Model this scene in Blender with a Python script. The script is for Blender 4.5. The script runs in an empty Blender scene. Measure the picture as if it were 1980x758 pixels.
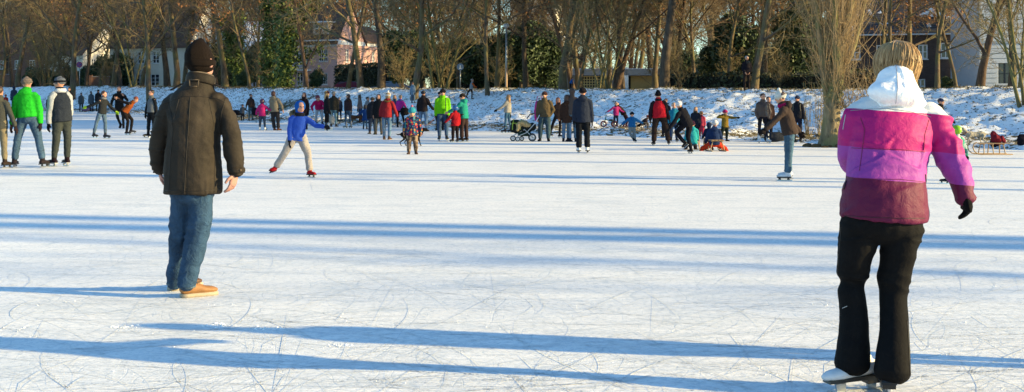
import bpy, bmesh, math, random
import numpy as np
from mathutils import Vector, Matrix, noise as mnoise
from mathutils.bvhtree import BVHTree

# ------------------------------------------------------------------ camera, sky, sun, exposure
scene = bpy.context.scene
COL = scene.collection
FPX, CAMH, HOR = 2300.0, 1.45, 188.0          # focal length in photo pixels, eye height, horizon row
cd = bpy.data.cameras.new('camera'); cam = bpy.data.objects.new('camera', cd); COL.objects.link(cam)
cd.sensor_width = 36; cd.lens = 36 * FPX / 1980
cam.location = (0, 0, CAMH); cam.rotation_euler = (math.pi / 2, 0, 0)
cd.shift_y = -(379 - HOR) / 1980
cd.clip_start = 0.1; cd.clip_end = 3000
scene.camera = cam
SUN_EL, SUN_AZ = 15.0, 102.0                   # degrees; azimuth clockwise from +Y
w = bpy.data.worlds.new('World'); scene.world = w; w.use_nodes = True
nt = w.node_tree
sky = nt.nodes.new('ShaderNodeTexSky'); sky.sky_type = 'NISHITA'; sky.sun_disc = False
sky.sun_elevation = math.radians(SUN_EL); sky.sun_rotation = math.radians(SUN_AZ)
sky.altitude = 50; sky.air_density = 1.0; sky.dust_density = 0.2; sky.ozone_density = 2.0
bg = nt.nodes['Background']; bg.inputs['Strength'].default_value = 0.115
tint = nt.nodes.new('ShaderNodeMix'); tint.data_type = 'RGBA'; tint.blend_type = 'MULTIPLY'; tint.inputs['Factor'].default_value = 1.0
tint.inputs['B'].default_value = (0.77, 1.02, 1.13, 1); nt.links.new(sky.outputs[0], tint.inputs['A']); nt.links.new(tint.outputs['Result'], bg.inputs[0])
sl = bpy.data.lights.new('sun', 'SUN'); sl.energy = 5.0; sl.angle = math.radians(0.5); sl.color = (1.0, 0.76, 0.35)
so = bpy.data.objects.new('sun', sl); COL.objects.link(so)
a, e = math.radians(SUN_AZ), math.radians(SUN_EL)
SUND = Vector((math.sin(a) * math.cos(e), math.cos(a) * math.cos(e), math.sin(e)))
so.rotation_euler = SUND.to_track_quat('Z', 'Y').to_euler(); so.location = (30, -10, 30)
scene.view_settings.view_transform = 'Standard'; scene.view_settings.look = 'None'
scene.view_settings.exposure = 1.35; scene.view_settings.gamma = 1.0
R = random.Random(7); NR = np.random.RandomState(11)

# ------------------------------------------------------------------ materials
def lin(c): return c / 12.92 if c <= 0.04045 else ((c + 0.055) / 1.055) ** 2.4
def rgb(h): return tuple(lin(int(h[i:i + 2], 16) / 255) for i in (0, 2, 4))
MC = {}
class NT:
    """small node-tree helper"""
    def __init__(s, name):
        s.m = bpy.data.materials.new(name); s.m.use_nodes = True; s.t = s.m.node_tree
        s.b = s.t.nodes['Principled BSDF']; s.o = s.t.nodes['Material Output']
    def n(s, typ, ins=None, **kw):
        nd = s.t.nodes.new(typ)
        for k, v in kw.items(): setattr(nd, k, v)
        for k, v in (ins or {}).items(): s.put(nd.inputs[k], v)
        return nd
    def put(s, sock, v):
        if isinstance(v, bpy.types.NodeSocket): s.t.links.new(v, sock)
        else: sock.default_value = v
    def co(s, kind='Object', scale=(1, 1, 1), rot=(0, 0, 0)):
        c = s.n('ShaderNodeTexCoord'); mp = s.n('ShaderNodeMapping', {'Vector': c.outputs[kind], 'Scale': scale, 'Rotation': rot})
        return mp.outputs[0]
    def wco(s, scale=(1, 1, 1), rot=(0, 0, 0)):
        c = s.n('ShaderNodeNewGeometry'); mp = s.n('ShaderNodeMapping', {'Vector': c.outputs['Position'], 'Scale': scale, 'Rotation': rot})
        return mp.outputs[0]
    def noise(s, v, scale, detail=3, rough=0.5, dist=0.0):
        return s.n('ShaderNodeTexNoise', {'Vector': v, 'Scale': scale, 'Detail': detail, 'Roughness': rough, 'Distortion': dist}).outputs['Fac']
    def ramp(s, f, stops):
        r = s.n('ShaderNodeValToRGB', {'Fac': f}); el = r.color_ramp.elements
        while len(el) > 1: el.remove(el[-1])
        el[0].position = stops[0][0]; el[0].color = (*stops[0][1], 1)
        for p, c in stops[1:]:
            x = el.new(p); x.color = (*c, 1)
        return r.outputs['Color']
    def rampv(s, f, stops): return s.ramp(f, [(p, (v, v, v)) for p, v in stops])
    def mix(s, f, a, b, mode='MIX'):
        m = s.n('ShaderNodeMix', data_type='RGBA', blend_type=mode)
        s.put(m.inputs['Factor'], f)
        s.put(m.inputs['A'], a if not isinstance(a, tuple) else (*a, 1) if len(a) == 3 else a)
        s.put(m.inputs['B'], b if not isinstance(b, tuple) else (*b, 1) if len(b) == 3 else b)
        return m.outputs['Result']
    def math(s, op, a, b=0.0):
        m = s.n('ShaderNodeMath', operation=op); s.put(m.inputs[0], a); s.put(m.inputs[1], b); return m.outputs[0]
    def bump(s, h, strength=0.5, dist=0.01):
        b = s.n('ShaderNodeBump', {'Height': h, 'Strength': strength, 'Distance': dist}); s.t.links.new(b.outputs[0], s.b.inputs['Normal'])
    def set(s, color=None, rough=None, spec=None, metal=None, sheen=None):
        if color is not None: s.put(s.b.inputs['Base Color'], (*color, 1) if isinstance(color, tuple) else color)
        if rough is not None: s.put(s.b.inputs['Roughness'], rough)
        if spec is not None: s.b.inputs['Specular IOR Level'].default_value = spec
        if metal is not None: s.b.inputs['Metallic'].default_value = metal
        if sheen is not None: s.b.inputs['Sheen Weight'].default_value = sheen
        return s.m

def fabric(h, k=0.42, wr=0.6, rough=0.85, sc=9.0, spec=0.06):
    key = ('fab', h, k, wr, rough, sc)
    if key in MC: return MC[key]
    k = k * 1.5 if sum(rgb(h)) > 2.2 else k
    N = NT('fabric'); c = tuple(x * k for x in rgb(h)); v = N.co('Object')
    n1 = N.noise(v, sc, 3, 0.55, 1.2); n2 = N.noise(v, 140, 2)
    col = N.mix(n1, tuple(x * 0.78 for x in c), tuple(min(1, x * 1.22 + 0.003) for x in c))
    N.bump(N.math('ADD', n1, N.math('MULTIPLY', n2, 0.08)), wr, 0.035)
    MC[key] = N.set(col, rough, spec, sheen=0.0); return MC[key]
def denim(h='5f7f9c', k=0.42):
    key = ('denim', h, k)
    if key in MC: return MC[key]
    N = NT('denim'); c = tuple(x * k for x in rgb(h)); v = N.co('Object'); vs = N.co('Object', (1, 1, 0.25))
    n0 = N.noise(vs, 7, 2, 0.5, 0.5); n1 = N.noise(v, 14, 4, 0.6, 1.5); n2 = N.noise(v, 260, 1)
    f = N.rampv(N.math('ADD', N.math('MULTIPLY', n0, 0.6), N.math('MULTIPLY', n1, 0.4)), [(0.35, 0), (0.65, 1)])
    col = N.mix(f, tuple(x * 0.6 for x in c), tuple(x * 1.35 for x in c))
    N.bump(N.math('ADD', n1, N.math('MULTIPLY', n2, 0.1)), 0.7, 0.03)
    MC[key] = N.set(col, 0.8, 0.15); return MC[key]
def plain(name, h, k=0.6, rough=0.5, metal=0.0, spec=0.4, var=0.12, sc=20):
    key = ('pl', name, h, k, rough, metal)
    if key in MC: return MC[key]
    N = NT(name); c = tuple(x * k for x in rgb(h)); v = N.co('Object'); n = N.noise(v, sc, 3)
    col = N.mix(n, tuple(x * (1 - var) for x in c), tuple(min(1, x * (1 + var)) for x in c))
    MC[key] = N.set(col, rough, spec, metal); return MC[key]
def hairmat(h, k=0.45):
    key = ('hair', h, k)
    if key in MC: return MC[key]
    N = NT('hair'); c = tuple(x * k for x in rgb(h)); v = N.co('Object', (60, 60, 5)); n = N.noise(v, 1, 3, 0.6, 0.4)
    col = N.mix(N.rampv(n, [(0.35, 0), (0.65, 1)]), tuple(x * 0.5 for x in c), tuple(min(1, x * 1.4) for x in c))
    N.bump(n, 0.6, 0.01); MC[key] = N.set(col, 0.5, 0.4); return MC[key]
def knit(h, k=0.42):
    key = ('knit', h, k)
    if key in MC: return MC[key]
    k = k * 1.7 if sum(rgb(h)) > 2.2 else k
    N = NT('knit'); c = tuple(x * k for x in rgb(h)); v = N.co('Object')
    wv = N.n('ShaderNodeTexWave', {'Vector': N.co('Object', (1, 1, 0.15)), 'Scale': 55.0, 'Distortion': 3.0, 'Detail': 1.0}).outputs['Fac']
    n = N.noise(v, 30, 3)
    f = N.math('ADD', N.math('MULTIPLY', wv, 0.5), N.math('MULTIPLY', n, 0.5))
    col = N.mix(f, tuple(x * 0.65 for x in c), tuple(min(1, x * 1.25) for x in c))
    N.bump(f, 0.7, 0.01); MC[key] = N.set(col, 0.9, 0.1); return MC[key]
def patterned(name, cols, scale=14, k=0.42):
    key = ('pat', name)
    if key in MC: return MC[key]
    N = NT(name); v = N.co('Object')
    vo = N.n('ShaderNodeTexVoronoi', {'Vector': v, 'Scale': float(scale)}); r = N.n('ShaderNodeSeparateColor', {'Color': vo.outputs['Color']}).outputs[0]
    n = len(cols); rp = N.n('ShaderNodeValToRGB', {'Fac': r}); rp.color_ramp.interpolation = 'CONSTANT'; el = rp.color_ramp.elements
    while len(el) > 1: el.remove(el[-1])
    for i, h in enumerate(cols):
        x = el[0] if i == 0 else el.new(i / n); x.position = i / n; x.color = (*[q * k for q in rgb(h)], 1)
    N.bump(N.noise(v, 12, 3, 0.5, 1), 0.6, 0.03); MC[key] = N.set(rp.outputs[0], 0.75, 0.2); return MC[key]
def skinmat(h='e0a98c', k=0.6):
    key = ('skin', h, k)
    if key in MC: return MC[key]
    N = NT('skin'); c = tuple(x * k for x in rgb(h)); v = N.co('Object'); n = N.noise(v, 30, 3)
    col = N.mix(n, (c[0] * 0.95, c[1] * 0.8, c[2] * 0.78), (min(1, c[0] * 1.05), c[1] * 1.05, c[2] * 1.05))
    N.b.inputs['Subsurface Weight'].default_value = 0.0
    MC[key] = N.set(col, 0.5, 0.3); return MC[key]
SKIN = skinmat()
STEEL = plain('steel', 'cfd4d8', 0.8, 0.28, 0.9, 0.5)
BLACKP = plain('black_plastic', '2a2a2c', 0.6, 0.4)
DARKEYE = plain('eye_dark', '2a1c18', 0.5, 0.3)
LIP = plain('lip', 'b0605a', 0.5, 0.5)

# ------------------------------------------------------------------ object helpers
def link(o, parent=None):
    COL.objects.link(o)
    if parent is not None: o.parent = parent
    return o
def tag(o, label=None, cat=None, group=None, kind=None):
    if label: o['label'] = label
    if cat: o['category'] = cat
    if group: o['group'] = group
    if kind: o['kind'] = kind
    return o
def empty(name, loc, label=None, cat=None, group=None, rz=0.0):
    o = bpy.data.objects.new(name, None); o.location = loc; o.rotation_euler = (0, 0, rz); o.empty_display_size = 0.1
    link(o); return tag(o, label, cat, group)
def npmesh(name, V, F, smooth=False, mats=()):
    """V (n,3) array, F array (m,k) or list of such arrays"""
    if not isinstance(F, list): F = [F]
    F = [np.asarray(x, dtype=np.int32) for x in F if len(x)]
    me = bpy.data.meshes.new(name); V = np.asarray(V, dtype=np.float32)
    me.vertices.add(len(V)); me.vertices.foreach_set('co', V.ravel())
    tot = np.concatenate([np.full(len(x), x.shape[1], dtype=np.int32) for x in F]); loops = np.concatenate([x.ravel() for x in F])
    me.loops.add(len(loops)); me.loops.foreach_set('vertex_index', loops)
    me.polygons.add(len(tot)); st = np.concatenate([[0], np.cumsum(tot)[:-1]]).astype(np.int32)
    me.polygons.foreach_set('loop_start', st); me.polygons.foreach_set('loop_total', tot)
    if smooth: me.polygons.foreach_set('use_smooth', np.ones(len(tot), dtype=bool))
    for m in mats: me.materials.append(m)
    me.update(calc_edges=True); return me
class Acc:
    """collects closed shapes into one mesh"""
    def __init__(s): s.v = []; s.f = []
    def add(s, vs, fs):
        b = len(s.v); s.v.extend([tuple(x) for x in vs]); s.f.extend([tuple(i + b for i in q) for q in fs])
    def box(s, c, sz, rot=None, taper=1.0):
        c = Vector(c); hx, hy, hz = sz[0] / 2, sz[1] / 2, sz[2] / 2; vs = []
        for z in (-1, 1):
            t = taper if z > 0 else 1.0
            for x, y in ((-1, -1), (1, -1), (1, 1), (-1, 1)):
                p = Vector((x * hx * t, y * hy * t, z * hz)); vs.append(c + (rot @ p if rot else p))
        s.add(vs, [(3, 2, 1, 0), (4, 5, 6, 7), (0, 1, 5, 4), (1, 2, 6, 5), (2, 3, 7, 6), (3, 0, 4, 7)])
    def bar(s, p, q, w, h=None, up=(0, 0, 1)):
        """rectangular bar from p to q, w across, h along up"""
        p, q = Vector(p), Vector(q); t = (q - p); L = t.length; t.normalize(); h = h or w
        sd = t.cross(Vector(up)); sd = sd.normalized() if sd.length > 1e-4 else Vector((1, 0, 0)); u = sd.cross(t)
        s.box((p + q) / 2, (L, w, h), Matrix((t, sd, u)).transposed())
    def tube(s, pts, rad, side=None, n=10, caps=True):
        pts = [Vector(p) for p in pts]; m = len(pts); rad = [(r, r) if not isinstance(r, (tuple, list)) else r for r in (rad if isinstance(rad, (list, tuple)) else [rad] * m)]
        if len(rad) != m: rad = [rad[0]] * m
        T = []
        for i in range(m):
            t = pts[min(i + 1, m - 1)] - pts[max(i - 1, 0)]; T.append(t.normalized() if t.length > 1e-7 else Vector((0, 0, 1)))
        if side is None:
            side = Vector((1, 0, 0)) if abs(T[0].x) < 0.8 else Vector((0, 1, 0))
        side = Vector(side)
        P, RA, TT = list(pts), list(rad), list(T)
        if caps:
            for k, sc in ((0.55, 0.72), (0.28, 0.93)):
                pass
            a0, a1 = min(rad[0]), min(rad[-1])
            P = [pts[0] - T[0] * a0 * 0.55, pts[0] - T[0] * a0 * 0.3] + P + [pts[-1] + T[-1] * a1 * 0.3, pts[-1] + T[-1] * a1 * 0.55]
            RA = [tuple(x * .5 for x in rad[0]), tuple(x * .85 for x in rad[0])] + RA + [tuple(x * .85 for x in rad[-1]), tuple(x * .5 for x in rad[-1])]
            TT = [T[0]] * 2 + TT + [T[-1]] * 2
        vs = []; sd = side
        for p, r, t in zip(P, RA, TT):
            s1 = sd - t * sd.dot(t)
            if s1.length < 1e-4: s1 = t.orthogonal()
            s1.normalize(); s2 = t.cross(s1); sd = s1
            for j in range(n):
                an = 2 * math.pi * j / n; vs.append(p + s1 * (r[0] * math.cos(an)) + s2 * (r[1] * math.sin(an)))
        fs = []
        for i in range(len(P) - 1):
            for j in range(n):
                k = (j + 1) % n; fs.append((i * n + j, i * n + k, (i + 1) * n + k, (i + 1) * n + j))
        fs.append(tuple(range(n - 1, -1, -1))); b = (len(P) - 1) * n; fs.append(tuple(range(b, b + n)))
        s.add(vs, fs)
    def ell(s, c, r, rot=None, n=10, m=7):
        c = Vector(c); r = r if isinstance(r, (tuple, list)) else (r, r, r); vs = []
        for i in range(1, m):
            ph = math.pi * i / m
            for j in range(n):
                th = 2 * math.pi * j / n; p = Vector((r[0] * math.sin(ph) * math.cos(th), r[1] * math.sin(ph) * math.sin(th), r[2] * math.cos(ph)))
                vs.append(c + (rot @ p if rot else p))
        t, b = Vector((0, 0, r[2])), Vector((0, 0, -r[2])); vs.append(c + (rot @ t if rot else t)); vs.append(c + (rot @ b if rot else b))
        fs = []
        for i in range(m - 2):
            for j in range(n):
                k = (j + 1) % n; fs.append((i * n + j, (i + 1) * n + j, (i + 1) * n + k, i * n + k))
        T, B = len(vs) - 2, len(vs) - 1
        for j in range(n):
            k = (j + 1) % n; fs.append((T, j, k)); fs.append((B, (m - 2) * n + k, (m - 2) * n + j))
        s.add(vs, fs)
    def torus(s, c, R1, r, rot=None, n=16, m=6, sz=1.0):
        c = Vector(c); vs = []; fs = []
        for i in range(n):
            a = 2 * math.pi * i / n
            for j in range(m):
                b = 2 * math.pi * j / m; rr = R1 + r * math.cos(b)
                p = Vector((rr * math.cos(a), rr * math.sin(a), r * math.sin(b) * sz)); vs.append(c + (rot @ p if rot else p))
        for i in range(n):
            for j in range(m):
                i2, j2 = (i + 1) % n, (j + 1) % m; fs.append((i * m + j, i2 * m + j, i2 * m + j2, i * m + j2))
        s.add(vs, fs)
    def mesh(s, name, mat=None, smooth=True):
        me = bpy.data.meshes.new(name); me.from_pydata(s.v, [], s.f)
        if smooth: me.polygons.foreach_set('use_smooth', [True] * len(me.polygons))
        if mat: me.materials.append(mat)
        return me
    def obj(s, name, mat, parent=None, smooth=True, loc=None):
        o = bpy.data.objects.new(name, s.mesh(name, mat, smooth)); link(o, parent)
        if loc is not None: o.location = loc
        return o
JOBS = []
def organic(acc, name, mat, parent, voxel=0.02, smooth=3, post=None, extra=None):
    """union of the collected shapes as one smooth skin (voxel remesh)"""
    o = acc.obj(name, mat, parent)
    r = o.modifiers.new('r', 'REMESH'); r.mode = 'VOXEL'; r.voxel_size = voxel; r.use_smooth_shade = True
    if smooth:
        q = o.modifiers.new('s', 'SMOOTH'); q.factor = 0.5; q.iterations = smooth
    JOBS.append((o, post, extra)); return o
def flush_jobs():
    bpy.context.view_layer.update(); dg = bpy.context.evaluated_depsgraph_get(); out = []
    for o, post, extra in JOBS:
        out.append(bpy.data.meshes.new_from_object(o.evaluated_get(dg)))
    for (o, post, extra), me in zip(JOBS, out):
        mats = list(o.data.materials); old = o.data; o.modifiers.clear(); o.data = me; me.name = o.name
        if len(me.materials) == 0:
            for m in mats: me.materials.append(m)
        if post:
            n = len(me.vertices); co = np.empty(n * 3, np.float32); me.vertices.foreach_get('co', co); co = co.reshape(-1, 3)
            no = np.empty(n * 3, np.float32); me.vertex_normals.foreach_get('vector', no); no = no.reshape(-1, 3)
            co2 = post(co.astype(np.float64), no.astype(np.float64)); me.vertices.foreach_set('co', co2.astype(np.float32).ravel())
        if extra:
            bm = bmesh.new(); bm.from_mesh(me); bm.from_mesh(extra); bm.to_mesh(me); bm.free()
        me.polygons.foreach_set('use_smooth', [True] * len(me.polygons)); me.update()
        bpy.data.meshes.remove(old)
    JOBS.clear()
def sinoise(co, freq, seed, n=7, aniso=(1, 1, 1)):
    """smooth pseudo-noise from sums of warped sines, about -1..1"""
    r = np.random.RandomState(abs(int(seed))); x = co * np.array(aniso); out = np.zeros(len(co)); wrp = np.zeros_like(x)
    for k in range(3):
        d = r.normal(size=3); d /= np.linalg.norm(d); wrp[:, k] = np.sin(x @ d * freq * 0.6 + r.rand() * 6)
    x = x + wrp * (0.35 / freq * 2)
    for k in range(n):
        d = r.normal(size=3); d /= np.linalg.norm(d); f = freq * (0.6 + 1.2 * r.rand()); out += np.sin(x @ d * f + r.rand() * 6.28)
    return out / math.sqrt(n) / 1.2
def crease(co, freq, seed, aniso=(1, 1, 1), wd=0.10):
    """narrow raised ridges along wandering lines, broken up so that they start and stop"""
    a = sinoise(co, freq, seed, aniso=aniso); g = np.clip(sinoise(co, freq * 0.8, seed + 50) + 0.25, 0, 1); return np.exp(-(a / wd) ** 2) * g - 0.5 * np.exp(-((a - wd * 2) / wd) ** 2) * g
def folds(amp, freq, seed, aniso=(1, 1, 1), amp2=0.4):
    def post(co, no):
        a = sinoise(co, freq, seed, aniso=aniso); ridge = 1 - np.abs(a) * 1.6; ridge = np.clip(ridge, -0.6, 1)
        b = sinoise(co, freq * 2.6, seed + 5, aniso=aniso)
        return co + no * (amp * (ridge * 0.7 + b * amp2 + crease(co, freq * 0.8, seed + 9, aniso, 0.16) * 1.0))[:, None]
    return post
def quilt(amp, pitch, seed=1):
    def post(co, no):
        q = np.abs(np.sin(co[:, 2] * math.pi / pitch)) ** 0.6 - 0.7; b = sinoise(co, 38, seed)
        return co + no * (amp * q + amp * 0.3 * b)[:, None]
    return post
def pix(px, py, d): return Vector(((px - 990) * d / FPX, d, CAMH - (py - HOR) * d / FPX))

def batch_tubes(P, Rd, sides, closed_tip=False):
    """P (N,k,3) polylines, Rd (N,k) radii -> verts, quads (numpy)"""
    N, k, _ = P.shape; T = np.empty_like(P); T[:, 1:-1] = P[:, 2:] - P[:, :-2]; T[:, 0] = P[:, 1] - P[:, 0]; T[:, -1] = P[:, -1] - P[:, -2]
    T /= np.linalg.norm(T, axis=2, keepdims=True) + 1e-9
    ref = np.where(np.abs(T[:, :1, 2:3]) > 0.8, np.array([[[1.0, 0, 0]]]), np.array([[[0, 0, 1.0]]])); ref = np.broadcast_to(ref, T.shape)
    A = np.cross(T, ref); A /= np.linalg.norm(A, axis=2, keepdims=True) + 1e-9; B = np.cross(T, A)
    an = np.arange(sides) * 2 * np.pi / sides
    V = P[:, :, None, :] + Rd[:, :, None, None] * (A[:, :, None, :] * np.cos(an)[None, None, :, None] + B[:, :, None, :] * np.sin(an)[None, None, :, None])
    V = V.reshape(-1, 3)
    i = np.arange(N)[:, None, None] * (k * sides) + np.arange(k - 1)[None, :, None] * sides; j = np.arange(sides)[None, None, :]; j2 = (j + 1) % sides
    Q = np.stack([i + j, i + j2, i + sides + j2, i + sides + j], axis=-1).reshape(-1, 4)
    return V, Q
class Batch:
    def __init__(s): s.d = {}; s.extraV = []; s.extraF = []
    def add(s, pts, rad, sides): s.d.setdefault((len(pts), sides), []).append((pts, rad))
    def arrays(s):
        VV = []; FF = []; b = 0
        for (k, sd), lst in s.d.items():
            V, Q = batch_tubes(np.array([p for p, r in lst], dtype=float), np.array([r for p, r in lst], dtype=float), sd)
            VV.append(V); FF.append(Q + b); b += len(V)
        return np.concatenate(VV), np.concatenate(FF)
    def mesh(s, name, mat, smooth=True):
        V, F = s.arrays(); return npmesh(name, V, F, smooth, [mat])
def leaf_quads(C, size, rs, flat=0.0, elong=1.6):
    """C (n,3) centres -> verts, quads of randomly turned leaf faces"""
    n = len(C); a = rs.normal(size=(n, 3)); a /= np.linalg.norm(a, axis=1, keepdims=True); b = rs.normal(size=(n, 3)); b -= a * (a * b).sum(1, keepdims=True); b /= np.linalg.norm(b, axis=1, keepdims=True)
    s = (size * (0.6 + 0.8 * rs.rand(n)))[:, None]; a = a * s * elong * 0.5; b = b * s * 0.5
    V = np.stack([C - a, C + b, C + a, C - b], axis=1).reshape(-1, 3); F = np.arange(4 * n).reshape(-1, 4); return V, F

# ------------------------------------------------------------------ ice, bank and ground
SH = np.array([(90, -140), (70, -60), (52, -25), (42, -2), (35, 8), (28, 17), (20.5, 26), (14.4, 32.5), (9.8, 37), (3.2, 45), (-2, 52), (-8, 60), (-14.5, 68.5), (-22, 82), (-31, 99), (-42, 116), (-57, 134), (-80, 162), (-120, 205), (-220, 290)], float)
cum = np.concatenate([[0], np.cumsum(np.linalg.norm(np.diff(SH, axis=0), axis=1))])
def shore(s):
    x = np.interp(s, cum, SH[:, 0]); y = np.interp(s, cum, SH[:, 1])
    k = 3.0; x2 = np.interp(s + k, cum, SH[:, 0]); x1 = np.interp(s - k, cum, SH[:, 0]); y2 = np.interp(s + k, cum, SH[:, 1]); y1 = np.interp(s - k, cum, SH[:, 1])
    return (x + x1 + x2) / 3, (y + y1 + y2) / 3
UX, UY = 0.6, 0.8
s_vis0, s_vis1 = cum[5], cum[17]
S = np.unique(np.concatenate([np.arange(0, s_vis0, 2.0), np.arange(s_vis0, cum[13], 0.16), np.arange(cum[13], s_vis1, 0.4), np.arange(s_vis1, cum[-1], 6.0)]))
Tt = np.unique(np.round(np.concatenate([[-30, -3, -0.8, -0.3], np.arange(0, 9.2, 0.17), [9.5, 10, 11, 12, 14, 17, 20, 25, 30, 40, 60, 90, 130, 200, 400, 900, 2000]]), 3))
zt = np.interp(S, [0, cum[6], cum[9], cum[12], cum[16], cum[-1]], [1.75, 1.72, 1.8, 1.98, 2.75, 2.9])
SX, SY = shore(S)
gs, gt = np.meshgrid(np.arange(len(S)), Tt, indexing='ij')
X = SX[gs] + UX * gt; Y = SY[gs] + UY * gt
wob = 0.35 * np.sin(S * 0.9) + 0.25 * np.sin(S * 2.3 + 1)
tt = gt + (wob[gs] * (gt < 4) * (gt > -2)) * 0.8
q = np.clip((tt - 2.2) / 5.6, 0, 1); q = q * q * (3 - 2 * q) * 0.45 + q * 0.55
Z = np.where(tt < 0, np.maximum(tt * 0.35, -1.6), np.where(tt < 0.35, tt * 0.35, 0.12 + (np.minimum(tt, 2.2) - 0.35) * 0.09)) + q * (zt[gs] - 0.3)
Z += np.where(gt > 12, np.clip((gt - 12) / 120, 0, 1) * 0.5, 0)
cc = np.stack([X.ravel(), Y.ravel(), np.zeros(X.size)], 1)
lump = sinoise(cc, 9, 3, 9) * 0.035 + sinoise(cc, 21, 5, 9) * 0.02 + sinoise(cc, 2.1, 8, 7) * 0.06
Z += (lump.reshape(Z.shape)) * np.clip((tt - 0.1) / 1.0, 0, 1) * np.where(gt > 14, 0.4, 1)
nS, nT = Z.shape
idx = np.arange(nS * nT).reshape(nS, nT)
F = np.stack([idx[:-1, :-1], idx[:-1, 1:], idx[1:, 1:], idx[1:, :-1]], -1).reshape(-1, 4)
GV = np.stack([X.ravel(), Y.ravel(), Z.ravel()], 1)

N = NT('snowy_bank')
vc = N.n('ShaderNodeVertexColor', layer_name='zone').outputs[0]
zn = N.n('ShaderNodeSeparateColor', {'Color': vc}).outputs
v = N.wco((1, 1, 1.6)); n1 = N.noise(N.wco((0.8, 0.6, 1.4), (0, 0.5, 0)), 7.5, 4, 0.6, 0.5); n2 = N.noise(v, 1.1, 3); n3 = N.noise(v, 22, 3)
f = N.math('ADD', N.math('MULTIPLY', n1, 0.66), N.math('MULTIPLY', n2, 0.34)); f = N.math('SUBTRACT', f, N.math('MULTIPLY', zn[0], 0.16))
msk = N.rampv(f, [(0.385, 0), (0.445, 1)])
snow = N.mix(n3, (0.72, 0.75, 0.80), (0.86, 0.87, 0.88))
grass = N.mix(N.noise(v, 7, 3), (0.035, 0.032, 0.018), (0.13, 0.10, 0.045)); grass = N.mix(zn[1], grass, (0.30, 0.23, 0.12))
N.bump(N.math('ADD', msk, N.math('MULTIPLY', n3, 0.5)), 0.7, 0.04)
MBANK = N.set(N.mix(msk, grass, snow), 0.85, 0.2)
gm = npmesh('ground', GV, F, True, [MBANK])
ca = gm.color_attributes.new('zone', 'FLOAT_COLOR', 'POINT')
br = np.clip(1 - np.abs(tt - 1.0) / 1.6, 0, 1) * 0.75 + np.clip((gt - 7.4) / 1.2, 0, 1) * np.where(gt > 10, 0.55, 0.9)
dry = np.clip(1 - np.abs(gt - 8.2) / 1.3, 0, 1) * 0.9 + np.clip(1 - np.abs(tt - 0.9) / 1.2, 0, 1) * 0.35
# long unmown grass patch left of the middle where the snow has not settled
pc = pix(555, 195, 70)
pa = np.exp(-(((X + 15.5) / 2.6) ** 2 + ((Y - 76.5) / 2.6) ** 2)); br = br + 1.1 * pa
col4 = np.stack([br.ravel(), dry.ravel(), np.zeros(br.size), np.ones(br.size)], 1).astype(np.float32); ca.data.foreach_set('color', col4.ravel())
g = bpy.data.objects.new('ground', gm); link(g); tag(g, kind='structure')
GB = BVHTree.FromPolygons([tuple(p) for p in GV[:, :]], [tuple(x) for x in F.tolist()])
def gz(x, y):
    h = GB.ray_cast(Vector((x, y, 50)), Vector((0, 0, -1)), 200)
    return max(0.0, h[0].z) if h[0] is not None else 2.5
def hit(px, py):
    """where the line of sight through a photo pixel meets the ice or the ground"""
    d = Vector(((px - 990) / FPX, 1, -(py - HOR) / FPX)); o = Vector((0, 0, CAMH)); best = None
    if d.z < -1e-5:
        k = -CAMH / d.z; best = o + d * k
    h = GB.ray_cast(o, d.normalized(), 1500)
    if h[0] is not None and h[0].z > 0 and (best is None or (h[0] - o).length < (best - o).length): best = h[0]
    return best
def onbank(px, t):
    """the point offset t from the shoreline that shows at photo column px"""
    s = np.arange(0, cum[-1], 0.5); x, y = shore(s); x = x + UX * t; y = y + UY * t
    c = np.where(y > 3, x / np.maximum(y, 0.1) * FPX + 990 - px, 1e9); i = np.where((c[:-1] > 0) & (c[1:] <= 0) & (y[:-1] > 3))[0]
    i = i[0] if len(i) else min(int(np.argmin(np.abs(c))), len(c) - 2); f_ = c[i] / (c[i] - c[i + 1] + 1e-9)
    X_, Y_ = x[i] + (x[i + 1] - x[i]) * f_, y[i] + (y[i + 1] - y[i]) * f_
    return Vector((X_, Y_, gz(X_, Y_)))

# ice: a frosted, skated sheet
N = NT('skated_ice')
P0 = N.wco()
big = N.noise(N.wco((0.35, 1, 1)), 0.45, 4, 0.6, 0.6); med = N.noise(N.wco((0.5, 1, 1)), 2.6, 5, 0.65, 0.8); fin = N.noise(N.wco((0.7, 1.2, 1)), 30, 6, 0.78, 0.4); stk = N.noise(N.wco((0.22, 1.6, 1), (0, 0, 0.1)), 5, 5, 0.7, 0.5)
def lines(sc, wdt, rot, st, seed, dist=0.5):
    v = N.n('ShaderNodeVectorMath', {0: N.wco(st, (0, 0, rot)), 1: (seed * 7.3, seed * 3.1, 0.0)}, operation='ADD').outputs[0]
    n = N.noise(v, sc, 1.0, 0.5, dist); a = N.math('ABSOLUTE', N.math('SUBTRACT', n, 0.5))
    l = N.rampv(a, [(0.0, 1), (wdt, 0)])
    gate = N.rampv(N.noise(v, sc * 1.7, 2), [(0.42, 0), (0.56, 1)])
    return N.math('MULTIPLY', l, gate)
L1 = lines(1.1, 0.0045, 0.5, (1, 0.5, 1), 1); L2 = lines(1.9, 0.006, -0.9, (0.6, 1, 1), 2); L3 = lines(3.4, 0.009, 1.9, (1, 0.45, 1), 3); L4 = lines(0.7, 0.003, 2.6, (0.7, 1, 1), 4)
L5 = lines(6.0, 0.013, 0.2, (1, 0.6, 1), 5, 1.0); L6 = lines(9.0, 0.016, 1.2, (1, 0.35, 1), 6, 0.6); L7 = lines(2.6, 0.006, -0.25, (0.3, 1, 1), 7); L5 = N.math('MAXIMUM', L5, N.math('MAXIMUM', L6, L7))
allL = N.math('MAXIMUM', N.math('MAXIMUM', L1, L2), N.math('MAXIMUM', L3, N.math('MAXIMUM', L4, N.math('MULTIPLY', L5, 0.7))))
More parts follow.
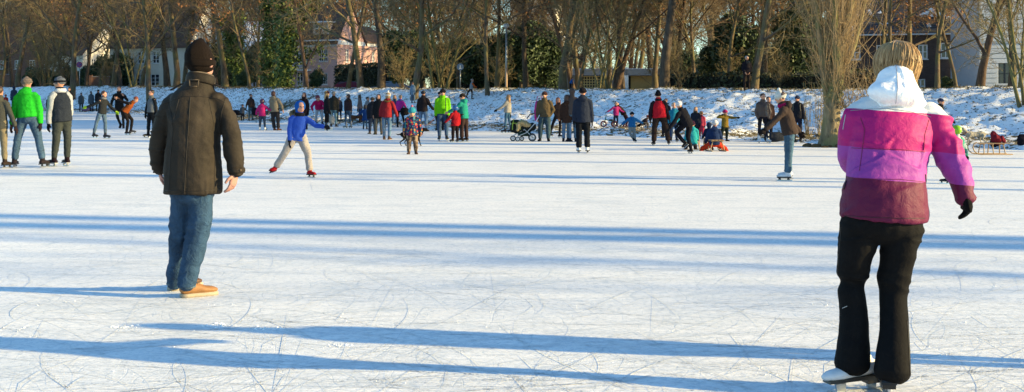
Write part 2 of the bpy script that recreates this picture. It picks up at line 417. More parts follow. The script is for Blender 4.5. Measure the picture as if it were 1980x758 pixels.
base = N.mix(N.rampv(big, [(0.3, 0), (0.7, 1)]), (0.80, 0.79, 0.77), (0.90, 0.885, 0.86))
bare = N.rampv(N.math('ADD', N.math('MULTIPLY', med, 0.7), N.math('MULTIPLY', fin, 0.3)), [(0.39, 1), (0.50, 0)])
base = N.mix(N.math('MULTIPLY', bare, 0.55), base, (0.58, 0.62, 0.65)); base = N.mix(N.math('MULTIPLY', N.rampv(stk, [(0.40, 1), (0.55, 0)]), 0.35), base, (0.62, 0.65, 0.68)); base = N.mix(N.rampv(fin, [(0.38, 0.75), (0.51, 0), (1, 0)]), base, (0.46, 0.50, 0.53))
powder = N.rampv(N.math('ADD', N.math('MULTIPLY', med, 0.5), N.math('MULTIPLY', fin, 0.5)), [(0.52, 0), (0.62, 1)])
base = N.mix(N.math('MULTIPLY', powder, 0.6), base, (0.90, 0.87, 0.83))
base = N.mix(N.math('MULTIPLY', allL, 0.5), base, (0.45, 0.52, 0.58))
hgt = N.math('SUBTRACT', N.math('ADD', N.math('MULTIPLY', fin, 0.35), N.math('MULTIPLY', med, 0.5)), N.math('MULTIPLY', allL, 0.16))
N.bump(hgt, 0.5, 0.010)
MICE = N.set(base, 0.55, 0.35)
nx, ny = 40, 40
xs = np.linspace(-320, 110, nx); ys = np.linspace(-160, 330, ny); gx, gy = np.meshgrid(xs, ys, indexing='ij'); ii = np.arange(nx * ny).reshape(nx, ny)
io = bpy.data.objects.new('ice', npmesh('ice', np.stack([gx.ravel(), gy.ravel(), np.zeros(gx.size)], 1), np.stack([ii[:-1, :-1], ii[1:, :-1], ii[1:, 1:], ii[:-1, 1:]], -1).reshape(-1, 4), False, [MICE])); link(io); tag(io, kind='structure')
# skate tracks: long shallow curves scored in the frost (thin strips just above the sheet)
rs = np.random.RandomState(5); V = []; Q = []; b = 0
for i in range(6500):
    d = 4.6 + 26 * rs.rand() ** 1.6; x0 = (rs.rand() * 2300 - 1150) / FPX * d; an = rs.rand() * 6.28; L = 0.3 + 2.6 * rs.rand() ** 1.5; k = rs.normal() * 0.7 * (rs.rand() < .6); wd = 0.0011 + 0.0026 * rs.rand() ** 3
    if rs.rand() < 0.5: an = rs.normal() * 0.35
    n = 10; a_ = an + k * np.linspace(-1, 1, n) * L * 0.5; st = L / n; x = x0 + np.cumsum(np.cos(a_)) * st; y = d + np.cumsum(np.sin(a_)) * st
    wv = wd * np.sin(np.linspace(0.15, math.pi - 0.15, n)); nxv, nyv = -np.sin(a_), np.cos(a_)
    V.append(np.stack([np.stack([x + nxv * wv, y + nyv * wv, np.full(n, 0.004)], 1), np.stack([x - nxv * wv, y - nyv * wv, np.full(n, 0.004)], 1)], 1).reshape(-1, 3))
    j = np.arange(n - 1) * 2 + b; Q.append(np.stack([j, j + 1, j + 3, j + 2], 1)); b += 2 * n
N = NT('scored_ice'); MTR = N.set(N.mix(N.noise(N.wco(), 3, 2), (0.58, 0.62, 0.65), (0.80, 0.81, 0.82)), 0.5, 0.35)
o = bpy.data.objects.new('skate_tracks', npmesh('skate_tracks', np.concatenate(V), np.concatenate(Q), False, [MTR])); link(o); tag(o, 'fine curved blade tracks scored across the frosted ice', 'skate tracks', kind='stuff')
# shavings and crumbs of snow
C = []; sz = []
for i in range(260):
    d = 4.8 + 22 * rs.rand() ** 1.7; x0 = (rs.rand() * 2200 - 1100) / FPX * d; n = rs.randint(2, 9); an = rs.rand() * 3.14
    for k in range(n):
        u = rs.normal() * 0.09; C.append((x0 + math.cos(an) * u + rs.normal() * 0.015, d + math.sin(an) * u * 0.6 + rs.normal() * 0.015, 0.002)); sz.append(0.002 + 0.005 * rs.rand() ** 3)
for (px, py) in ((238, 632), (430, 631), (415, 628), (515, 634), (650, 668)):
    c = hit(px, py)
    for k in range(26): C.append((c.x + rs.normal() * 0.045, c.y + rs.normal() * 0.03, 0.0)); sz.append(0.003 + 0.010 * rs.rand() ** 2)
C = np.array(C); sz = np.array(sz)
oct_ = np.array([(1, 0, 0), (0.3, .95, 0), (-.8, .6, 0), (-.8, -.6, 0), (.3, -.95, 0), (0, 0, .7), (0, 0, -.3)]); n = len(C)
V = C[:, None, :] + oct_[None] * sz[:, None, None] * (0.7 + 0.6 * rs.rand(n, 7, 1)); tri = [(i, (i + 1) % 5, 5) for i in range(5)] + [((i + 1) % 5, i, 6) for i in range(5)]
F_ = (np.arange(n)[:, None, None] * 7 + np.array(tri)[None]).reshape(-1, 3)
MSNOW = NT('snow_crumb').set((0.86, 0.87, 0.88), 0.8, 0.2)
o = bpy.data.objects.new('snow_crumbs', npmesh('snow_crumbs', V.reshape(-1, 3), F_, False, [MSNOW])); link(o); tag(o, 'loose white shavings and crumbs scraped up on the ice', 'snow crumbs', kind='stuff')

# grass tufts poking through the snow of the bank
MTUFT = NT('winter_grass'); v = MTUFT.wco(); MTUFT = MTUFT.set(MTUFT.mix(MTUFT.noise(v, 1.3, 3), (0.05, 0.05, 0.03), (0.20, 0.16, 0.08)), 0.9, 0.1)
pts = []
for i in range(15000):
    s = rs.uniform(cum[5], cum[16]) if rs.rand() < 0.8 else rs.uniform(cum[5], cum[11]); r_ = rs.rand()
    t = rs.uniform(2.2, 8) if r_ < 0.55 else (rs.normal(8.1, 0.6) if r_ < 0.78 else rs.uniform(0.35, 2.2)); pts.append((s, t))
pts = np.array(pts); bx_, by_ = shore(pts[:, 0]); bx_ += UX * pts[:, 1]; by_ += UY * pts[:, 1]
dm = np.exp(-(((bx_ + 15.5) / 2.8) ** 2 + ((by_ - 76.5) / 2.8) ** 2))
si = np.clip(np.searchsorted(S, pts[:, 0]), 0, nS - 1); ti = np.clip(np.searchsorted(Tt, pts[:, 1]), 0, nT - 1); bz_ = Z[si, ti]
nb = 5; n = len(pts); an = rs.rand(n, nb) * 6.28; hh = (0.02 + 0.05 * rs.rand(n, nb) ** 2) * (1 + 0.8 * (by_[:, None] > 80)) * (1 + (np.abs(pts[:, 1:2] - 8.1) < 1.0) * 0.7); wd = 0.008 + 0.014 * rs.rand(n, nb)
base_ = np.stack([bx_, by_, bz_ - 0.01], 1)[:, None, :] + np.stack([np.cos(an) * 0.03, np.sin(an) * 0.03, 0 * an], -1)
tang = np.stack([-np.sin(an), np.cos(an), 0 * an], -1) * wd[..., None]; tip = base_ + np.stack([np.cos(an) * hh * 0.8, np.sin(an) * hh * 0.8 - 0.02, hh], -1)
V = np.stack([base_ - tang, base_ + tang, tip], 2).reshape(-1, 3)
o = bpy.data.objects.new('grass_tufts', npmesh('grass_tufts', V, np.arange(len(V)).reshape(-1, 3), False, [MTUFT])); link(o); tag(o, 'dark winter grass tufts poking through snow on the bank', 'grass', kind='stuff')

# ------------------------------------------------------------------ trees
def barkmat(name, c1, c2, moss=None):
    N = NT(name); v = N.co('Object', (1, 1, 0.3)); n = N.noise(v, 9, 4, 0.65, 0.6); n2 = N.noise(N.co('Object'), 1.3, 3)
    col = N.mix(N.rampv(n, [(0.3, 0), (0.7, 1)]), c1, c2)
    if moss: col = N.mix(N.rampv(n2, [(0.42, 0), (0.6, 0.8)]), col, moss)
    N.bump(n, 0.8, 0.04); return N.set(col, 0.9, 0.15)
BARK = [barkmat('bark_brown', (0.05, 0.036, 0.026), (0.16, 0.115, 0.078), (0.115, 0.105, 0.045)),
        barkmat('bark_green', (0.055, 0.048, 0.026), (0.19, 0.16, 0.08), (0.145, 0.135, 0.05)),
        barkmat('bark_dark', (0.03, 0.024, 0.02), (0.10, 0.075, 0.055)),
        barkmat('bark_rust', (0.045, 0.030, 0.022), (0.12, 0.078, 0.055))]
def twigmat(name, c1, c2):
    N = NT(name); r = N.n('ShaderNodeObjectInfo').outputs['Random']; n = N.noise(N.co('Object'), 0.8, 3)
    return N.set(N.mix(N.math('ADD', N.math('MULTIPLY', r, 0.5), N.math('MULTIPLY', n, 0.5)), c1, c2), 0.85, 0.15)
TWIG = [twigmat('twig_brown', (0.10, 0.075, 0.048), (0.20, 0.145, 0.09)), twigmat('twig_olive', (0.12, 0.10, 0.055), (0.24, 0.185, 0.095)), twigmat('twig_rust', (0.13, 0.08, 0.05), (0.22, 0.14, 0.08))]
LEAFM = twigmat('dead_beech_leaf', (0.16, 0.07, 0.03), (0.32, 0.15, 0.06))
def nrm(v): return v / (np.linalg.norm(v) + 1e-9)
def gen_tree(seed, H=15, r0=0.25, first=2.8, nl=(14, 9, 8, 5), ang=(58, 48, 42, 38), lean=0.03, up=(0.02, 0.05, 0.03, 0.0), lr=(0.42, 0.5, 0.5, 0.42), fork=0, stems=1, tw=0.011, droop=0.0):
    rs = np.random.RandomState(seed); TB, CB = Batch(), Batch(); tips = []
    nseg = [12, 8, 5, 4, 3]; sd = [9, 6, 4, 3, 3]
    def grow(p, d, L, r, lv):
        n = nseg[lv]; pts = [p]; rad = [r]; ds = [d]; st = L / n
        for i in range(n):
            j = (0.06, 0.13, 0.2, 0.24, 0.3)[lv]; d = nrm(d + rs.normal(size=3) * j + np.array([0, 0, up[min(lv, 3)] - (droop if lv >= 2 else 0)]))
            p = p + d * st; pts.append(p); f = (i + 1) / n
            rad.append(max(r * (1 - f * (0.72 if lv == 0 else 0.8)), tw * (0.55 if lv == 4 else 0.8))); ds.append(d)
        if lv == 0: rad[0] = r * 1.45; rad[1] = r * 1.05
        (TB if lv <= 1 else CB).add(pts, rad, sd[lv])
        if lv == 4: tips.append(pts[-1]); return
        a0 = first / L if lv == 0 else (0.22, 0.18, 0.15, 0.15)[lv]
        cnt = nl[lv]; az = rs.rand() * 6.28
        for c in range(cnt):
            f = a0 + (1 - a0) * (c + rs.rand() * 0.8) / cnt; f = min(f, 0.99); x = f * n; i = int(x); q = pts[i] + (pts[i + 1] - pts[i]) * (x - i); dd = ds[i + 1]
            az += 2.4 + rs.normal() * 0.5; t1 = nrm(np.cross(dd, [0.31, 0.2, 0.9] if abs(dd[2]) < 0.9 else [1, 0, 0])); t2 = np.cross(dd, t1)
            A = math.radians(ang[lv] + rs.normal() * 9) * (1 - 0.35 * f if lv == 0 else 1)
            nd = nrm(dd * math.cos(A) + (t1 * math.cos(az) + t2 * math.sin(az)) * math.sin(A))
            ll = L * lr[lv] * (1.15 - 0.75 * f) * rs.uniform(0.75, 1.2); rr = (rad[i] * (0.5 if lv == 0 else 0.55)) * rs.uniform(0.8, 1.1)
            grow(q, nd, ll, max(rr, tw * (1.6, 1.3, 1, 0.8)[lv]), lv + 1)
    for k in range(stems):
        a = 2 * math.pi * k / max(stems, 1) + rs.rand(); off = np.array([math.cos(a), math.sin(a), 0]) * (0 if stems == 1 else r0 * 1.3)
        d0 = nrm(np.array([rs.normal() * lean, rs.normal() * lean, 1]) + (0 if stems == 1 else off * 0.9))
        grow(np.array([0, 0, -0.25]) + off, d0, H * rs.uniform(0.85, 1.05), r0, 0)
    V, F = CB.arrays(); tv, tf = TB.arrays(); return (tv, tf), (V, F), np.array(tips)
VAR = {}
def variant(key, bark, twig, leaves=0, **kw):
    (tv, tf), (cv, cf), tips = gen_tree(**kw)
    tm = npmesh('trunk', tv, tf, True, [BARK[bark]]); cm = npmesh('crown', cv, cf, False, [TWIG[twig]]); lm = None
    if leaves:
        rs = np.random.RandomState(3); c = tips[rs.randint(0, len(tips), leaves)] + rs.normal(size=(leaves, 3)) * 0.12; lv, lf = leaf_quads(c, 0.09, rs); lm = npmesh('dead_leaves', lv, lf, False, [LEAFM])
    VAR[key] = (tm, cm, lm)
variant('a', 0, 0, seed=1, H=15, r0=0.145, first=2.6, nl=(15, 10, 8, 6))
variant('b', 0, 1, seed=2, H=14, r0=0.125, first=2.0, ang=(50, 45, 40, 38), stems=1, lean=0.08, nl=(14, 10, 8, 6))
variant('c', 1, 1, seed=3, H=12, r0=0.075, first=1.3, stems=3, nl=(9, 7, 7, 5), ang=(42, 40, 40, 35), lean=0.12)
variant('d', 2, 0, seed=4, H=16, r0=0.16, first=3.2, ang=(66, 50, 42, 38), droop=0.02, nl=(15, 10, 8, 6))
variant('e', 0, 2, seed=5, H=13, r0=0.09, first=2.2, nl=(16, 8, 7, 6), ang=(62, 48, 42, 38), leaves=3000)
variant('f', 3, 0, seed=6, H=14, r0=0.13, first=1.4, lean=0.16, nl=(12, 9, 8, 5), ang=(55, 50, 44, 38))
variant('g', 2, 0, seed=7, H=19, r0=0.2, first=10.5, nl=(9, 7, 6, 4), lean=0.015)
variant('h', 0, 1, seed=8, H=3.6, r0=0.016, first=.3, stems=7, nl=(7, 5, 4, 3), ang=(38, 38, 38, 35), lean=0.2, tw=0.008)
TREEN = []
def tree(loc, key, sc=1.0, rz=None, label=None, group=None, wide=1.0, cat='tree', name='bare_tree'):
    tm, cm, lm = VAR[key]; r = empty(name, loc, label, cat, group, R.random() * 6.28 if rz is None else rz); r.scale = (sc * wide, sc * wide, sc)
    link(bpy.data.objects.new('trunk', tm), r); link(bpy.data.objects.new('crown', cm), r)
    if lm: link(bpy.data.objects.new('dead_leaves', lm), r)
    return r
# front row, as they stand from left to right in the photo: (column, offset from shore or row of base, variant, scale, thickness, label)
FR = [
 (3, 't', 10, 'b', .9, 1.3, 'thin bare tree at the left edge of the photo behind the bank'),
 (24, 't', 15, 'd', .85, 1.2, 'slim dark bare tree just left of the thick pale trunk at far left'),
 (35, 't', 9, 'a', 1.15, 2.1, 'thick pale trunked bare tree left of the green jacketed woman'),
 (94, 't', 16, 'c', 1.1, 1.2, 'multi stemmed shrubby tree between green jacket and striped beanie'),
 (128, 't', 12, 'f', .9, 1.0, 'leaning dark tree behind the man in the body warmer'),
 (137, 'y', 196, 'a', 1.15, 1.75, 'big mossy tree standing low on the snowy bank behind the striped beanie'),
 (150, 't', 14, 'b', 1.1, 1.7, 'pale trunked tree just left of the round red and blue road sign'),
 (167, 't', 17, 'd', .8, 1.1, 'dark straight tree just right of the round road sign'),
 (192, 't', 15, 'e', 1.1, 1.0, 'slender tree in front of the low brick garden wall'),
 (219, 't', 11, 'a', .95, 1.5, 'brown trunked tree left of the white house windows'),
 (233, 't', 20, 'd', .9, 1.1, 'dark tree at the left corner of the white house'),
 (258, 't', 8.0, 'c', .75, 1.0, 'tree with curved crossing stems below the white house windows'),
 (273, 't', 10.5, 'b', .95, 1.5, 'pale tree between first and second windows of the white house'),
 (290, 'y', 192, 'a', .95, 1.25, 'straight tree standing low on the bank left of the man in the brown coat'),
 (324, 't', 12, 'd', 1.05, 1.6, 'dark trunked tree left of the beanie of the man in the brown coat'),
 (341, 't', 10, 'a', 1.1, 1.7, 'stout brown tree just left of the brown beanie'),
 (357, 't', 14, 'b', 1.1, 1.5, 'tree hidden partly behind the left edge of the brown beanie'),
 (437, 't', 12, 'a', 1.15, 1.3, 'straight reddish tree right of the brown beanie'),
 (484, 't', 10, 'e', .95, .8, 'thin sapling left of the ivy covered trees'),
 (592, 't', 9, 'f', .85, 1.0, 'forked dark tree in front of the left half of the pink house'),
 (672, 't', 13, 'e', 1.1, 1.1, 'slender dark tree before the sunlit side of the pink house'),
 (699, 't', 8.6, 'b', 1.15, 1.55, 'wavy mossy trunk before the dark hedge of the pink house'),
 (737, 't', 9.5, 'd', 1.05, 1.5, 'stout tree at the right end of the pink house'),
 (800, 'y', 192, 'b', 1.15, 1.35, 'big tree low on the bank above the multicoloured child'),
 (841, 't', 9, 'c', .8, 1.0, 'mossy tree with three stems above the man in the black jacket'),
 (857, 't', 9.5, 'c', .95, 1.0, 'taller mossy tree with stems rising above the lime green jacket'),
 (943, 'y', 184, 'e', 1.05, .9, 'slim tree with rusty leaves growing on the bank right of the running child'),
 (960, 't', 10.5, 'e', 1.1, .9, 'slim tree with rusty leaves just left of the white topped pole'),
 (1018, 't', 11, 'd', .8, .9, 'narrow dark tree left of the yellow building'),
 (1088, 't', 9, 'a', 1.1, 1.55, 'large spreading tree right of the yellow building'),
 (1110, 't', 12, 'f', .85, .9, 'small forked tree behind the blue jacket on top of the bank'),
 (1119, 't', 9, 'b', .7, 1.0, 'light barked small tree right of the blue jacket on the bank'),
 (1160, 't', 8.8, 'c', .6, .9, 'bushy mossy tree before the yellow lattice panel'),
 (1174, 't', 9.3, 'c', .62, 1.0, 'sunlit many stemmed tree just right of the yellow lattice panel'),
 (1189, 't', 10, 'f', .95, 1.0, 'tall leaning forked tree left of the white pillar'),
 (1202, 't', 14, 'd', .9, 1.1, 'dark straight tree just left of the white pillar'),
 (1268, 't', 14, 'a', .85, 1.0, 'pale trunked tree before the right end of the flat roofed building'),
 (1284, 't', 9, 'd', 1.2, 1.4, 'large dark tree right of the flat roofed building'),
 (1345, 't', 16, 'e', .9, .8, 'slender tree with tawny leaves behind the dark hedge'),
 (1409, 't', 13, 'b', .8, .7, 'thin bare tree left of the photographer on the bank'),
 (1457, 't', 8.6, 'b', 1.05, 1.15, 'pale trunked tree right beside the photographer on the bank'),
 (1477, 't', 14, 'd', 1.0, 1.2, 'dark trunk behind the photographer on the bank'),
 (1700, 't', 15, 'e', 1.0, .9, 'tree with rust brown twigs left of the blonde woman'),
 (1770, 't', 16, 'b', .95, .9, 'bare tree before the dark brick house right of the blonde woman'),
 (1722, 't', 11, 'e', .95, .9, 'rust twigged tree directly behind the blonde hair'),
 (1812, 't', 12, 'b', .8, .8, 'thin tree before the upper windows of the dark brick house'),
 (1850, 't', 15, 'e', .85, .8, 'slender tree near the right end of the dark brick house'),
 (1893, 't', 9, 'f', 1.05, 1.5, 'forked reddish tree between brick house and pale grooved house'),
 (1957, 't', 13, 'd', .8, 1.2, 'dark mossy tree before the window of the pale grooved house'),
 (1968, 't', 8, 'c', .75, .8, 'many stemmed greenish tree at the right edge of the photo'),
 (1979, 't', 5.5, 'c', .8, .9, 'greenish tree growing on the slope at the right edge'),
]
for px, m_, v_, key, sc, th, lab in FR:
    p = onbank(px, v_) if m_ == 't' else hit(px, v_)
    far = max(0.95, min(1.75, 0.55 + p.y / 105)); tree(p - Vector((0, 0, 0.05)), key, sc * far * (0.75 + 0.25 * th if th < 1.3 else 1.0 + 0.12 * (th - 1.3)), None, lab)
# rows behind: individually placed, nothing tells them apart
k = 0
for row, (t0, n, scs) in enumerate(((17, 26, .85), (29, 26, 1.1), (44, 24, 1.35), (64, 24, 1.6), (80, 26, 1.8), (110, 26, 2.0))):
    for i in range(n):
        px = -120 + (2220 / n) * (i + R.uniform(0.1, 0.9)); p = onbank(px, t0 + R.uniform(-4, 5)); key = R.choice('aabdefbbd')
        if px > 1995 or (row < 4 and px > 1640) or (row < 4 and (545 < px < 775 or 225 < px < 385) or (row < 2 and 1005 < px < 1100)) or (row == 0 and (150 < px < 215 or px > 1500)): continue
        tree(p, key, scs * R.uniform(0.85, 1.15) * max(1, min(1.5, p.y / 85)), None, 'bare tree in the dense brown wood behind the row along the bank', 'trees of the wood behind the bank')
for i in range(34):
    px = -20 + 58 * (i + R.random()); p = onbank(px, R.uniform(9.5, 19))
    if 545 < px < 770 or 225 < px < 385 or 1010 < px < 1270 or px > 1650: continue
    tree(p, 'h', R.uniform(.6, 1.1) * max(.8, p.y / 70), None, 'thin stemmed bare shrub among the trunks on the bank top', 'bare shrubs between the trunks', cat='shrub', name='bare_shrub')
# far wood that reads as one mass
rs = np.random.RandomState(21); n = 170000; ux = rs.rand(n); PX = -500 + 3000 * ux; D_ = 235 + 70 * rs.rand(n); hh = 22 + 6 * np.sin(PX * 0.011) + 4 * np.sin(PX * 0.037 + 1) + 3 * np.sin(PX * 0.09); zz = rs.rand(n) ** 0.75 * hh + 1.5
c = np.stack([(PX - 990) * D_ / FPX, D_, zz], 1); L_ = rs.uniform(.5, 2.2, n)[:, None]; dr = rs.normal(size=(n, 3)) * np.array([.7, .4, .5]) + np.array([0, 0, .7]); dr /= np.linalg.norm(dr, axis=1, keepdims=True); sdv = np.cross(dr, [0, 1, 0]); sdv /= np.linalg.norm(sdv, axis=1, keepdims=True); wdt = rs.uniform(.02, .07, n)[:, None]
V = np.stack([c - sdv * wdt, c + sdv * wdt, c + sdv * wdt * .3 + dr * L_, c - sdv * wdt * .3 + dr * L_], 1).reshape(-1, 3)
o = bpy.data.objects.new('far_wood', npmesh('far_wood', V, np.arange(4 * n).reshape(-1, 4), False, [TWIG[0]])); link(o); tag(o, 'distant brown leafless wood behind the houses', 'wood', kind='stuff')
# trees off to the right whose trunks stripe the ice with shadow
for i, (y0, x_, sc) in enumerate(((13.2, 43, 2.0), (13.55, 45, 1.8), (10.25, 42, .8), (20.6, 39, .95), (22.4, 37, .8), (26.4, 34, 1.0), (30.5, 32, .8), (34.5, 29, .9), (39, 27, .9))):
    y = y0 - x_ * 0.2125
    tree((x_, y, gz(x_, y) - 0.1), 'g', sc, None, 'tall bare tree on the right shore beyond the edge of the photo', 'trees on the right shore casting long shadows')

# the pollarded poplar with upright shoots on the shore
def shoots_tree():
    base = hit(1606, 284); root = empty('pollard_poplar', base, 'thick trunk bristling with upright golden shoots by the shore left of the blonde woman', 'tree')
    rs = np.random.RandomState(9); TB, CB = Batch(), Batch(); d = base.y; m = lambda p: p * d / FPX
    def line(pts, n=14):
        pts = np.array(pts, float); u = np.linspace(0, len(pts) - 1, n); return np.stack([np.interp(u, range(len(pts)), pts[:, k]) for k in range(3)], 1)
    mp = lambda px, py, dy=0: np.array([m(px - 1606), dy, m(284 - py)])
    main = [line([mp(1606, 292), mp(1608, 240), mp(1612, 190), mp(1618, 130), mp(1632, 60), mp(1650, -20), mp(1665, -130), mp(1672, -260)]),
            line([mp(1606, 250), mp(1604, 190), mp(1598, 130), mp(1588, 60), mp(1575, -30), mp(1560, -150)]),
            line([mp(1612, 200), mp(1622, 150, .1), mp(1650, 100, .2), mp(1672, 30, .3), mp(1690, -60, .4), mp(1700, -180, .5)]),
            line([mp(1614, 180), mp(1616, 120, -.2), mp(1612, 50, -.3), mp(1610, -60, -.5), mp(1618, -200, -.5)]),
            line([mp(1614, 196), mp(1638, 210, -.1), mp(1668, 205, -.15), mp(1692, 178, -.2), mp(1703, 130, -.2)]),
            line([mp(1630, 90), mp(1622, 30, .2), mp(1618, -80, .3), mp(1630, -230, .3)])]
    for i, L in enumerate(main):
        L = L + np.cumsum(rs.normal(size=L.shape) * 0.012, axis=0)
        r0 = (0.30, 0.16, 0.12, 0.15, 0.045, 0.1)[i]; n = len(L); rad = [r0 * (1 - 0.78 * k / (n - 1)) for k in range(n)]
        if i == 0: rad[0] = 0.46; rad[1] = 0.33
        TB.add(list(L), rad, 12)
    # knobbly burrs on the trunk
    for k in range(90):
        z = rs.uniform(0.1, 2.6); a = rs.rand() * 6.28; r_ = 0.29 - 0.03 * z; c = np.array([m(4) + z * 0.03 + r_ * math.cos(a), r_ * math.sin(a), z]); h_ = rs.uniform(0.03, 0.09)
        TB.add([c - [0, 0, h_], c - [0, 0, h_ * .5], c + [0, 0, h_ * .5], c + [0, 0, h_]], [0.015, h_ * .8, h_ * .7, 0.012], 6)
    for k in range(1350):
        L = main[rs.choice([0, 0, 0, 0, 1, 1, 2, 2, 3, 3, 4, 5])]; f = rs.rand() ** 0.9; i = min(int(f * (len(L) - 1)), len(L) - 2); p = L[i] + (L[i + 1] - L[i]) * rs.rand() + rs.normal(size=3) * 0.05
        if p[2] < 1.0 and rs.rand() < 0.75: continue
        a = rs.rand() * 6.28; out = np.array([math.cos(a), math.sin(a), 0]); ln = rs.uniform(0.6, 2.6) * (0.6 if p[2] < 2 else 1); sp = rs.uniform(0.12, 0.62)
        n = 6; u = np.linspace(0, 1, n)[:, None]; pts = p + out * (ln * sp * (1 - (1 - u) ** 2)) + np.array([0, 0, 1]) * ln * (u * 0.75 + u * u * 0.25) + np.cumsum(rs.normal(size=(n, 3)) * 0.018, axis=0) * ln
        r0 = rs.uniform(0.004, 0.010); CB.add(list(pts), list(r0 * (1 - 0.7 * u[:, 0])), 4)
        if rs.rand() < 0.5:
            for q in range(rs.randint(1, 4)):
                j = rs.randint(1, 5); b0 = pts[j]; dd = nrm(pts[j] - pts[j - 1] + rs.normal(size=3) * 0.35); l2 = rs.uniform(0.2, 0.7); uu = np.linspace(0, 1, 4)[:, None]
                CB.add(list(b0 + dd * l2 * uu + rs.normal(size=(4, 3)) * 0.008), list(0.005 * (1 - 0.5 * uu[:, 0])), 3)
    o = bpy.data.objects.new('trunk', TB.mesh('trunk', barkmat('pollard_bark', (0.07, 0.055, 0.035), (0.26, 0.20, 0.115), (0.15, 0.145, 0.055)))); link(o, root)
    o = bpy.data.objects.new('crown', CB.mesh('crown', twigmat('golden_shoot', (0.22, 0.155, 0.085), (0.38, 0.27, 0.145)))); link(o, root)
    A = Acc()
    for k in range(26):
        a = rs.rand() * 6.28; r_ = rs.uniform(0.3, 0.75); A.ell((r_ * math.cos(a), r_ * math.sin(a) * 0.8, 0.02), (rs.uniform(.06, .16), rs.uniform(.06, .14), rs.uniform(.03, .1)), n=7, m=5)
    A.obj('root_flare', plain('root_earth', '8a6a3c', 0.35, 0.95, var=0.4), root)
    return root
shoots_tree()
# a few thin suckers on the shore left of it
for px, lab in ((1585, 'wispy shoots sprouting left of the pollard trunk'), (1560, 'wispy shoots on the bank further left of the pollard trunk')):
    p = hit(px, 262); B = Batch(); rs = np.random.RandomState(px)
    for k in range(26):
        a = rs.rand() * 6.28; b0 = np.array([math.cos(a), math.sin(a), 0]) * 0.12 * rs.rand(); n = 6; u = np.linspace(0, 1, n)[:, None]; h_ = rs.uniform(0.6, 1.9)
        B.add(list(b0 + b0 * u * 5 * rs.rand() + np.array([0, 0, h_]) * u + np.cumsum(rs.normal(size=(n, 3)) * 0.02, axis=0)), list(0.007 * (1 - 0.6 * u[:, 0])), 3)
    o = bpy.data.objects.new('sucker_shoots', B.mesh('sucker_shoots', TWIG[1])); link(o); o.location = p; tag(o, lab, 'shrub')

# evergreens, ivy, hedges
def leafmat(name, c1, c2):
    N = NT(name); g_ = N.n('ShaderNodeNewGeometry').outputs['Random Per Island']; return N.set(N.mix(g_, c1, c2), 0.6, 0.3)
EVER = leafmat('evergreen_leaf', (0.018, 0.034, 0.014), (0.075, 0.105, 0.04)); IVY = leafmat('ivy_leaf', (0.03, 0.06, 0.012), (0.13, 0.17, 0.04)); HEDGE = leafmat('hedge_leaf', (0.02, 0.026, 0.012), (0.07, 0.07, 0.03))
def bush_mesh(seed, n=11000, rad=(1.6, 1.6, 1.8), size=0.11, lobes=14, mat=EVER, cone=False):
    rs = np.random.RandomState(seed); lc = rs.normal(size=(lobes, 3)); lc /= np.linalg.norm(lc, axis=1, keepdims=True); lc *= np.array(rad) * 0.62 * rs.uniform(0.5, 1.1, (lobes, 1)); lr_ = rs.uniform(0.3, 0.55, lobes) * min(rad)
    i = rs.randint(0, lobes, n); d = rs.normal(size=(n, 3)); d /= np.linalg.norm(d, axis=1, keepdims=True); c = lc[i] + d * (lr_[i] * rs.uniform(0.6, 1.08, n))[:, None]
    c[:, 2] += rad[2] * 0.95; c = c[c[:, 2] > 0.02]
    if cone: f = np.clip(1 - c[:, 2] / (rad[2] * 2.0), 0.06, 1); c[:, 0] *= f * 1.5; c[:, 1] *= f * 1.5
    V, F = leaf_quads(c, size, rs); return npmesh('foliage', V, F, False, [mat])
BUSH = [bush_mesh(1), bush_mesh(2, rad=(1.9, 1.9, 1.3)), bush_mesh(3, rad=(1.4, 1.4, 2.4)), bush_mesh(4, n=13000, rad=(1.5, 1.5, 3.4), size=0.13, cone=True, lobes=30)]
TRK = Acc(); TRK.tube([(0, 0, -0.3), (0.02, 0, 1), (0, 0.03, 2.2)], [0.09, 0.07, 0.03], n=7); TRKM = TRK.mesh('stem', BARK[2])
def bush(px, t, k, sc, label, group=None, name='evergreen_shrub', sz=1.0):
    p = onbank(px, t); r = empty(name, p - Vector((0, 0, 0.1)), label, 'shrub', group, R.random() * 6); r.scale = (sc, sc, sc * sz)
    link(bpy.data.objects.new('foliage', BUSH[k]), r); link(bpy.data.objects.new('stem', TRKM), r); return r
for px, t, k, sc, lab in (
    (432, 26, 0, 1.7, 'dark evergreen bush right of the brown beanie'), (462, 24, 1, 2.0, 'broad dark evergreen bush before the blue white house'), (492, 28, 2, 1.6, 'tall evergreen behind the thin sapling'),
    (612, 17, 0, 0.55, 'rounded dark yew beside the porch of the pink house'), (778, 17, 2, 1.25, 'upright dark evergreen right of the pink house'), (815, 20, 2, 1.3, 'dark evergreen behind the mossy stems'),
    (1336, 26, 0, .8, 'dark evergreen right of the flat roofed building'), (1385, 24, 2, .9, 'tall evergreen left of the photographer'), (1506, 24, 0, .8, 'dense evergreen right of the photographer'),
    (1545, 17, 3, 1.0, 'dark conifer left of the pollard trunk'), (1575, 22, 2, 1.1, 'evergreen just behind the pollard trunk'), (1430, 24, 2, 1.3, 'dark evergreen behind the photographer'),
    (470, 12, 0, .5, 'small clipped bush on the bank top left of the ivy trees'), (1830, 15, 1, .28, 'low yellowish bush under the brick house windows')):
    bush(px, t, k, sc, lab)
for i in range(13): bush(850 + i * 17 + R.uniform(-5, 5), 18 + R.uniform(-2, 7), R.choice((0, 2, 2)), R.uniform(0.95, 1.35), 'dark evergreen in the thicket between pink house and yellow building', 'evergreens of the dark thicket')
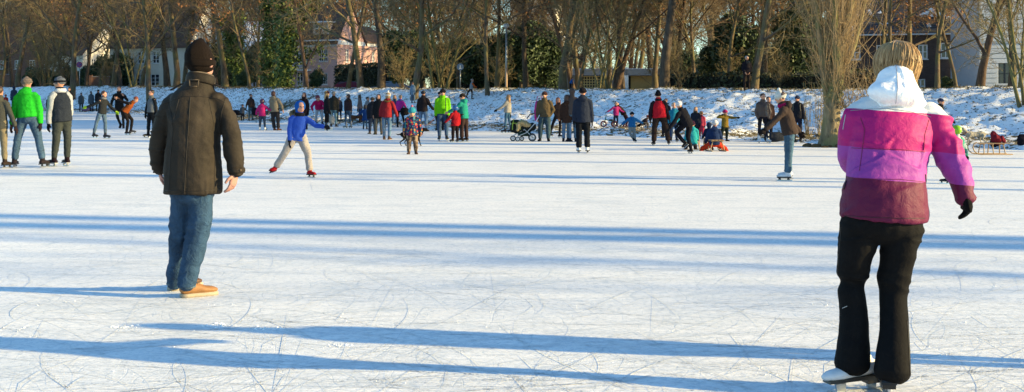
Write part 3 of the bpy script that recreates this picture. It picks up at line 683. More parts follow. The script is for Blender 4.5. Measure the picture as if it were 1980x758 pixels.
for i in range(14): bush(60 + i * 14 + R.uniform(-5, 5), 24 + R.uniform(-3, 7), R.choice((0, 1, 2)), R.uniform(0.9, 1.5), 'shadowy evergreen behind the trees at the left', 'evergreens behind the left trees')
def hedge(px0, px1, t, h, dpt, label, mat=HEDGE, name='hedge'):
    a_, b_ = onbank(px0, t), onbank(px1, t); L = (b_ - a_).length; rs = np.random.RandomState(px0); n = int(L * h * 150); ang = math.atan2(b_.y - a_.y, b_.x - a_.x)
    r = empty(name, a_, label, 'hedge', rz=ang)
    A = Acc(); A.box((L / 2, 0, h * 0.48 - 0.1), (L - 0.1, dpt * 0.7, h * 0.92)); A.obj('hedge_core', plain('hedge_twig', '2a2418', 0.5, 0.95, var=0.5, sc=5), r, False)
    c = np.stack([rs.rand(n) * L, rs.normal(size=n) * 0.06 + np.where(rs.rand(n) < 0.5, -dpt / 2, dpt / 2), rs.rand(n) * h], 1); tp = rs.rand(n) < 0.25; c[tp, 1] = (rs.rand(tp.sum()) - .5) * dpt; c[tp, 2] = h + rs.normal(size=tp.sum()) * 0.05
    V, F = leaf_quads(c, 0.13, rs); o = bpy.data.objects.new('foliage', npmesh('foliage', V, F, False, [mat])); link(o, r); return r
hedge(655, 752, 22, 2.1, 1.0, 'clipped dark hedge before the sunlit side of the pink house')
hedge(1292, 1452, 13, 0.75, 0.9, 'low dark hedge on the bank top left of the photographer')
hedge(1462, 1600, 13, 0.75, 0.9, 'low dark hedge on the bank top right of the photographer')
hedge(1640, 1700, 12, 0.8, 0.8, 'low dark hedge beside the brick house behind the blonde woman')
hedge(845, 1035, 26, 3.4, 1.4, 'tall dark hedge in the shade left of the yellow building')
def ivy_tree(px, t, w_, h_, label, seed):
    p = onbank(px, t); r = empty('ivy_tree', p - Vector((0, 0, .1)), label, 'tree', rz=seed); s_ = 1.1
    tm, cm, lm = VAR['b']; o = link(bpy.data.objects.new('trunk', tm), r); c_ = link(bpy.data.objects.new('crown', cm), r)
    rs = np.random.RandomState(seed); n = 9000; z = rs.rand(n) * h_; V0 = np.empty(len(tm.vertices) * 3); tm.vertices.foreach_get('co', V0); V0 = V0.reshape(-1, 3)
    lim = V0[(V0[:, 2] < h_) & (np.hypot(V0[:, 0], V0[:, 1]) < w_ * 2.2)]; c = lim[rs.randint(0, len(lim), n)]; c = c + rs.normal(size=(n, 3)) * np.array([.26, .26, .3]) * w_
    core = rs.rand(n) < 0.45; c[core] = np.stack([rs.normal(size=core.sum()) * .33 * w_, rs.normal(size=core.sum()) * .33 * w_, rs.rand(core.sum()) * h_], 1)
    V, F = leaf_quads(c, 0.15, rs); o = bpy.data.objects.new('ivy', npmesh('ivy', V, F, False, [IVY])); link(o, r); return r
ivy_tree(520, 12, 1.0, 9, 'tree clad in ivy, left one of the ivy covered pair', 3)
ivy_tree(552, 8.3, 1.15, 10, 'tree thickly clad in bright ivy just left of the pink house', 4)
ivy_tree(538, 17, 1.0, 9, 'ivy covered trunk behind the bright ivy tree', 5)
ivy_tree(462, 17, .9, 8, 'ivy clad tree right of the man in the brown coat, before the evergreens', 6)

# ------------------------------------------------------------------ buildings
def wallmat(name, c1, c2, sc=3):
    N = NT(name); v = N.wco(); N.bump(N.noise(v, 30, 3), 0.2, 0.01); return N.set(N.mix(N.noise(v, sc, 4), c1, c2), 0.9, 0.15)
PINK = wallmat('pink_render', (0.58, 0.33, 0.28), (0.68, 0.42, 0.36)); CREAM = wallmat('cream_render', (0.58, 0.53, 0.45), (0.70, 0.65, 0.56)); WHITE = wallmat('white_render', (0.50, 0.52, 0.54), (0.66, 0.66, 0.66)); YEL = wallmat('yellow_render', (0.52, 0.38, 0.16), (0.62, 0.47, 0.22)); GREYC = wallmat('grey_concrete', (0.17, 0.17, 0.18), (0.27, 0.27, 0.27)); OCH = wallmat('ochre_board', (0.30, 0.19, 0.07), (0.38, 0.25, 0.1))
WTRIM = plain('white_trim', 'f0f0f0', 0.8, 0.5, var=0.06); DTRIM = plain('dark_trim', '2c3036', 0.5, 0.5)
def brickmat(name, c1, c2, mo):
    N = NT(name); b = N.n('ShaderNodeTexBrick', {'Vector': N.n('ShaderNodeTexCoord').outputs['UV'], 'Color1': (*c1, 1), 'Color2': (*c2, 1), 'Mortar': (*mo, 1), 'Scale': 1.0, 'Mortar Size': 0.012, 'Brick Width': 0.25, 'Row Height': 0.085})
    n = N.noise(N.wco(), 1.5, 4); N.bump(b.outputs['Fac'], -0.4, 0.01); return N.set(N.mix(N.math('MULTIPLY', n, 0.4), b.outputs['Color'], (0.03, 0.025, 0.022)), 0.9, 0.1)
BRICK = brickmat('dark_brick', (0.075, 0.045, 0.038), (0.11, 0.07, 0.058), (0.09, 0.08, 0.075)); BRICK2 = brickmat('red_brick', (0.20, 0.08, 0.05), (0.26, 0.12, 0.08), (0.16, 0.14, 0.12))
def tilemat(name, c1, c2, snow=0.0):
    N = NT(name); v = N.co('Object'); wv = N.n('ShaderNodeTexWave', {'Vector': v, 'Scale': 1.6, 'Distortion': 0.4, 'Detail': 1.0}, bands_direction='Z').outputs['Fac']
    col = N.mix(N.math('MULTIPLY', N.math('ADD', wv, N.noise(v, 4, 4)), 0.5), c1, c2)
    if snow: col = N.mix(N.rampv(N.noise(v, 0.9, 5, 0.65), [(0.62 - snow, 0), (0.66 - snow, 1)]), col, (0.78, 0.80, 0.84))
    N.bump(wv, 0.6, 0.03); return N.set(col, 0.8, 0.2)
RTILE = tilemat('brown_tiles', (0.07, 0.045, 0.035), (0.15, 0.095, 0.07), 0.0); RDARK = tilemat('slate_tiles', (0.035, 0.037, 0.045), (0.08, 0.08, 0.09), 0.02); RSNOW = tilemat('snow_covered_roof', (0.1, 0.08, 0.07), (0.2, 0.17, 0.15), 0.35)
GLASS = NT('window_glass'); GLASS.set((0.03, 0.035, 0.045), 0.08, 0.6); GLASS = GLASS.m
def facade(A, o, u, width, z0, z1, ops, dep=0.2):
    """wall face with real openings; u along the wall, outside = u x z"""
    o, u = Vector(o), Vector(u).normalized(); n = Vector((u.y, -u.x, 0)); xs = sorted({0, width, *[v for q in ops for v in q[:2]]}); zs = sorted({z0, z1, *[v for q in ops for v in q[2:4]]})
    P = lambda x, z, k=0: o + u * x + Vector((0, 0, z)) - n * k
    for i in range(len(xs) - 1):
        for j in range(len(zs) - 1):
            xm, zm = (xs[i] + xs[i + 1]) / 2, (zs[j] + zs[j + 1]) / 2
            if any(q[0] < xm < q[1] and q[2] < zm < q[3] for q in ops): continue
            A.add([P(xs[i], zs[j]), P(xs[i + 1], zs[j]), P(xs[i + 1], zs[j + 1]), P(xs[i], zs[j + 1])], [(0, 1, 2, 3)])
    for x0, x1, a_, b_ in [q[:4] for q in ops]:
        for p, q in (((x0, a_), (x1, a_)), ((x1, a_), (x1, b_)), ((x1, b_), (x0, b_)), ((x0, b_), (x0, a_))):
            A.add([P(*p), P(*p, dep), P(*q, dep), P(*q)], [(0, 1, 2, 3)])
def windows(root, o, u, ops, dep=0.12, frame=WTRIM, sill=WTRIM, cols=2, rows=3, name='window', fw=0.10):
    o, u = Vector(o), Vector(u).normalized(); n = Vector((u.y, -u.x, 0))
    for q in ops:
        x0, x1, a_, b_ = q[:4]; c_, r_ = (q[4], q[5]) if len(q) > 5 else (cols, rows); A = Acc(); P = lambda x, z, k=dep: o + u * x + Vector((0, 0, z)) - n * k
        for p1, p2 in ((P(x0, a_ + fw / 2), P(x1, a_ + fw / 2)), (P(x0, b_ - fw / 2), P(x1, b_ - fw / 2))): A.bar(p1, p2, 0.08, fw)
        for x in (x0 + fw / 2, x1 - fw / 2): A.bar(P(x, a_ + fw), P(x, b_ - fw), fw, 0.08, up=n)
        for k in range(1, c_): x = x0 + (x1 - x0) * k / c_; A.bar(P(x, a_ + fw, dep + .012), P(x, b_ - fw, dep + .012), fw * (1.3 if k * 2 == c_ else .6), 0.05, up=n)
        for k in range(1, r_): z = a_ + (b_ - a_) * k / r_; A.bar(P(x0 + fw, z, dep + .014), P(x1 - fw, z, dep + .014), 0.035, fw * .6)
        wo = A.obj(name, frame, root, False)
        G = Acc(); k = dep + .03; G.add([P(x0, a_, k), P(x1, a_, k), P(x1, b_, k), P(x0, b_, k), P(x0, a_, k + .02), P(x1, a_, k + .02), P(x1, b_, k + .02), P(x0, b_, k + .02)], [(0, 1, 2, 3), (7, 6, 5, 4), (0, 4, 5, 1), (1, 5, 6, 2), (2, 6, 7, 3), (3, 7, 4, 0)]); G.obj('pane', GLASS, wo, False)
        if sill: G = Acc(); G.bar(P(x0 - .08, a_ - .045, -.03), P(x1 + .08, a_ - .045, -.03), 0.16, 0.07); G.obj('sill', sill, wo, False)
def uvbox(o):
    me = o.data; uv = me.uv_layers.new(name='UVMap')
    for p in me.polygons:
        n = p.normal
        for li in p.loop_indices:
            c = me.vertices[me.loops[li].vertex_index].co; uv.data[li].uv = (c.x if abs(n.y) > abs(n.x) else c.y, c.z)
def roof_gable(A, x0, x1, y0, y1, ze, zr, axis='x', ov=0.35, th=0.18):
    """two sloping slabs meeting at a ridge along the given axis"""
    if axis == 'x':
        ym = (y0 + y1) / 2; k = (zr - ze) / (ym - y0); prof = [(y0 - ov, ze - ov * k), (ym, zr), (y1 + ov, ze - ov * k)]; mk = lambda a, p: Vector((a, p[0], p[1])); r0, r1 = x0 - ov * .6, x1 + ov * .6
    else:
        xm = (x0 + x1) / 2; k = (zr - ze) / (xm - x0); prof = [(x0 - ov, ze - ov * k), (xm, zr), (x1 + ov, ze - ov * k)]; mk = lambda a, p: Vector((p[0], a, p[1])); r0, r1 = y0 - ov * .6, y1 + ov * .6
    up = [(p[0], p[1] + th) for p in prof]; ring = prof + up[::-1]; vs = [mk(r0, p) for p in ring] + [mk(r1, p) for p in ring]
    A.add(vs, [(0, 1, 7, 6), (1, 2, 8, 7), (2, 3, 9, 8), (3, 4, 10, 9), (4, 5, 11, 10), (5, 0, 6, 11), (0, 5, 4, 1), (1, 4, 3, 2), (6, 7, 10, 11), (7, 8, 9, 10)])
def gable_tri(A, p0, p1, p2):
    A.add([p0, p1, p2], [(0, 1, 2)])
def at(px, d, z=0): p = pix(px, HOR, d); return Vector((p.x, p.y, z))
RZ = math.radians(-25)
# pink house: front block with steep roof, longer wing behind with a lower one
r = empty('pink_house', at(652, 150, 2.6), 'pink rendered house with white framed windows and steep brown roof', 'house', rz=RZ)
W_, EZ = 9.0, 6.1
fr = [(W_ - 6.3, W_ - 5.5, 3.3, 5.0, 2, 3), (W_ - 5.1, W_ - 4.4, 3.3, 5.0, 2, 3), (W_ - 2.75, W_ - 1.45, 3.35, 4.9, 4, 3), (W_ - 2.75, W_ - 1.45, .45, 1.95, 4, 3), (W_ - 6.2, W_ - 5.2, .3, 2.1, 2, 3)]
sd_ = [(1.9, 2.7, 3.3, 5.0, 2, 4), (1.7, 2.6, .2, 1.6, 2, 3), (8.3, 9.0, 3.4, 4.9, 2, 3), (8.2, 9.0, .3, 1.8, 2, 3), (11.6, 12.4, 3.4, 4.9, 2, 3)]
A = Acc(); facade(A, (-W_, 0, 0), (1, 0, 0), W_, -1.5, EZ, fr); facade(A, (0, 0, 0), (0, 1, 0), 14.4, -1.5, EZ, sd_); A.add([(-W_, 0, -1.5), (-W_, 14.4, -1.5), (-W_, 14.4, EZ), (-W_, 0, EZ)], [(0, 1, 2, 3)]); A.add([(0, 14.4, -1.5), (-W_, 14.4, -1.5), (-W_, 14.4, EZ), (0, 14.4, EZ)], [(0, 1, 2, 3)])
gable_tri(A, (0, 0, EZ), (0, 6.4, EZ), (0, 3.2, 10.6)); gable_tri(A, (-W_, 6.4, EZ), (-W_, 0, EZ), (-W_, 3.2, 10.6))
A.obj('wall', PINK, r, False); windows(r, (-W_, 0, 0), (1, 0, 0), fr); windows(r, (0, 0, 0), (0, 1, 0), sd_)
A = Acc(); roof_gable(A, -W_, 0, 0, 6.4, EZ, 10.8, 'x', .4); rf = A.obj('roof', RTILE, r, False)
A = Acc(); A.box((-.6, 3.2, 11.2), (.7, .6, 1.5)); A.obj('chimney', BRICK2, rf, False); A = Acc(); A.box((-5.6, 3.4, 11.2), (1.6, .6, 1.5)); A.obj('chimney', BRICK2, rf, False)
A = Acc(); roof_gable(A, -W_ + .01, -.02, 6.4, 14.4, EZ + .02, 8.5, 'y', .3); A.obj('roof', RTILE, r, False)
A = Acc(); A.bar((-W_ - .3, -.3, EZ - .06), (.3, -.3, EZ - .06), .35, .16); A.bar((-W_, -.04, EZ - .5), (0, -.04, EZ - .5), .06, .7); A.bar((.04, .1, EZ - .3), (.04, 14.3, EZ - .3), .06, .55); A.obj('cornice', WTRIM, r, False)
A = Acc(); A.box((-2.6, 1.0, 7.6), (2.3, 1.7, 1.5)); dm_ = A.obj('dormer', wallmat('dormer_render', (.5, .38, .3), (.6, .45, .36)), r, False)
A = Acc(); A.box((-2.6, .8, 8.43), (2.7, 2.1, .14)); A.obj('dormer_roof', RSNOW, dm_, False); A = Acc(); A.box((-2.9, .14, 7.6), (.9, .05, 1.0)); A.obj('dormer_window', GLASS, dm_, False); A = Acc(); A.bar((-2.9, .1, 7.1), (-2.9, .1, 8.1), .06, .06, up=(0, 1, 0)); A.bar((-3.35, .1, 7.6), (-2.45, .1, 7.6), .06, .06); A.obj('dormer_frame', WTRIM, dm_, False)
A = Acc()
for i in range(6): A.bar((-7.2, -1.0, 2.45 + i * .22), (-3.9, -1.0, 2.45 + i * .22), .05, .1)
A.box((-5.55, -.5, 2.3), (3.4, 1.1, .16)); A.obj('balcony', WTRIM, r, False)
for x in (-7.1, -4.0): A = Acc(); A.box((x, -.9, .4), (.16, .16, 3.7)); A.obj('porch_post', WTRIM, r, False)
# white house with sunlit gable
r = empty('white_house', at(366, 172, 2.2), 'white house with shaded windowed front, brown roof and sunlit cream gable', 'house', rz=math.radians(-20)); EZ = 7.2; W_ = 14
fr = [(W_ - a_, W_ - a_ + b_, z_, z_ + 1.75, 2, 3) for a_, b_, z_ in ((11.6, 1.0, .9), (9.4, 1.5, .9), (6.7, 1.5, .9), (4.1, .8, .9), (11.4, 1.2, 4.2), (9.0, 1.2, 4.2), (6.4, 1.2, 4.2))]
sd_ = [(1.2, 2.1, .9, 2.7, 2, 3), (4.0, 5.0, 4.2, 5.8, 2, 3)]
A = Acc(); facade(A, (-W_, 0, 0), (1, 0, 0), W_, -1, EZ, fr); facade(A, (0, 0, 0), (0, 1, 0), 9.5, -1, EZ, sd_); A.add([(0, 0, EZ), (0, 9.5, EZ), (0, 4.75, 14.6)], [(0, 1, 2)]); A.add([(-W_, 9.5, -1), (0, 9.5, -1), (0, 9.5, EZ), (-W_, 9.5, EZ)], [(3, 2, 1, 0)]); A.add([(-W_, 0, -1), (-W_, 9.5, -1), (-W_, 9.5, EZ), (-W_, 0, EZ)], [(0, 1, 2, 3)]); A.add([(-W_, 0, EZ), (-W_, 9.5, EZ), (-W_, 4.75, 14.6)], [(2, 1, 0)])
A.obj('wall', CREAM, r, False); windows(r, (-W_, 0, 0), (1, 0, 0), fr); windows(r, (0, 0, 0), (0, 1, 0), sd_)
A = Acc(); roof_gable(A, -W_, 0, 0, 9.5, EZ, 14.8, 'x', .5); rf = A.obj('roof', RTILE, r, False); A = Acc(); A.box((-5, 4.7, 14.9), (.9, .8, 1.6)); A.obj('chimney', BRICK2, rf, False)
r = empty('white_house', at(474, 160, 2.4), 'pale blue white house with snowy roof right of the brown beanie', 'house', rz=math.radians(-30)); fr = [(1.2, 2.2, 3.6, 5.0, 2, 3), (4, 5, 3.6, 5.0, 2, 3), (1.2, 2.2, .6, 2.1, 2, 3)]; W_ = 7
A = Acc(); facade(A, (-W_, 0, 0), (1, 0, 0), W_, -1, 6.0, fr); facade(A, (0, 0, 0), (0, 1, 0), 8, -1, 6.0, []); gable_tri(A, (-W_, 0, 6), (0, 0, 6), (-W_ / 2, 0, 9.4)); A.add([(-W_, 0, -1), (-W_, 8, -1), (-W_, 8, 6), (-W_, 0, 6)], [(0, 1, 2, 3)]); A.obj('wall', WHITE, r, False); windows(r, (-W_, 0, 0), (1, 0, 0), fr)
A = Acc(); roof_gable(A, -W_, 0, 0, 8, 6, 9.5, 'y', .3); A.obj('roof', RSNOW, r, False)
# left: cream house and brown roofed house
r = empty('cream_house', at(160, 200, 2.4), 'sunlit cream house behind the trees near the round road sign', 'house', rz=math.radians(-22)); fr = [(2, 3.1, 1, 2.6, 2, 3), (4.4, 5.5, 1, 2.6, 2, 3), (2, 3.1, 4, 5.6, 2, 3)]; sd_ = [(2.2, 3.2, 4, 5.6, 2, 3), (6, 7, 1, 2.7, 2, 3)]; W_ = 7
A = Acc(); facade(A, (-W_, 0, 0), (1, 0, 0), W_, -1, 6.4, fr); facade(A, (0, 0, 0), (0, 1, 0), 11, -1, 6.4, sd_); A.add([(0, 0, 6.4), (0, 11, 6.4), (0, 5.5, 11.2)], [(0, 1, 2)]); A.add([(-W_, 0, -1), (-W_, 11, -1), (-W_, 11, 6.4), (-W_, 0, 6.4)], [(0, 1, 2, 3)]); A.obj('wall', CREAM, r, False); windows(r, (-W_, 0, 0), (1, 0, 0), fr); windows(r, (0, 0, 0), (0, 1, 0), sd_)
A = Acc(); roof_gable(A, -W_, 0, 0, 11, 6.4, 11.4, 'x', .4); A.obj('roof', RTILE, r, False)
r = empty('brown_house', at(128, 215, 2.4), 'house with a large sloping brown roof at the far left', 'house', rz=math.radians(-12)); W_ = 15; fr = [(x, x + 1.2, z_, z_ + 1.6, 2, 3) for x in (1.5, 4.5, 7.5, 10.5) for z_ in (1, 4.2)]
A = Acc(); facade(A, (-W_, 0, 0), (1, 0, 0), W_, -1, 9, fr); facade(A, (0, 0, 0), (0, 1, 0), 9, -1, 9, []); gable_tri(A, (-W_, 0, 9), (0, 0, 9), (-W_ / 2, 0, 22)); A.add([(-W_, 0, -1), (-W_, 9, -1), (-W_, 9, 9), (-W_, 0, 9)], [(0, 1, 2, 3)]); o = A.obj('wall', BRICK2, r, False); uvbox(o); windows(r, (-W_, 0, 0), (1, 0, 0), fr)
A = Acc(); roof_gable(A, -W_, 0, 0, 9, 9, 22, 'y', .5); A.obj('roof', RTILE, r, False)
# yellow building with white frame
r = empty('yellow_building', at(1092, 150, 2.2), 'sunlit yellow building with white posts behind the large spreading tree', 'building', rz=math.radians(8)); W_ = 5.6
fr = [(.9, 1.5, 2.5, 5.2, 1, 3), (3.2, 3.8, 2.5, 5.2, 1, 3)]
A = Acc(); facade(A, (-W_, 0, 0), (1, 0, 0), W_, -1, 5.9, fr); facade(A, (0, 0, 0), (0, 1, 0), 6, -1, 5.9, []); A.add([(-W_, 0, -1), (-W_, 6, -1), (-W_, 6, 5.9), (-W_, 0, 5.9)], [(0, 1, 2, 3)]); A.add([(-W_, 0, 5.9), (0, 0, 5.9), (0, 6, 5.9), (-W_, 6, 5.9)], [(0, 1, 2, 3)]); A.obj('wall', YEL, r, False); windows(r, (-W_, 0, 0), (1, 0, 0), fr)
A = Acc(); A.box((-W_ / 2, 3, 6.5), (W_ + .5, 6.5, .9)); A.obj('roof_band', WTRIM, r, False)
for x in (-W_, -3.4, -2.4, -.05): A = Acc(); A.box((x, -.12, 2.7), (.35, .2, 6.4)); A.obj('post', WTRIM, r, False)
r = empty('cream_tower', at(1075, 230, 2), 'tall cream building showing high between the branches', 'building', rz=math.radians(-10)); A = Acc(); W_ = 9; fr = [(x, x + 1.1, z_, z_ + 1.5, 2, 2) for x in (1, 3.4, 5.8) for z_ in (13, 16.5)]; facade(A, (-W_, 0, 0), (1, 0, 0), W_, -1, 19, fr); facade(A, (0, 0, 0), (0, 1, 0), 9, -1, 19, []); A.add([(-W_, 0, 19), (0, 0, 19), (0, 9, 19), (-W_, 9, 19)], [(0, 1, 2, 3)]); A.obj('wall', CREAM, r, False); windows(r, (-W_, 0, 0), (1, 0, 0), fr)
# low flat roofed building
r = empty('flat_roofed_building', at(1332, 104, 1.5), 'low flat roofed concrete building with yellow panels and white pillar', 'building', rz=math.radians(-8))
A = Acc(); A.box((-6.2, 3, 2.15), (12.6, 6.4, .55)); A.obj('roof_band', GREYC, r, False); A = Acc(); A.box((-6.2, 3, 2.45), (12.5, 6.3, .04)); A.obj('roof_snow', RSNOW, r, False)
for x0, x1, m_ in ((-12.4, -11.3, DTRIM), (-11.3, -9.9, GREYC), (-9.9, -9.3, OCH), (-7.4, -6.0, GREYC), (-5.1, -1.6, OCH), (-1.6, -.2, DTRIM)):
    A = Acc(); A.box(((x0 + x1) / 2, .6, .75), (x1 - x0 - .04, .2, 2.2)); A.obj('wall_panel', m_, r, False)
A = Acc(); A.box((-5.55, .1, 1.1), (.55, .6, 2.95)); A.obj('pillar', WTRIM, r, False)
for x in (-12.3, -11.2): A = Acc(); A.box((x, .2, .75), (.2, .2, 2.2)); A.obj('post', GREYC, r, False)
A = Acc()
for i in range(8): A.bar((-9.2 + i * .24, .5, -.3), (-9.2 + i * .24, .5, 1.85), .07, .06, up=(0, 1, 0))
for i in range(8): A.bar((-9.3, .47, .1 + i * .24), (-7.4, .47, .1 + i * .24), .05, .07)
A.obj('lattice_panel', YEL, r, False); A = Acc(); A.box((-6.5, 3, .7), (12, 4.4, 2.2)); A.obj('wall', DTRIM, r, False)
# dark brick house right
r = empty('brick_house', at(1890, 106, 1.2), 'dark brick house with white windows and snow dusted slate roof', 'house', rz=math.radians(-16)); W_ = 12.5; EZ = 6.3
fr = [(W_ - 5.0, W_ - 4.2, 3.7, 5.0, 2, 2), (W_ - 3.1, W_ - 1.35, 3.75, 5.15, 4, 2), (W_ - 3.1, W_ - 1.35, .5, 1.85, 4, 2), (W_ - 5.2, W_ - 4.4, .6, 1.9, 2, 2), (W_ - 8.6, W_ - 7.6, 3.7, 5.0, 2, 2), (W_ - 8.6, W_ - 7.6, .6, 1.9, 2, 2), (W_ - 11, W_ - 10, 3.7, 5.0, 2, 2)]
A = Acc(); facade(A, (-W_, 0, 0), (1, 0, 0), W_, -1, EZ, fr); facade(A, (0, 0, 0), (0, 1, 0), 9, -1, EZ, []); A.add([(-W_, 0, -1), (-W_, 9, -1), (-W_, 9, EZ), (-W_, 0, EZ)], [(0, 1, 2, 3)]); A.add([(0, 0, EZ), (0, 9, EZ), (0, 4.5, 11)], [(0, 1, 2)]); o = A.obj('wall', BRICK, r, False); uvbox(o); windows(r, (-W_, 0, 0), (1, 0, 0), fr, fw=.1)
A = Acc(); roof_gable(A, -W_, 0, 0, 9, EZ, 11, 'x', .4); rf = A.obj('roof', RDARK, r, False); A = Acc(); A.box((-7, 4.5, 11.5), (.9, .7, 1.5)); A.obj('chimney', BRICK2, rf, False)
A = Acc(); A.bar((-W_ - .3, -.42, EZ - .38), (.3, -.42, EZ - .38), .16, .12); A.obj('gutter', plain('zinc', 'd8dde2', .7, .5), r, False)
A = Acc(); A.tube([(.05, -.12, -.5), (.05, -.12, EZ - .4)], .06, n=8); A.obj('downpipe', WTRIM, r)
A = Acc(); A.box((-3.9, .9, 7.0), (2.6, 1.8, 1.0)); dm_ = A.obj('dormer', RDARK, r, False); A = Acc(); gp = [(-5.3, -.1, 7.5), (-2.5, -.1, 7.5), (-3.9, -.1, 8.3), (-5.3, 2.5, 7.5), (-2.5, 2.5, 7.5), (-3.9, 2.5, 8.3)]; A.add(gp, [(0, 1, 2), (5, 4, 3), (0, 2, 5, 3), (2, 1, 4, 5), (1, 0, 3, 4)]); A.obj('dormer_roof', tilemat('snowy_slates', (.04, .04, .05), (.09, .09, .1), .2), dm_, False)
A = Acc(); A.box((-.75, -.5, 1.3), (1.4, 1.0, 2.6)); by = A.obj('bay', DTRIM, r, False); A = Acc(); A.box((-.75, -.55, 2.66), (1.7, 1.25, .1)); A.obj('bay_roof', RSNOW, by, False); windows(r, (-1.4, -1.06, 0), (1, 0, 0), [(.08, 1.2, .7, 2.4, 3, 2)], dep=0.0, name='bay_window')
# pale grooved house at the right edge: courses with recessed joints
r = empty('grooved_house', at(1894, 97, 1.2), 'pale rendered house with horizontal grooves at the right edge', 'house', rz=math.radians(-6)); W_ = 9
op = [(1.5, 2.55, 1.25, 3.1), (5.2, 6.3, 1.25, 3.1)]; cm_ = wallmat('pale_grey_render', (.40, .42, .44), (.52, .53, .54)); A = Acc(); facade(A, (0, .06, 0), (1, 0, 0), W_, -1, 14, op, .3); A.add([(0, .06, -1), (0, 9, -1), (0, 9, 14), (0, .06, 14)], [(0, 1, 2, 3)]); A.obj('wall', cm_, r, False)
z = -.6; cuts = [0, 1.5, 2.55, 5.2, 6.3, W_]
while z < 12:
    inw = z + .2 > 1.25 and z + .2 < 3.1
    for a_, b_ in (((0, 1.42), (2.63, 5.12), (6.38, W_)) if inw else ((0, W_),)): A = Acc(); A.box(((a_ + b_) / 2, .03, z + .2), (b_ - a_, .09, .335)); A.obj('wall_course', cm_, r, False)
    z += .4
windows(r, (0, .06, 0), (1, 0, 0), op, frame=DTRIM, sill=GREYC, cols=2, rows=2)
A = Acc(); A.bar((0, -.06, 4.95), (W_, -.06, 4.95), .2, .22); A.obj('string_course', cm_, r, False)
# low brick garden wall at left, with its brick courses
def garden_wall(px0, px1, d0, h_, label):
    a_, b_ = at(px0, d0, 0), at(px1, d0, 0); zb = gz(a_.x, a_.y); r = empty('garden_wall', (a_.x, a_.y, zb), label, 'wall'); L = b_.x - a_.x; A = Acc(); A.box((L / 2, 0, h_ / 2 - .3), (L, .28, h_ + .6)); o = A.obj('wall', BRICK2, r, False); uvbox(o)
    A = Acc(); A.box((L / 2, 0, h_ + .05), (L + .1, .38, .1)); A.obj('coping', GREYC, r, False)
    for i in range(int(L // 3) + 1): A = Acc(); A.box((i * 3, -.02, h_ / 2 + .1), (.4, .42, h_ + .3)); o = A.obj('pier', BRICK2, r, False); uvbox(o)
garden_wall(176, 212, 165, 1.5, 'low red brick garden wall right of the round road sign'); garden_wall(-10, 30, 185, 2.2, 'brick wall at the far left behind the trees')
# posts and signs
def pole(px, t, h_, r_, label, name, mat):
    p = onbank(px, t); r = empty(name, p, label, 'sign' if 'sign' in name else 'pole'); A = Acc(); A.tube([(0, 0, -.3), (0, 0, h_)], r_, n=8, caps=False); A.obj('post', mat, r); return r, p
GREYP = plain('galvanised', 'b0b4b8', .6, .4, .6)
r, p = pole(154, 10, 2.75, .05, 'round red and blue no stopping sign on a grey post', 'road_sign', GREYP); k = p.y / FPX
rot = Matrix.Rotation(math.pi / 2, 3, 'X')
def disc(parent, name, z, rad, y, th, mat, n=28):
    A = Acc(); vs = [(rad * math.cos(2 * math.pi * i / n), y - th, z + rad * math.sin(2 * math.pi * i / n)) for i in range(n)] + [(rad * math.cos(2 * math.pi * i / n), y, z + rad * math.sin(2 * math.pi * i / n)) for i in range(n)]
    A.add(vs, [tuple(range(n)), tuple(range(2 * n - 1, n - 1, -1))] + [(i, n + i, n + (i + 1) % n, (i + 1) % n) for i in range(n)]); return A.obj(name, mat, parent, False)
s1 = disc(r, 'sign_face', 2.6, .36, -.06, .03, plain('sign_red', 'c02030', .6)); disc(s1, 'sign_field', 2.6, .28, -.095, .01, plain('sign_blue', '204aa0', .6)); A = Acc()
for sg in (1, -1): A.bar((-.19, -.112, 2.6 - .19 * sg), (.19, -.112 - .004 * (sg + 1), 2.6 + .19 * sg), .02, .06)
A.obj('sign_cross', plain('sign_red', 'c02030', .6), s1, False)
r, p = pole(890, 10, 1.35, .03, 'small round blue path sign on a post behind the dark thicket edge', 'path_sign', GREYP); s1 = disc(r, 'sign_face', 1.3, .2, -.04, .02, plain('sign_pale_blue', '7d93b0', .6)); A = Acc(); A.box((0, -.07, 1.33), (.05, .01, .16)); A.box((.0, -.07, 1.22), (.13, .01, .04)); A.obj('sign_symbol', WTRIM, s1, False)
r, p = pole(979, 9.2, 3.4, .05, 'straight lamp post with pale lower half right of the rusty leaved tree', 'lamp_post', GREYP); A = Acc(); A.tube([(0, 0, -.1), (0, 0, 1.15)], .065, n=8); A.obj('post_sleeve', plain('sleeve', 'c8a890', .6), r); A = Acc(); A.ell((0, 0, 3.45), (.16, .16, .12)); A.obj('lamp_head', plain('lamp_glass', 'd0d4d8', .6, .3), r)
r, p = pole(984, 30, 4.0, .06, 'distant street lamp pole in the dark thicket', 'lamp_post', GREYP); A = Acc(); A.box((0, -.4, 4.0), (.2, .9, .1)); A.obj('lamp_head', GREYP, r)
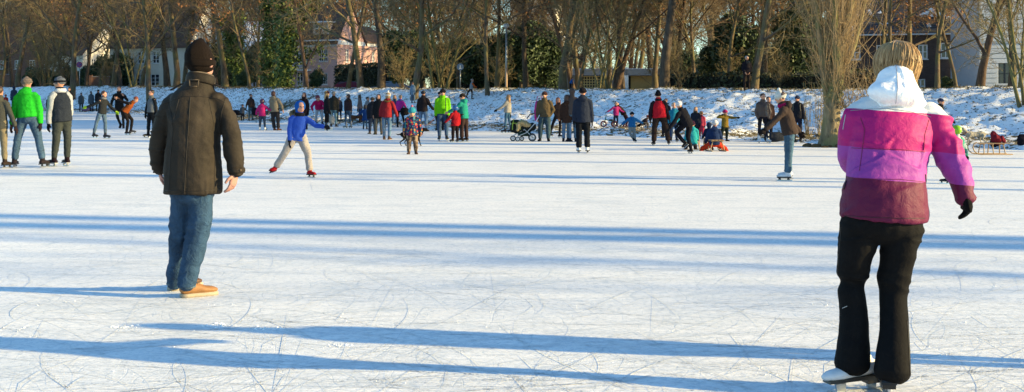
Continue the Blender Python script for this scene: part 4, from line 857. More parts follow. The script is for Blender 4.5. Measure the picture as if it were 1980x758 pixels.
# parked car roofs hidden behind the crest near the hedge of the pink house
def car(px, t, h, label, rz):
    p = onbank(px, t); r = empty('parked_car', p - Vector((0, 0, .85)), label, 'car', rz=rz); mt = plain('car_paint_' + h, h, .5, .25, .1, .6, .02)
    A = Acc(); prof = [(-2.1, .35), (-2.15, .75), (-1.9, .95), (-1.2, 1.0), (-.7, 1.42), (.6, 1.45), (1.35, 1.02), (2.0, .92), (2.12, .6), (2.05, .35)]; n = len(prof)
    for s_, w_ in ((-1, 1),): pass
    wd = [.84, .86, .84, .82, .62, .62, .82, .82, .84, .84]; vs = [(x, -w_, z) for (x, z), w_ in zip(prof, wd)] + [(x, w_, z) for (x, z), w_ in zip(prof, wd)]
    A.add(vs, [tuple(range(n)), tuple(range(2 * n - 1, n - 1, -1))] + [(i, (i + 1) % n, n + (i + 1) % n, n + i)[::-1] for i in range(n)]); o = A.obj('body', mt, r); m_ = o.modifiers.new('b', 'BEVEL'); m_.width = .05; m_.segments = 2
    for sy in (-1, 1):
        A = Acc(); A.add([(-1.05, .8 * sy, 1.03), (1.15, .8 * sy, 1.03), (.5, .645 * sy, 1.38), (-.65, .645 * sy, 1.38)], [(0, 1, 2, 3)]); A.obj('side_window', GLASS, r, False)
        for x in (-1.3, 1.3): A = Acc(); A.tube([(x, .68 * sy, .32), (x, .88 * sy, .32)], .31, n=14, caps=False); w1 = A.obj('wheel', BLACKP, r); A = Acc(); A.tube([(x, .86 * sy, .32), (x, .895 * sy, .32)], .18, n=10, caps=False); A.obj('rim', STEEL, w1)
    A = Acc(); A.add([(1.32, -.74, 1.04), (1.32, .74, 1.04), (.63, .58, 1.42), (.63, -.58, 1.42)], [(0, 1, 2, 3)]); A.obj('windscreen', GLASS, r, False)
car(672, 15, '8a1f3c', 'dark red car parked behind the bank before the pink house', .15); car(760, 20, '9fb0c4', 'pale blue grey car parked right of the dark hedge', .1)

# ------------------------------------------------------------------ people
def dv(a, b=0.0):
    """direction: a degrees from straight down towards picture right, b degrees towards the camera"""
    a, b = math.radians(a), math.radians(b); return Vector((math.sin(a) * math.cos(b), -math.sin(b), -math.cos(a) * math.cos(b)))
def lerp(a, b, t): return a + (b - a) * t
def mesh_hand(A, wr, d, palm_n, L, thumb_side, curl=0.25, fat=1.0, n=5):
    """wrist, hand direction, palm normal, hand length, side the thumb leaves from"""
    d = d.normalized(); nn = (palm_n - d * palm_n.dot(d)).normalized(); s = d.cross(nn) * thumb_side; u = L / 0.19
    A.tube([wr - d * .02 * u, wr + d * .03 * u, wr + d * .075 * u, wr + d * .095 * u], [(.024 * u * fat, .018 * u * fat), (.033 * u * fat, .017 * u * fat), (.041 * u * fat, .015 * u * fat), (.038 * u * fat, .012 * u * fat)], side=s, n=8)
    for k, (off, ln) in enumerate(((.030, .072), (.010, .082), (-.010, .076), (-.029, .058))):
        p = wr + d * .09 * u + s * off * u; c = curl * (1 + .18 * k); d1 = (d + nn * c * .6 + s * off * 1.2).normalized(); d2 = (d + nn * c * 1.6).normalized(); d3 = (d + nn * c * 2.8).normalized()
        q1 = p + d1 * ln * .45 * u; q2 = q1 + d2 * ln * .32 * u; q3 = q2 + d3 * ln * .25 * u; r = .0088 * u * fat
        A.tube([p, q1, q2, q3], [r, r * .95, r * .85, r * .7], n=n)
    p = wr + d * .03 * u + s * .03 * u; d1 = (d * .7 + s * .75 + nn * .25).normalized(); d2 = (d + s * .25 + nn * .35).normalized(); q1 = p + d1 * .038 * u; q2 = q1 + d2 * .032 * u; A.tube([p, q1, q2], [.012 * u * fat, .0105 * u * fat, .008 * u * fat], n=n)
def boot(root, ank, shin, fdir, S, mat, kind, sole_mat=None, high=.085):
    """ank = ankle joint; S = stature-like size; builds shoe/boot/skate; returns"""
    fd = fdir.normalized(); up = -shin.normalized(); n_ = (up - fd * up.dot(fd)).normalized(); sd = fd.cross(n_)
    sole = ank - n_ * .04 * S; A = Acc(); w_ = .028 * S
    A.tube([ank + up * high * S, ank + up * high * .5 * S, ank - n_ * .012 * S], [(w_ * 1.05, w_ * 1.1), (w_ * .95, w_ * 1.0), (w_ * 1.0, w_ * 1.15)], side=sd, n=9)
    h_ = sole + n_ * .018 * S
    A.tube([h_ - fd * .035 * S, h_ + n_ * .004 * S, h_ + fd * .05 * S, h_ + fd * .09 * S - n_ * .002 * S, h_ + fd * .112 * S - n_ * .004 * S], [(w_ * .85, .019 * S), (w_ * .95, .024 * S), (w_ * 1.0, .021 * S), (w_ * 1.0, .016 * S), (w_ * .7, .012 * S)], side=sd, n=9)
    o = A.obj({'skate': 'skate', 'boot': 'boot', 'shoe': 'shoe', 'fur': 'boot'}[kind], mat, root)
    B = Acc(); M3 = Matrix((fd, sd, n_)).transposed()
    B.box(sole + fd * .036 * S - n_ * .001 * S, (.155 * S, .05 * S, .012 * S), M3); B.obj('sole', sole_mat or BLACKP, o, False)
    if kind == 'skate':
        for k in (-.01, .085): B = Acc(); B.box(sole + fd * k * S - n_ * .016 * S, (.03 * S, .012 * S, .024 * S), M3, .7); B.obj('blade_holder', sole_mat or BLACKP, o, False)
        B = Acc(); b0 = sole - n_ * .03 * S; pr = [(-.055, 0), (-.05, -.008), (.1, -.009), (.125, -.003), (.13, .008), (.118, .004), (-.05, .004)]; m_ = len(pr)
        vs = [b0 + fd * x * S + n_ * z * S + sd * .0022 * S for x, z in pr] + [b0 + fd * x * S + n_ * z * S - sd * .0022 * S for x, z in pr]
        B.add(vs, [tuple(range(m_)), tuple(range(2 * m_ - 1, m_ - 1, -1))] + [(i, m_ + i, m_ + (i + 1) % m_, (i + 1) % m_) for i in range(m_)]); B.obj('blade', STEEL, o, False)
    return o
def person(label, px, yf, hp, yaw=0, k=0.0, lean=(0, 0), la=((-8, 0), (-3, 8)), ra=((8, 0), (3, 8)), ll=((-3, 0), (-2, 0)), rl=((3, 0), (2, 0)),
           hy=0, ht=(0, 0), top=None, legs=None, hat=None, hair=None, feet=('skate', 'ddd'), gloves='2a2a2a', scarf=None, pack=None, fa=10, skin=None, girth=1.0, base=None, sink=0.0, vox=None, group=None, sit=None):
    base = base or hit(px, yf); d = base.y; h = hp * d / FPX; A_ = lambda x: x * h
    sk = feet[0] == 'skate'; foot = .04 + (.04 if sk else .004)
    hb = lerp(1, .90, k)           # body scale factors for children
    HH = lerp(.132, .19, k); thL, shL = lerp(.245, .205, k), lerp(.238, .195, k)
    spL = 1 - foot - thL - shL - HH - .015 - lerp(.035, .015, k); spL = max(spL, .27)
    if sk: pass
    yr = math.radians(yaw); ax = Vector((math.cos(yr), math.sin(yr), 0)); frt = Vector((math.sin(yr), -math.cos(yr), 0))
    swap = math.cos(yr) < -1e-6
    up = -dv(-lean[0], 0); up = Vector((math.sin(math.radians(lean[0])), -math.sin(math.radians(lean[1])), 1)).normalized()
    axT = (ax - up * ax.dot(up)).normalized(); frT = up.cross(axT); frT = frT if frT.dot(frt) > 0 else -frT
    hw, sw = A_(.050), A_(lerp(.095, .103, k)) * girth
    hip = Vector((0, 0, 0)); neck = hip + up * A_(spL)
    sg = {'R': -1 if swap else 1, 'L': 1 if swap else -1}
    J = {}
    for s_, lg, am in (('L', ll, la), ('R', rl, ra)):
        hj = hip + ax * hw * sg[s_]; kn = hj + dv(*lg[0]) * A_(thL); an = kn + dv(*lg[1]) * A_(shL)
        sh = neck - up * A_(.036) + axT * sw * sg[s_]; el = sh + dv(*am[0]) * A_(.172 * hb); wr = el + dv(*am[1]) * A_(.142 * hb)
        J[s_] = [hj, kn, an, sh, el, wr]
    low = min(J['L'][2].z, J['R'][2].z) - A_(foot) if sit is None else -sit * h
    zoff = Vector((0, 0, -low - sink))
    root = empty('person', base, label, 'person', group)
    hip += zoff; neck += zoff
    for s_ in J: J[s_] = [p + zoff for p in J[s_]]
    hyr = yr + math.radians(hy); hf = Vector((math.sin(hyr), -math.cos(hyr), 0)); hup = (up + Vector((math.sin(math.radians(ht[0])) * 1.0, -math.sin(math.radians(ht[1])), .6))).normalized()
    hax = hup.cross(hf).normalized(); hf = hax.cross(hup); hf = hf.normalized(); hax = -hax if hax.dot(Vector((math.cos(hyr), math.sin(hyr), 0))) < 0 else hax
    HR = A_(HH) / 2; hc = neck + hup * (A_(.035 if k < .5 else .015) + HR) + hf * HR * .12
    HM = Matrix((hax, -hf, hup)).transposed()      # local x right, y back, z up
    HP = lambda x, y, z: hc + HM @ Vector((x, y, z)) * HR
    vx = vox or min(max(h * .0095, .5 * d / 1190), h * .017)
    # --- body: head, neck, trunk and limbs in one skin
    B = Acc(); B.ell(HP(0, .12, .2), (HR * .73, HR * .88, HR * .8), HM, 14, 9); B.ell(HP(0, -.22, -.35), (HR * .56, HR * .6, HR * .62), HM, 12, 8); B.tube([HP(0, -.78, .12), HP(0, -.98, -.12)], [HR * .1, HR * .15], n=6)
    for q in (-1, 1): B.ell(HP(.74 * q, .1, 0), (HR * .12, HR * .2, HR * .28), HM, 6, 5)
    B.tube([neck - up * A_(.03), HP(0, .12, -.5)], [A_(.034), A_(.03)], n=9)
    B.tube([hip - up * A_(.01), hip + up * A_(.1), hip + up * A_(spL * .62), neck - up * A_(.045), neck - up * A_(.008)], [(A_(.085), A_(.06)), (A_(.075), A_(.05)), (A_(.09), A_(.06)), (A_(.08), A_(.05)), (A_(.035), A_(.035))], side=axT, n=12)
    for s_ in J:
        hj, kn, an, sh, el, wr = J[s_]; B.tube([hj, kn, an], [A_(.045), A_(.03), A_(.02)], n=8); B.tube([sh, el, wr], [A_(.028), A_(.022), A_(.017)], n=8)
    bm_extra = None; Hh = Acc()
    for s_ in J:
        hj, kn, an, sh, el, wr = J[s_]; fd_ = (wr - el).normalized(); inn = -ax * sg[s_]; inn = (inn - fd_ * inn.dot(fd_)); inn = inn.normalized() if inn.length > .05 else frt.copy()
        if gloves: G = Acc(); mesh_hand(G, wr, fd_, inn, A_(.108), sg[s_], .3, 1.35); G.tube([wr - fd_ * A_(.03), wr + fd_ * A_(.01)], [A_(.023), A_(.02)], n=8); G.obj('glove', fabric(gloves) if isinstance(gloves, str) else gloves, root)
        else: mesh_hand(Hh, wr, fd_, inn, A_(.105), sg[s_], .3, 1.1)
    if not gloves: bm_extra = Hh.mesh('hands')
    body = organic(B, 'body', skin or SKIN, root, vx, 2, None, bm_extra)
    if hf.y < .35:
        for q in (-1, 1): E = Acc(); E.ell(HP(.3 * q, -.74, .08), (HR * .11, HR * .06, HR * .07), HM, 6, 4); E.obj('eye', DARKEYE, body)
        E = Acc(); E.ell(HP(0, -.84, -.5), (HR * .2, HR * .05, HR * .05), HM, 6, 4); E.obj('mouth', LIP, body)
    # --- trousers
    L_ = dict(c='333', r=1.0, mat=None, flare=1.0, short=0.0); L_.update(legs or {}); T = Acc(); lr = L_['r']
    T.tube([hip - Vector((0, 0, A_(.03))), hip + up * A_(.03), hip + up * A_(.1)], [(A_(.092) * girth, A_(.07)), (A_(.092) * girth, A_(.068)), (A_(.082) * girth, A_(.06))], side=ax, n=12)
    for s_ in J:
        hj, kn, an, *_ = J[s_]; e_ = lerp(an, kn, .12 + L_['short']); m1, m2 = lerp(hj, kn, .45), lerp(kn, e_, .45)
        T.tube([hj + Vector((0, 0, A_(.01))), m1, kn, m2, e_], [A_(.056 * lr), A_(.05 * lr), A_(.039 * lr), A_(.036 * lr), A_(.03 * lr * L_['flare'])], n=11)
    organic(T, 'trousers', L_['mat'] or fabric(L_['c']), root, vx, 2, folds(h * .004, 26 / h, int(px) + 3, (1, 1, 1.6)))
    # --- jacket or coat
    C = dict(c='333', mat=None, puff=.011, hem=.03, quilt=0, sleeve=None, hood=None, collar=True, flare=1.0, fur=None, hc=None, cuff=1.0, vest=False, neck=1.0); C.update(top or {}); pf = A_(C['puff']); mat = C['mat'] or fabric(C['c'])
    K = Acc(); down = -(up * .35 + Vector((0, 0, .65))).normalized(); lm = (J['L'][1] + J['R'][1]) / 2 - hip; lm.normalize(); down = (down + lm * min(1, C['hem'] * 5)).normalized()
    g_ = girth; fl = C['flare']; hem = hip + down * A_(C['hem'])
    P_ = [hem, hip + down * A_(C['hem'] * .4) + up * A_(.02), hip + up * A_(.11), hip + up * A_(spL * .6), neck - up * A_(.055), neck - up * A_(.018), neck + up * A_(.012)]
    R_ = [(A_(.098) * g_ * fl + pf, A_(.075) * fl + pf), (A_(.094) * g_ + pf, A_(.072) + pf), (A_(.086) * g_ + pf, A_(.064) + pf), (A_(.088) * g_ + pf * .8, A_(.066) + pf), (A_(.088) * g_ + pf * .4, A_(.06) + pf * .6), (A_(.058) * g_ + pf * .3, A_(.048) + pf * .4), (A_(.04) + pf * .4, A_(.04) + pf * .5)]
    K.tube(P_, R_, side=axT, n=14, caps=False)
    SL = K if C['sleeve'] is None else Acc()
    for s_ in J:
        hj, kn, an, sh, el, wr = J[s_]; d1 = (sh - neck).normalized(); r1, r2, r3 = A_(.033) + pf * .55, A_(.028) + pf * .5, A_(.022) * C['cuff'] + pf * .4
        SL.tube([sh - d1 * A_(.03), lerp(sh, el, .12), lerp(sh, el, .6), el, lerp(el, wr, .5), lerp(el, wr, .93)], [r1 * .95, r1, r2 * 1.02, r2, r2 * .92, r3], n=10)
    if C['collar']: K.tube([neck - up * A_(.01), neck + up * A_(.035) * C['neck'] + hf * A_(.004)], [A_(.046) + pf * .3, A_(.05) + pf * .3], n=10)
    if C['hood'] == 'down': hm = Matrix((axT, -frT, up)).transposed(); K.ell(neck + up * A_(.004) - frT * A_(.052), (A_(.068) + pf * .4, A_(.036) + pf * .3, A_(.042) + pf * .2), hm, 12, 8)
    post = quilt(h * .006 * C['quilt'], C.get('pitch', .085), int(px)) if C['quilt'] else folds(h * .0045, 22 / h, int(px))
    jko = organic(K, C.get('name', 'jacket'), mat, root, vx, 2, post)
    if SL is not K: organic(SL, 'sleeves', C['sleeve'], root, vx, 2, folds(h * .004, 26 / h, int(px) + 9))
    if C['hood'] == 'up' or C.get('hoodup'):
        Q = Acc(); Q.ell(HP(0, .26, .12), (HR * .88, HR * .95, HR * .98), HM, 14, 9); Q.tube([neck - up * A_(.015), HP(0, .3, -.6)], [A_(.052), HR * .62], n=10)
        organic(Q, 'hood', C['hc'] or mat, root, vx, 2, folds(h * .003, 40 / h, int(px) + 2))
        if C['fur']:
            Q = Acc(); rt = HM @ Matrix.Rotation(math.pi / 2, 3, 'X'); Q.torus(HP(0, -.36, .05), HR * .88, HR * .2, rt, 18, 6); organic(Q, 'fur_trim', knit(C['fur']), root, vx * .9, 1, folds(h * .006, 160 / h, 5))
    elif C['fur']:
        Q = Acc(); Q.torus(neck + up * A_(.012) - frT * A_(.03), A_(.062), A_(.019), Matrix((axT, -frT, up)).transposed() @ Matrix.Rotation(math.radians(-28), 3, 'X'), 16, 6); organic(Q, 'fur_trim', knit(C['fur']), root, vx * .9, 1, folds(h * .005, 160 / h, 5))
    if scarf: Q = Acc(); Q.torus(neck + hup * A_(.018), A_(.046), A_(.022), HM, 14, 6, 1.2);  Q.obj('scarf', knit(scarf), root)
    # --- hair and hats
    if hair:
        col, st = hair; Q = Acc(); hm_ = hairmat(col)
        Q.ell(HP(0, .26, .34), (HR * .84, HR * .86, HR * .8), HM, 14, 9)
        if st in ('bob', 'long'): Q.ell(HP(0, .45, -.15), (HR * .86, HR * .6, HR * .85), HM, 12, 8)
        if st == 'long':
            Q.tube([HP(0, .5, -.2), HP(0, .75, -1.1), HP(0, .85, -2.0), HP(.05, .85, -2.6)], [(HR * .8, HR * .45), (HR * .8, HR * .38), (HR * .6, HR * .3), (HR * .3, HR * .16)], side=hax, n=10)
            for q in (-1, 1): Q.tube([HP(.62 * q, -.1, .3), HP(.78 * q, -.15, -.5), HP(.72 * q, -.3, -1.5), HP(.6 * q, -.35, -2.1)], [HR * .2, HR * .24, HR * .22, HR * .1], n=7)
        organic(Q, 'hair', hm_, root, vx * .8, 1, folds(h * .003, 130 / h, 3, (1, 1, .3)))
    if hat:
        ty, col = hat[0], hat[1]; mh = hat[3] if len(hat) > 3 and hat[3] else knit(col); Q = Acc(); z0 = .28
        if ty in ('beanie', 'tall', 'bobble'):
            tl = {'beanie': 1.12, 'tall': 1.5, 'bobble': 1.25}[ty]
            Q.tube([HP(0, .12, z0 - .12), HP(0, .14, z0 + .12), HP(0, .16, z0 + .5), HP(0, .2, tl - .12), HP(0, .22, tl)], [(HR * .86, HR * 1.0), (HR * .86, HR * 1.0), (HR * .74, HR * .86), (HR * .42, HR * .46), (HR * .2, HR * .2)], side=hax, n=14)
            ho = organic(Q, 'hat', mh, root, vx * .8, 1, folds(h * .0015, 120 / h, 3))
            if ty == 'bobble' or (len(hat) > 2 and hat[2]): Q = Acc(); Q.ell(HP(0, .22, tl + .2), HR * .3); Q.obj('pompom', knit(hat[2] or col), ho)
            Q = Acc(); Q.torus(HP(0, .12, z0 + .0), HR * .84, HR * .1, HM @ Matrix.Diagonal((1, 1.15, 1)), 18, 6, 1.9); Q.obj('hat_cuff', knit(hat[4] if len(hat) > 4 else col, .36), ho)
        elif ty == 'cap':
            Q.ell(HP(0, .14, .42), (HR * .84, HR * .95, HR * .7), HM, 14, 8); ho = Q.obj('cap', fabric(col), root); Q = Acc(); Q.ell(HP(0, -.95, .36), (HR * .55, HR * .5, HR * .07), HM, 10, 5); Q.obj('peak', fabric(col), ho)
        elif ty == 'helmet':
            Q.ell(HP(0, .18, .32), (HR * .98, HR * 1.12, HR * .98), HM, 16, 10); ho = organic(Q, 'helmet', plain('helmet_' + col, col, .45, .25), root, vx * .9, 1)
            for q in (-.4, 0, .4): Q = Acc(); Q.ell(HP(q, .2, 1.2 - abs(q) * .4), (HR * .09, HR * .5, HR * .12), HM, 6, 5); Q.obj('helmet_vent', BLACKP, ho)
    # --- feet
    for s_ in J:
        hj, kn, an, *_ = J[s_]; sh_ = (an - kn).normalized(); f0 = (frt + ax * sg[s_] * math.sin(math.radians(fa))).normalized()
        onice = an.z - A_(foot) < A_(.03) and sit is None
        if onice: fdir, shn = f0, (sh_ * .4 + Vector((0, 0, -.6))).normalized()
        else: fdir = (f0 - sh_ * f0.dot(sh_)).normalized() if abs(f0.dot(sh_)) < .97 else Vector((0, 0, -1)); shn = sh_
        fm = fabric(feet[1], .42, .3, .5) if isinstance(feet[1], str) else feet[1]
        boot(root, an, shn, fdir, h * lerp(1, 1.1, k), fm, feet[0], plain('sole_' + feet[2], feet[2], .5, .6) if len(feet) > 2 else None, .11 if feet[0] in ('skate', 'boot', 'fur') else .03)
    if pack:
        Q = Acc(); hm = Matrix((axT, -frT, up)).transposed(); c = neck - up * A_(.15) - frT * A_(.115); Q.box(c, (A_(.15), A_(.09), A_(.24)), hm); Q.box(c - frT * A_(.05) - up * A_(.03), (A_(.11), A_(.05), A_(.12)), hm)
        bo = Q.obj('backpack', fabric(pack), None, True); bo.location = base; tag(bo, 'backpack worn by the ' + label[:60], 'backpack'); m_ = bo.modifiers.new('b', 'BEVEL'); m_.width = A_(.02); m_.segments = 3
        for q in (-1, 1): Q2 = Acc(); Q2.tube([neck + axT * q * A_(.06) - frT * A_(.07), neck + axT * q * A_(.07) + up * A_(.012), neck + axT * q * A_(.075) + frT * A_(.07) - up * A_(.05), neck + axT * q * A_(.085) + frT * A_(.06) - up * A_(.16)], A_(.011), n=6); s2 = Q2.obj('strap', fabric(pack), bo)
    root['_d'] = d
    return dict(jacket=jko, root=root, J=J, hip=hip, neck=neck, h=h, HP=HP, base=base, up=up, ax=axT, fr=frT, HR=HR)

# ---- the two large foreground figures, built from their own measurements
def hero_base(px, d): p = pix(px, HOR, d); return Vector((p.x, d, 0))
def hero_head(B, hc, HM, HR):
    HP = lambda x, y, z: hc + HM @ Vector((x, y, z)) * HR
    B.ell(HP(0, .12, .2), (HR * .73, HR * .88, HR * .8), HM, 18, 12); B.ell(HP(0, -.22, -.35), (HR * .56, HR * .6, HR * .62), HM, 16, 10); B.tube([HP(0, -.78, .12), HP(0, -.98, -.12)], [HR * .1, HR * .15], n=8)
    for q in (-1, 1): B.ell(HP(.78 * q, .12, -.05), (HR * .12, HR * .22, HR * .32), HM, 10, 8)
    return HP
def head_matrix(yaw, lean_y=0.0, lean_x=0.0):
    y = math.radians(yaw); hf = Vector((math.sin(y), -math.cos(y), 0)); up = Vector((lean_x, lean_y, 1)).normalized(); ax = hf.cross(up).normalized(); hf = up.cross(ax).normalized()
    if hf.dot(Vector((math.sin(y), -math.cos(y), 0))) < 0: hf = -hf
    ax = -(-hf).cross(up).normalized() if False else up.cross(-hf).normalized(); return Matrix((ax, -hf, up)).transposed()
def limb(A, base, d0, rows, n=14, side=(1, 0, 0), flat=1.0):
    pts = [pix(x, y, d0 + dy) - base for x, y, r, dy in rows]; rr = [(r * (d0 + dy) / FPX, r * (d0 + dy) / FPX * flat) for x, y, r, dy in rows]; A.tube(pts, rr, side=side, n=n)
def trunk(A, base, d0, rows, n=20, side=(.955, .29, 0)):
    A.tube([pix(x, y, d0 + dy) - base for x, y, w_, dp, dy in rows], [(w_ * (d0 + dy) / FPX * 1.02, dp) for x, y, w_, dp, dy in rows], side=side, n=n, caps=False)
SEAMS = []
def seam(obj, base, d0, pts, name, mat, r=.003, dyf=-.4, out=.001):
    """thin raised seam laid onto the garment's surface from outside; done after the skins are made"""
    SEAMS.append((obj, base, d0, pts, name, mat, r, dyf, out))
def stamped(rows, k=12):
    rows = [Vector((x, y, 0)) for x, y in rows]; out = []
    for i in range(len(rows) - 1):
        for j in range(k): out.append(lerp(rows[i], rows[i + 1], j / k))
    out.append(rows[-1]); return [(p.x, p.y) for p in out]

# man in the brown coat, seen from behind
D0 = 8.62; base = hero_base(372, D0); man = empty('person', base, 'man in long dark brown coat, brown beanie and jeans standing with his back to us', 'person')
HR = .118; HM = head_matrix(158); hc = pix(390, 122, D0 + .02) - base
B = Acc(); HP = hero_head(B, hc, HM, HR); B.tube([pix(384, 175, D0) - base, pix(388, 142, D0 + .02) - base], [.075, .068], n=12)
trunk(B, base, D0, [(373, 352, 40, .10, 0), (375, 300, 38, .1, 0), (378, 215, 42, .1, 0), (383, 178, 30, .07, 0)], 14)
MLEG = [(352, 378, 20.5, 0.0), (347, 420, 18.5, .04), (344, 450, 17, .07), (344, 470, 17.5, .1), (342, 505, 16, .18), (338, 530, 15.5, .24), (337, 549, 14.5, .28)]
MRLG = [(387, 376, 24, 0.0), (387, 420, 23, .0), (381, 455, 21, .02), (376, 475, 21, .02), (369, 510, 19.5, .0), (363, 540, 17.5, -.02), (361, 554, 16.5, -.02)]
MSL = [(342, 194, 16, .0), (331, 205, 17.5, .0), (320, 228, 18, .0), (311, 260, 17.5, .02), (306, 290, 16.5, .05), (306, 313, 14.5, .08), (308, 330, 13, .10)]
MSR = [(418, 191, 16, .0), (428, 204, 17.5, .0), (438, 228, 18, .0), (446, 258, 18, -.02), (450, 288, 17.5, -.03), (455, 315, 16, -.03), (457, 335, 15.5, -.03)]
for rows in (MLEG, MRLG): limb(B, base, D0, [(x, y, r * .72, dy) for x, y, r, dy in rows], 10)
for rows in (MSL, MSR): limb(B, base, D0, [(x, y, r * .6, dy) for x, y, r, dy in rows], 10)
Hn = Acc(); wl = pix(309, 331, D0 + .11) - base; wr = pix(455, 334, D0 - .03) - base
mesh_hand(Hn, wl, Vector((.18, .12, -1)), Vector((1, .3, 0)), .15, 1, .5, 1.15, 7); mesh_hand(Hn, wr, Vector((-.22, -.05, -1)), Vector((-.9, .35, 0)), .185, -1, .45, 1.15, 7)
body = organic(B, 'body', skinmat('e4b0a0', .45), man, .012, 2, None, None); 
for nm, w_ in (('hand', None),): hands = Hn.obj('hands', skinmat('e4b0a0', .45), None)
JOBS[-1] = (body, None, hands.data); bpy.data.objects.remove(hands)
JEAN = denim('4f759c', .33); T = Acc(); limb(T, base, D0, MLEG, 16); limb(T, base, D0, MRLG, 16); T.ell(pix(371, 372, D0) - base, (.17, .13, .1))
def jeanfold(co, no):
    z = co[:, 2]; kn = np.exp(-((z - .50) / .10) ** 2) + .8 * np.exp(-((z - .12) / .09) ** 2) + .35
    a = sinoise(co, 26, 4, aniso=(.6, .6, 1.7)); b = sinoise(co, 60, 8, aniso=(.6, .6, 1.5)); return co + no * ((1 - np.abs(a) * 1.5) * .0065 * kn + b * .0016 + crease(co, 15, 91, (.6, .6, 1.5), .14) * .009)[:, None]
trs = organic(T, 'jeans', JEAN, man, .010, 3, jeanfold)
for rows in (MLEG, MRLG):
    x, y, r_, dy = rows[-1]; Q = Acc(); Q.torus(pix(x, y - 1, D0 + dy) - base, r_ * D0 / FPX * .97, .006, None, 24, 6, 1.8); Q.obj('hem', denim('86a0b0', .4), trs)
K = Acc(); trunk(K, base, D0, [(373, 374, 54, .17, 0), (373, 345, 54.5, .175, 0), (374, 305, 52, .165, 0), (376, 265, 50, .15, 0), (378, 232, 51, .15, 0), (379, 208, 50, .14, 0), (381, 194, 48, .125, 0), (383, 182, 40, .11, 0), (385, 171, 30, .10, 0), (387, 158, 24, .09, 0)])
limb(K, base, D0, MSL, 16); limb(K, base, D0, MSR, 16); K.ell(pix(346, 190, D0) - base, (.065, .08, .04), None, 12, 8); K.ell(pix(416, 188, D0) - base, (.065, .08, .04), None, 12, 8)
N = NT('waxed_cotton'); v = N.co('Object'); n1 = N.noise(v, 4, 4, .6, .8); n2 = N.noise(v, 500, 2); n3 = N.noise(v, 26, 4, .6, 1.5)
N.bump(N.math('ADD', n3, N.math('MULTIPLY', n2, .15)), .35, .012); WAX = N.set(N.mix(N.rampv(n1, [(.3, 0), (.7, 1)]), (.014, .0115, .009), (.034, .0265, .020)), .7, .12)
def coatfold(co, no):
    x, y, z = co.T; out = np.zeros(len(co)); arm = np.clip((np.abs(x - .02) - .17) / .06, 0, 1)
    a = sinoise(co, 13, 31, aniso=(1.3, .8, .55)); out += (1 - np.abs(a) * 1.5) * .0075 * (1 - .3 * arm)
    b = sinoise(co, 34, 17, aniso=(.7, .7, 1.5)); out += (1 - np.abs(b) * 1.5) * .0065 * arm; out += sinoise(co, 75, 9) * .0012 + crease(co, 9, 71, (1.2, .8, .6), .10) * .011 * (1 - arm) + crease(co, 20, 72, (.6, .6, 1.5), .16) * .010 * arm
    out += -.014 * np.exp(-((x + .0) / .006) ** 2) * (z < 1.43) * (y < -.02) * (np.abs(x) < .05) * .35
    return co + no * out[:, None]
coat = organic(K, 'coat', WAX, man, .0095, 3, coatfold)
DST = plain('coat_stitch', '241b14', .5, .6)
for pts, nm in (([(317, 200), (350, 187), (385, 186), (420, 190), (436, 199)], 'yoke_seam'), ([(368, 188), (364, 250), (360, 310), (356, 374)], 'back_seam'), ([(404, 192), (414, 240), (416, 300), (414, 372)], 'side_seam'), ([(346, 192), (336, 230), (330, 300), (326, 372)], 'side_seam'), ([(320, 368), (373, 370), (426, 367)], 'hem_seam'), ([(436, 190), (429, 215), (425, 245)], 'armhole_seam'), ([(325, 196), (331, 220), (334, 245)], 'armhole_seam')):
    seam(coat, base, D0, stamped(pts), nm, DST, .0024)
cc_ = pix(387, 156, D0 + .01) - base; CM = Matrix.Rotation(math.radians(7), 3, 'Y') @ Matrix.Rotation(math.radians(-12), 3, 'X')
Q = Acc(); Q.torus(cc_ + Vector((0.005, 0, .004)), .098, .011, CM, 30, 8, 3.2); Q.obj('collar', WAX, coat); Q = Acc(); Q.torus(cc_ + Vector((.004, .004, .024)), .088, .010, CM, 30, 8, 2.6); Q.obj('collar_lining', knit('a89a8c', .35), coat)
Q = Acc(); c0 = pix(375, 160, D0 - .118) - base
for p_, q_ in (((-.032, 0, .022), (.032, 0, .022)), ((-.032, 0, -.026), (.026, 0, -.026)), ((-.034, 0, .024), (-.03, 0, -.028)), ((.034, 0, .024), (.028, 0, -.028))): Q.bar(c0 + Vector(p_), c0 + Vector(q_), .008, .007)
Q.obj('neck_loop', plain('loop_braid', '6a5a48', .35, .7), coat)
for sx, x0, x1 in ((-1, 352, 330), (1, 412, 436)):
    Q = Acc(); Q.bar(pix(x0, 170, D0) - base + Vector((0, 0, .03)), pix(x1, 184 if sx < 0 else 181, D0) - base + Vector((0, 0, .036)), .045, .008); ep = Q.obj('epaulette', WAX, coat, False); Q = Acc(); Q.ell(pix(x0 + (3 if sx < 0 else 2), 171, D0) - base + Vector((0, -.005, .036)), .007); Q.obj('button', plain('horn_button', '55402c', .5), ep)
for rows, sg_ in ((MSR, 1), (MSL, -1)):
    x, y, r_, dy = rows[-1]; Q = Acc(); Q.torus(pix(x, y - 6, D0 + dy) - base, r_ * D0 / FPX * .99, .007, None, 24, 6, 3.0); cf = Q.obj('cuff_strap', WAX, coat); Q = Acc(); Q.ell(pix(x + 8 * sg_, y - 6, D0 + dy - r_ * D0 / FPX * .9) - base, .008); Q.obj('button', plain('horn_button', '77604a', .5), cf)
BN = knit('2a201b', .36); Q = Acc(); Q.tube([HP(0, .14, -.16), HP(0, .12, .2), HP(0, .13, .62), HP(0, .12, 1.0), HP(0, .08, 1.28), HP(0, .04, 1.44)], [(HR * .84, HR * .98), (HR * .87, HR * .98), (HR * .80, HR * .90), (HR * .60, HR * .68), (HR * .36, HR * .42), (HR * .14, HR * .18)], side=HM.col[0], n=20)
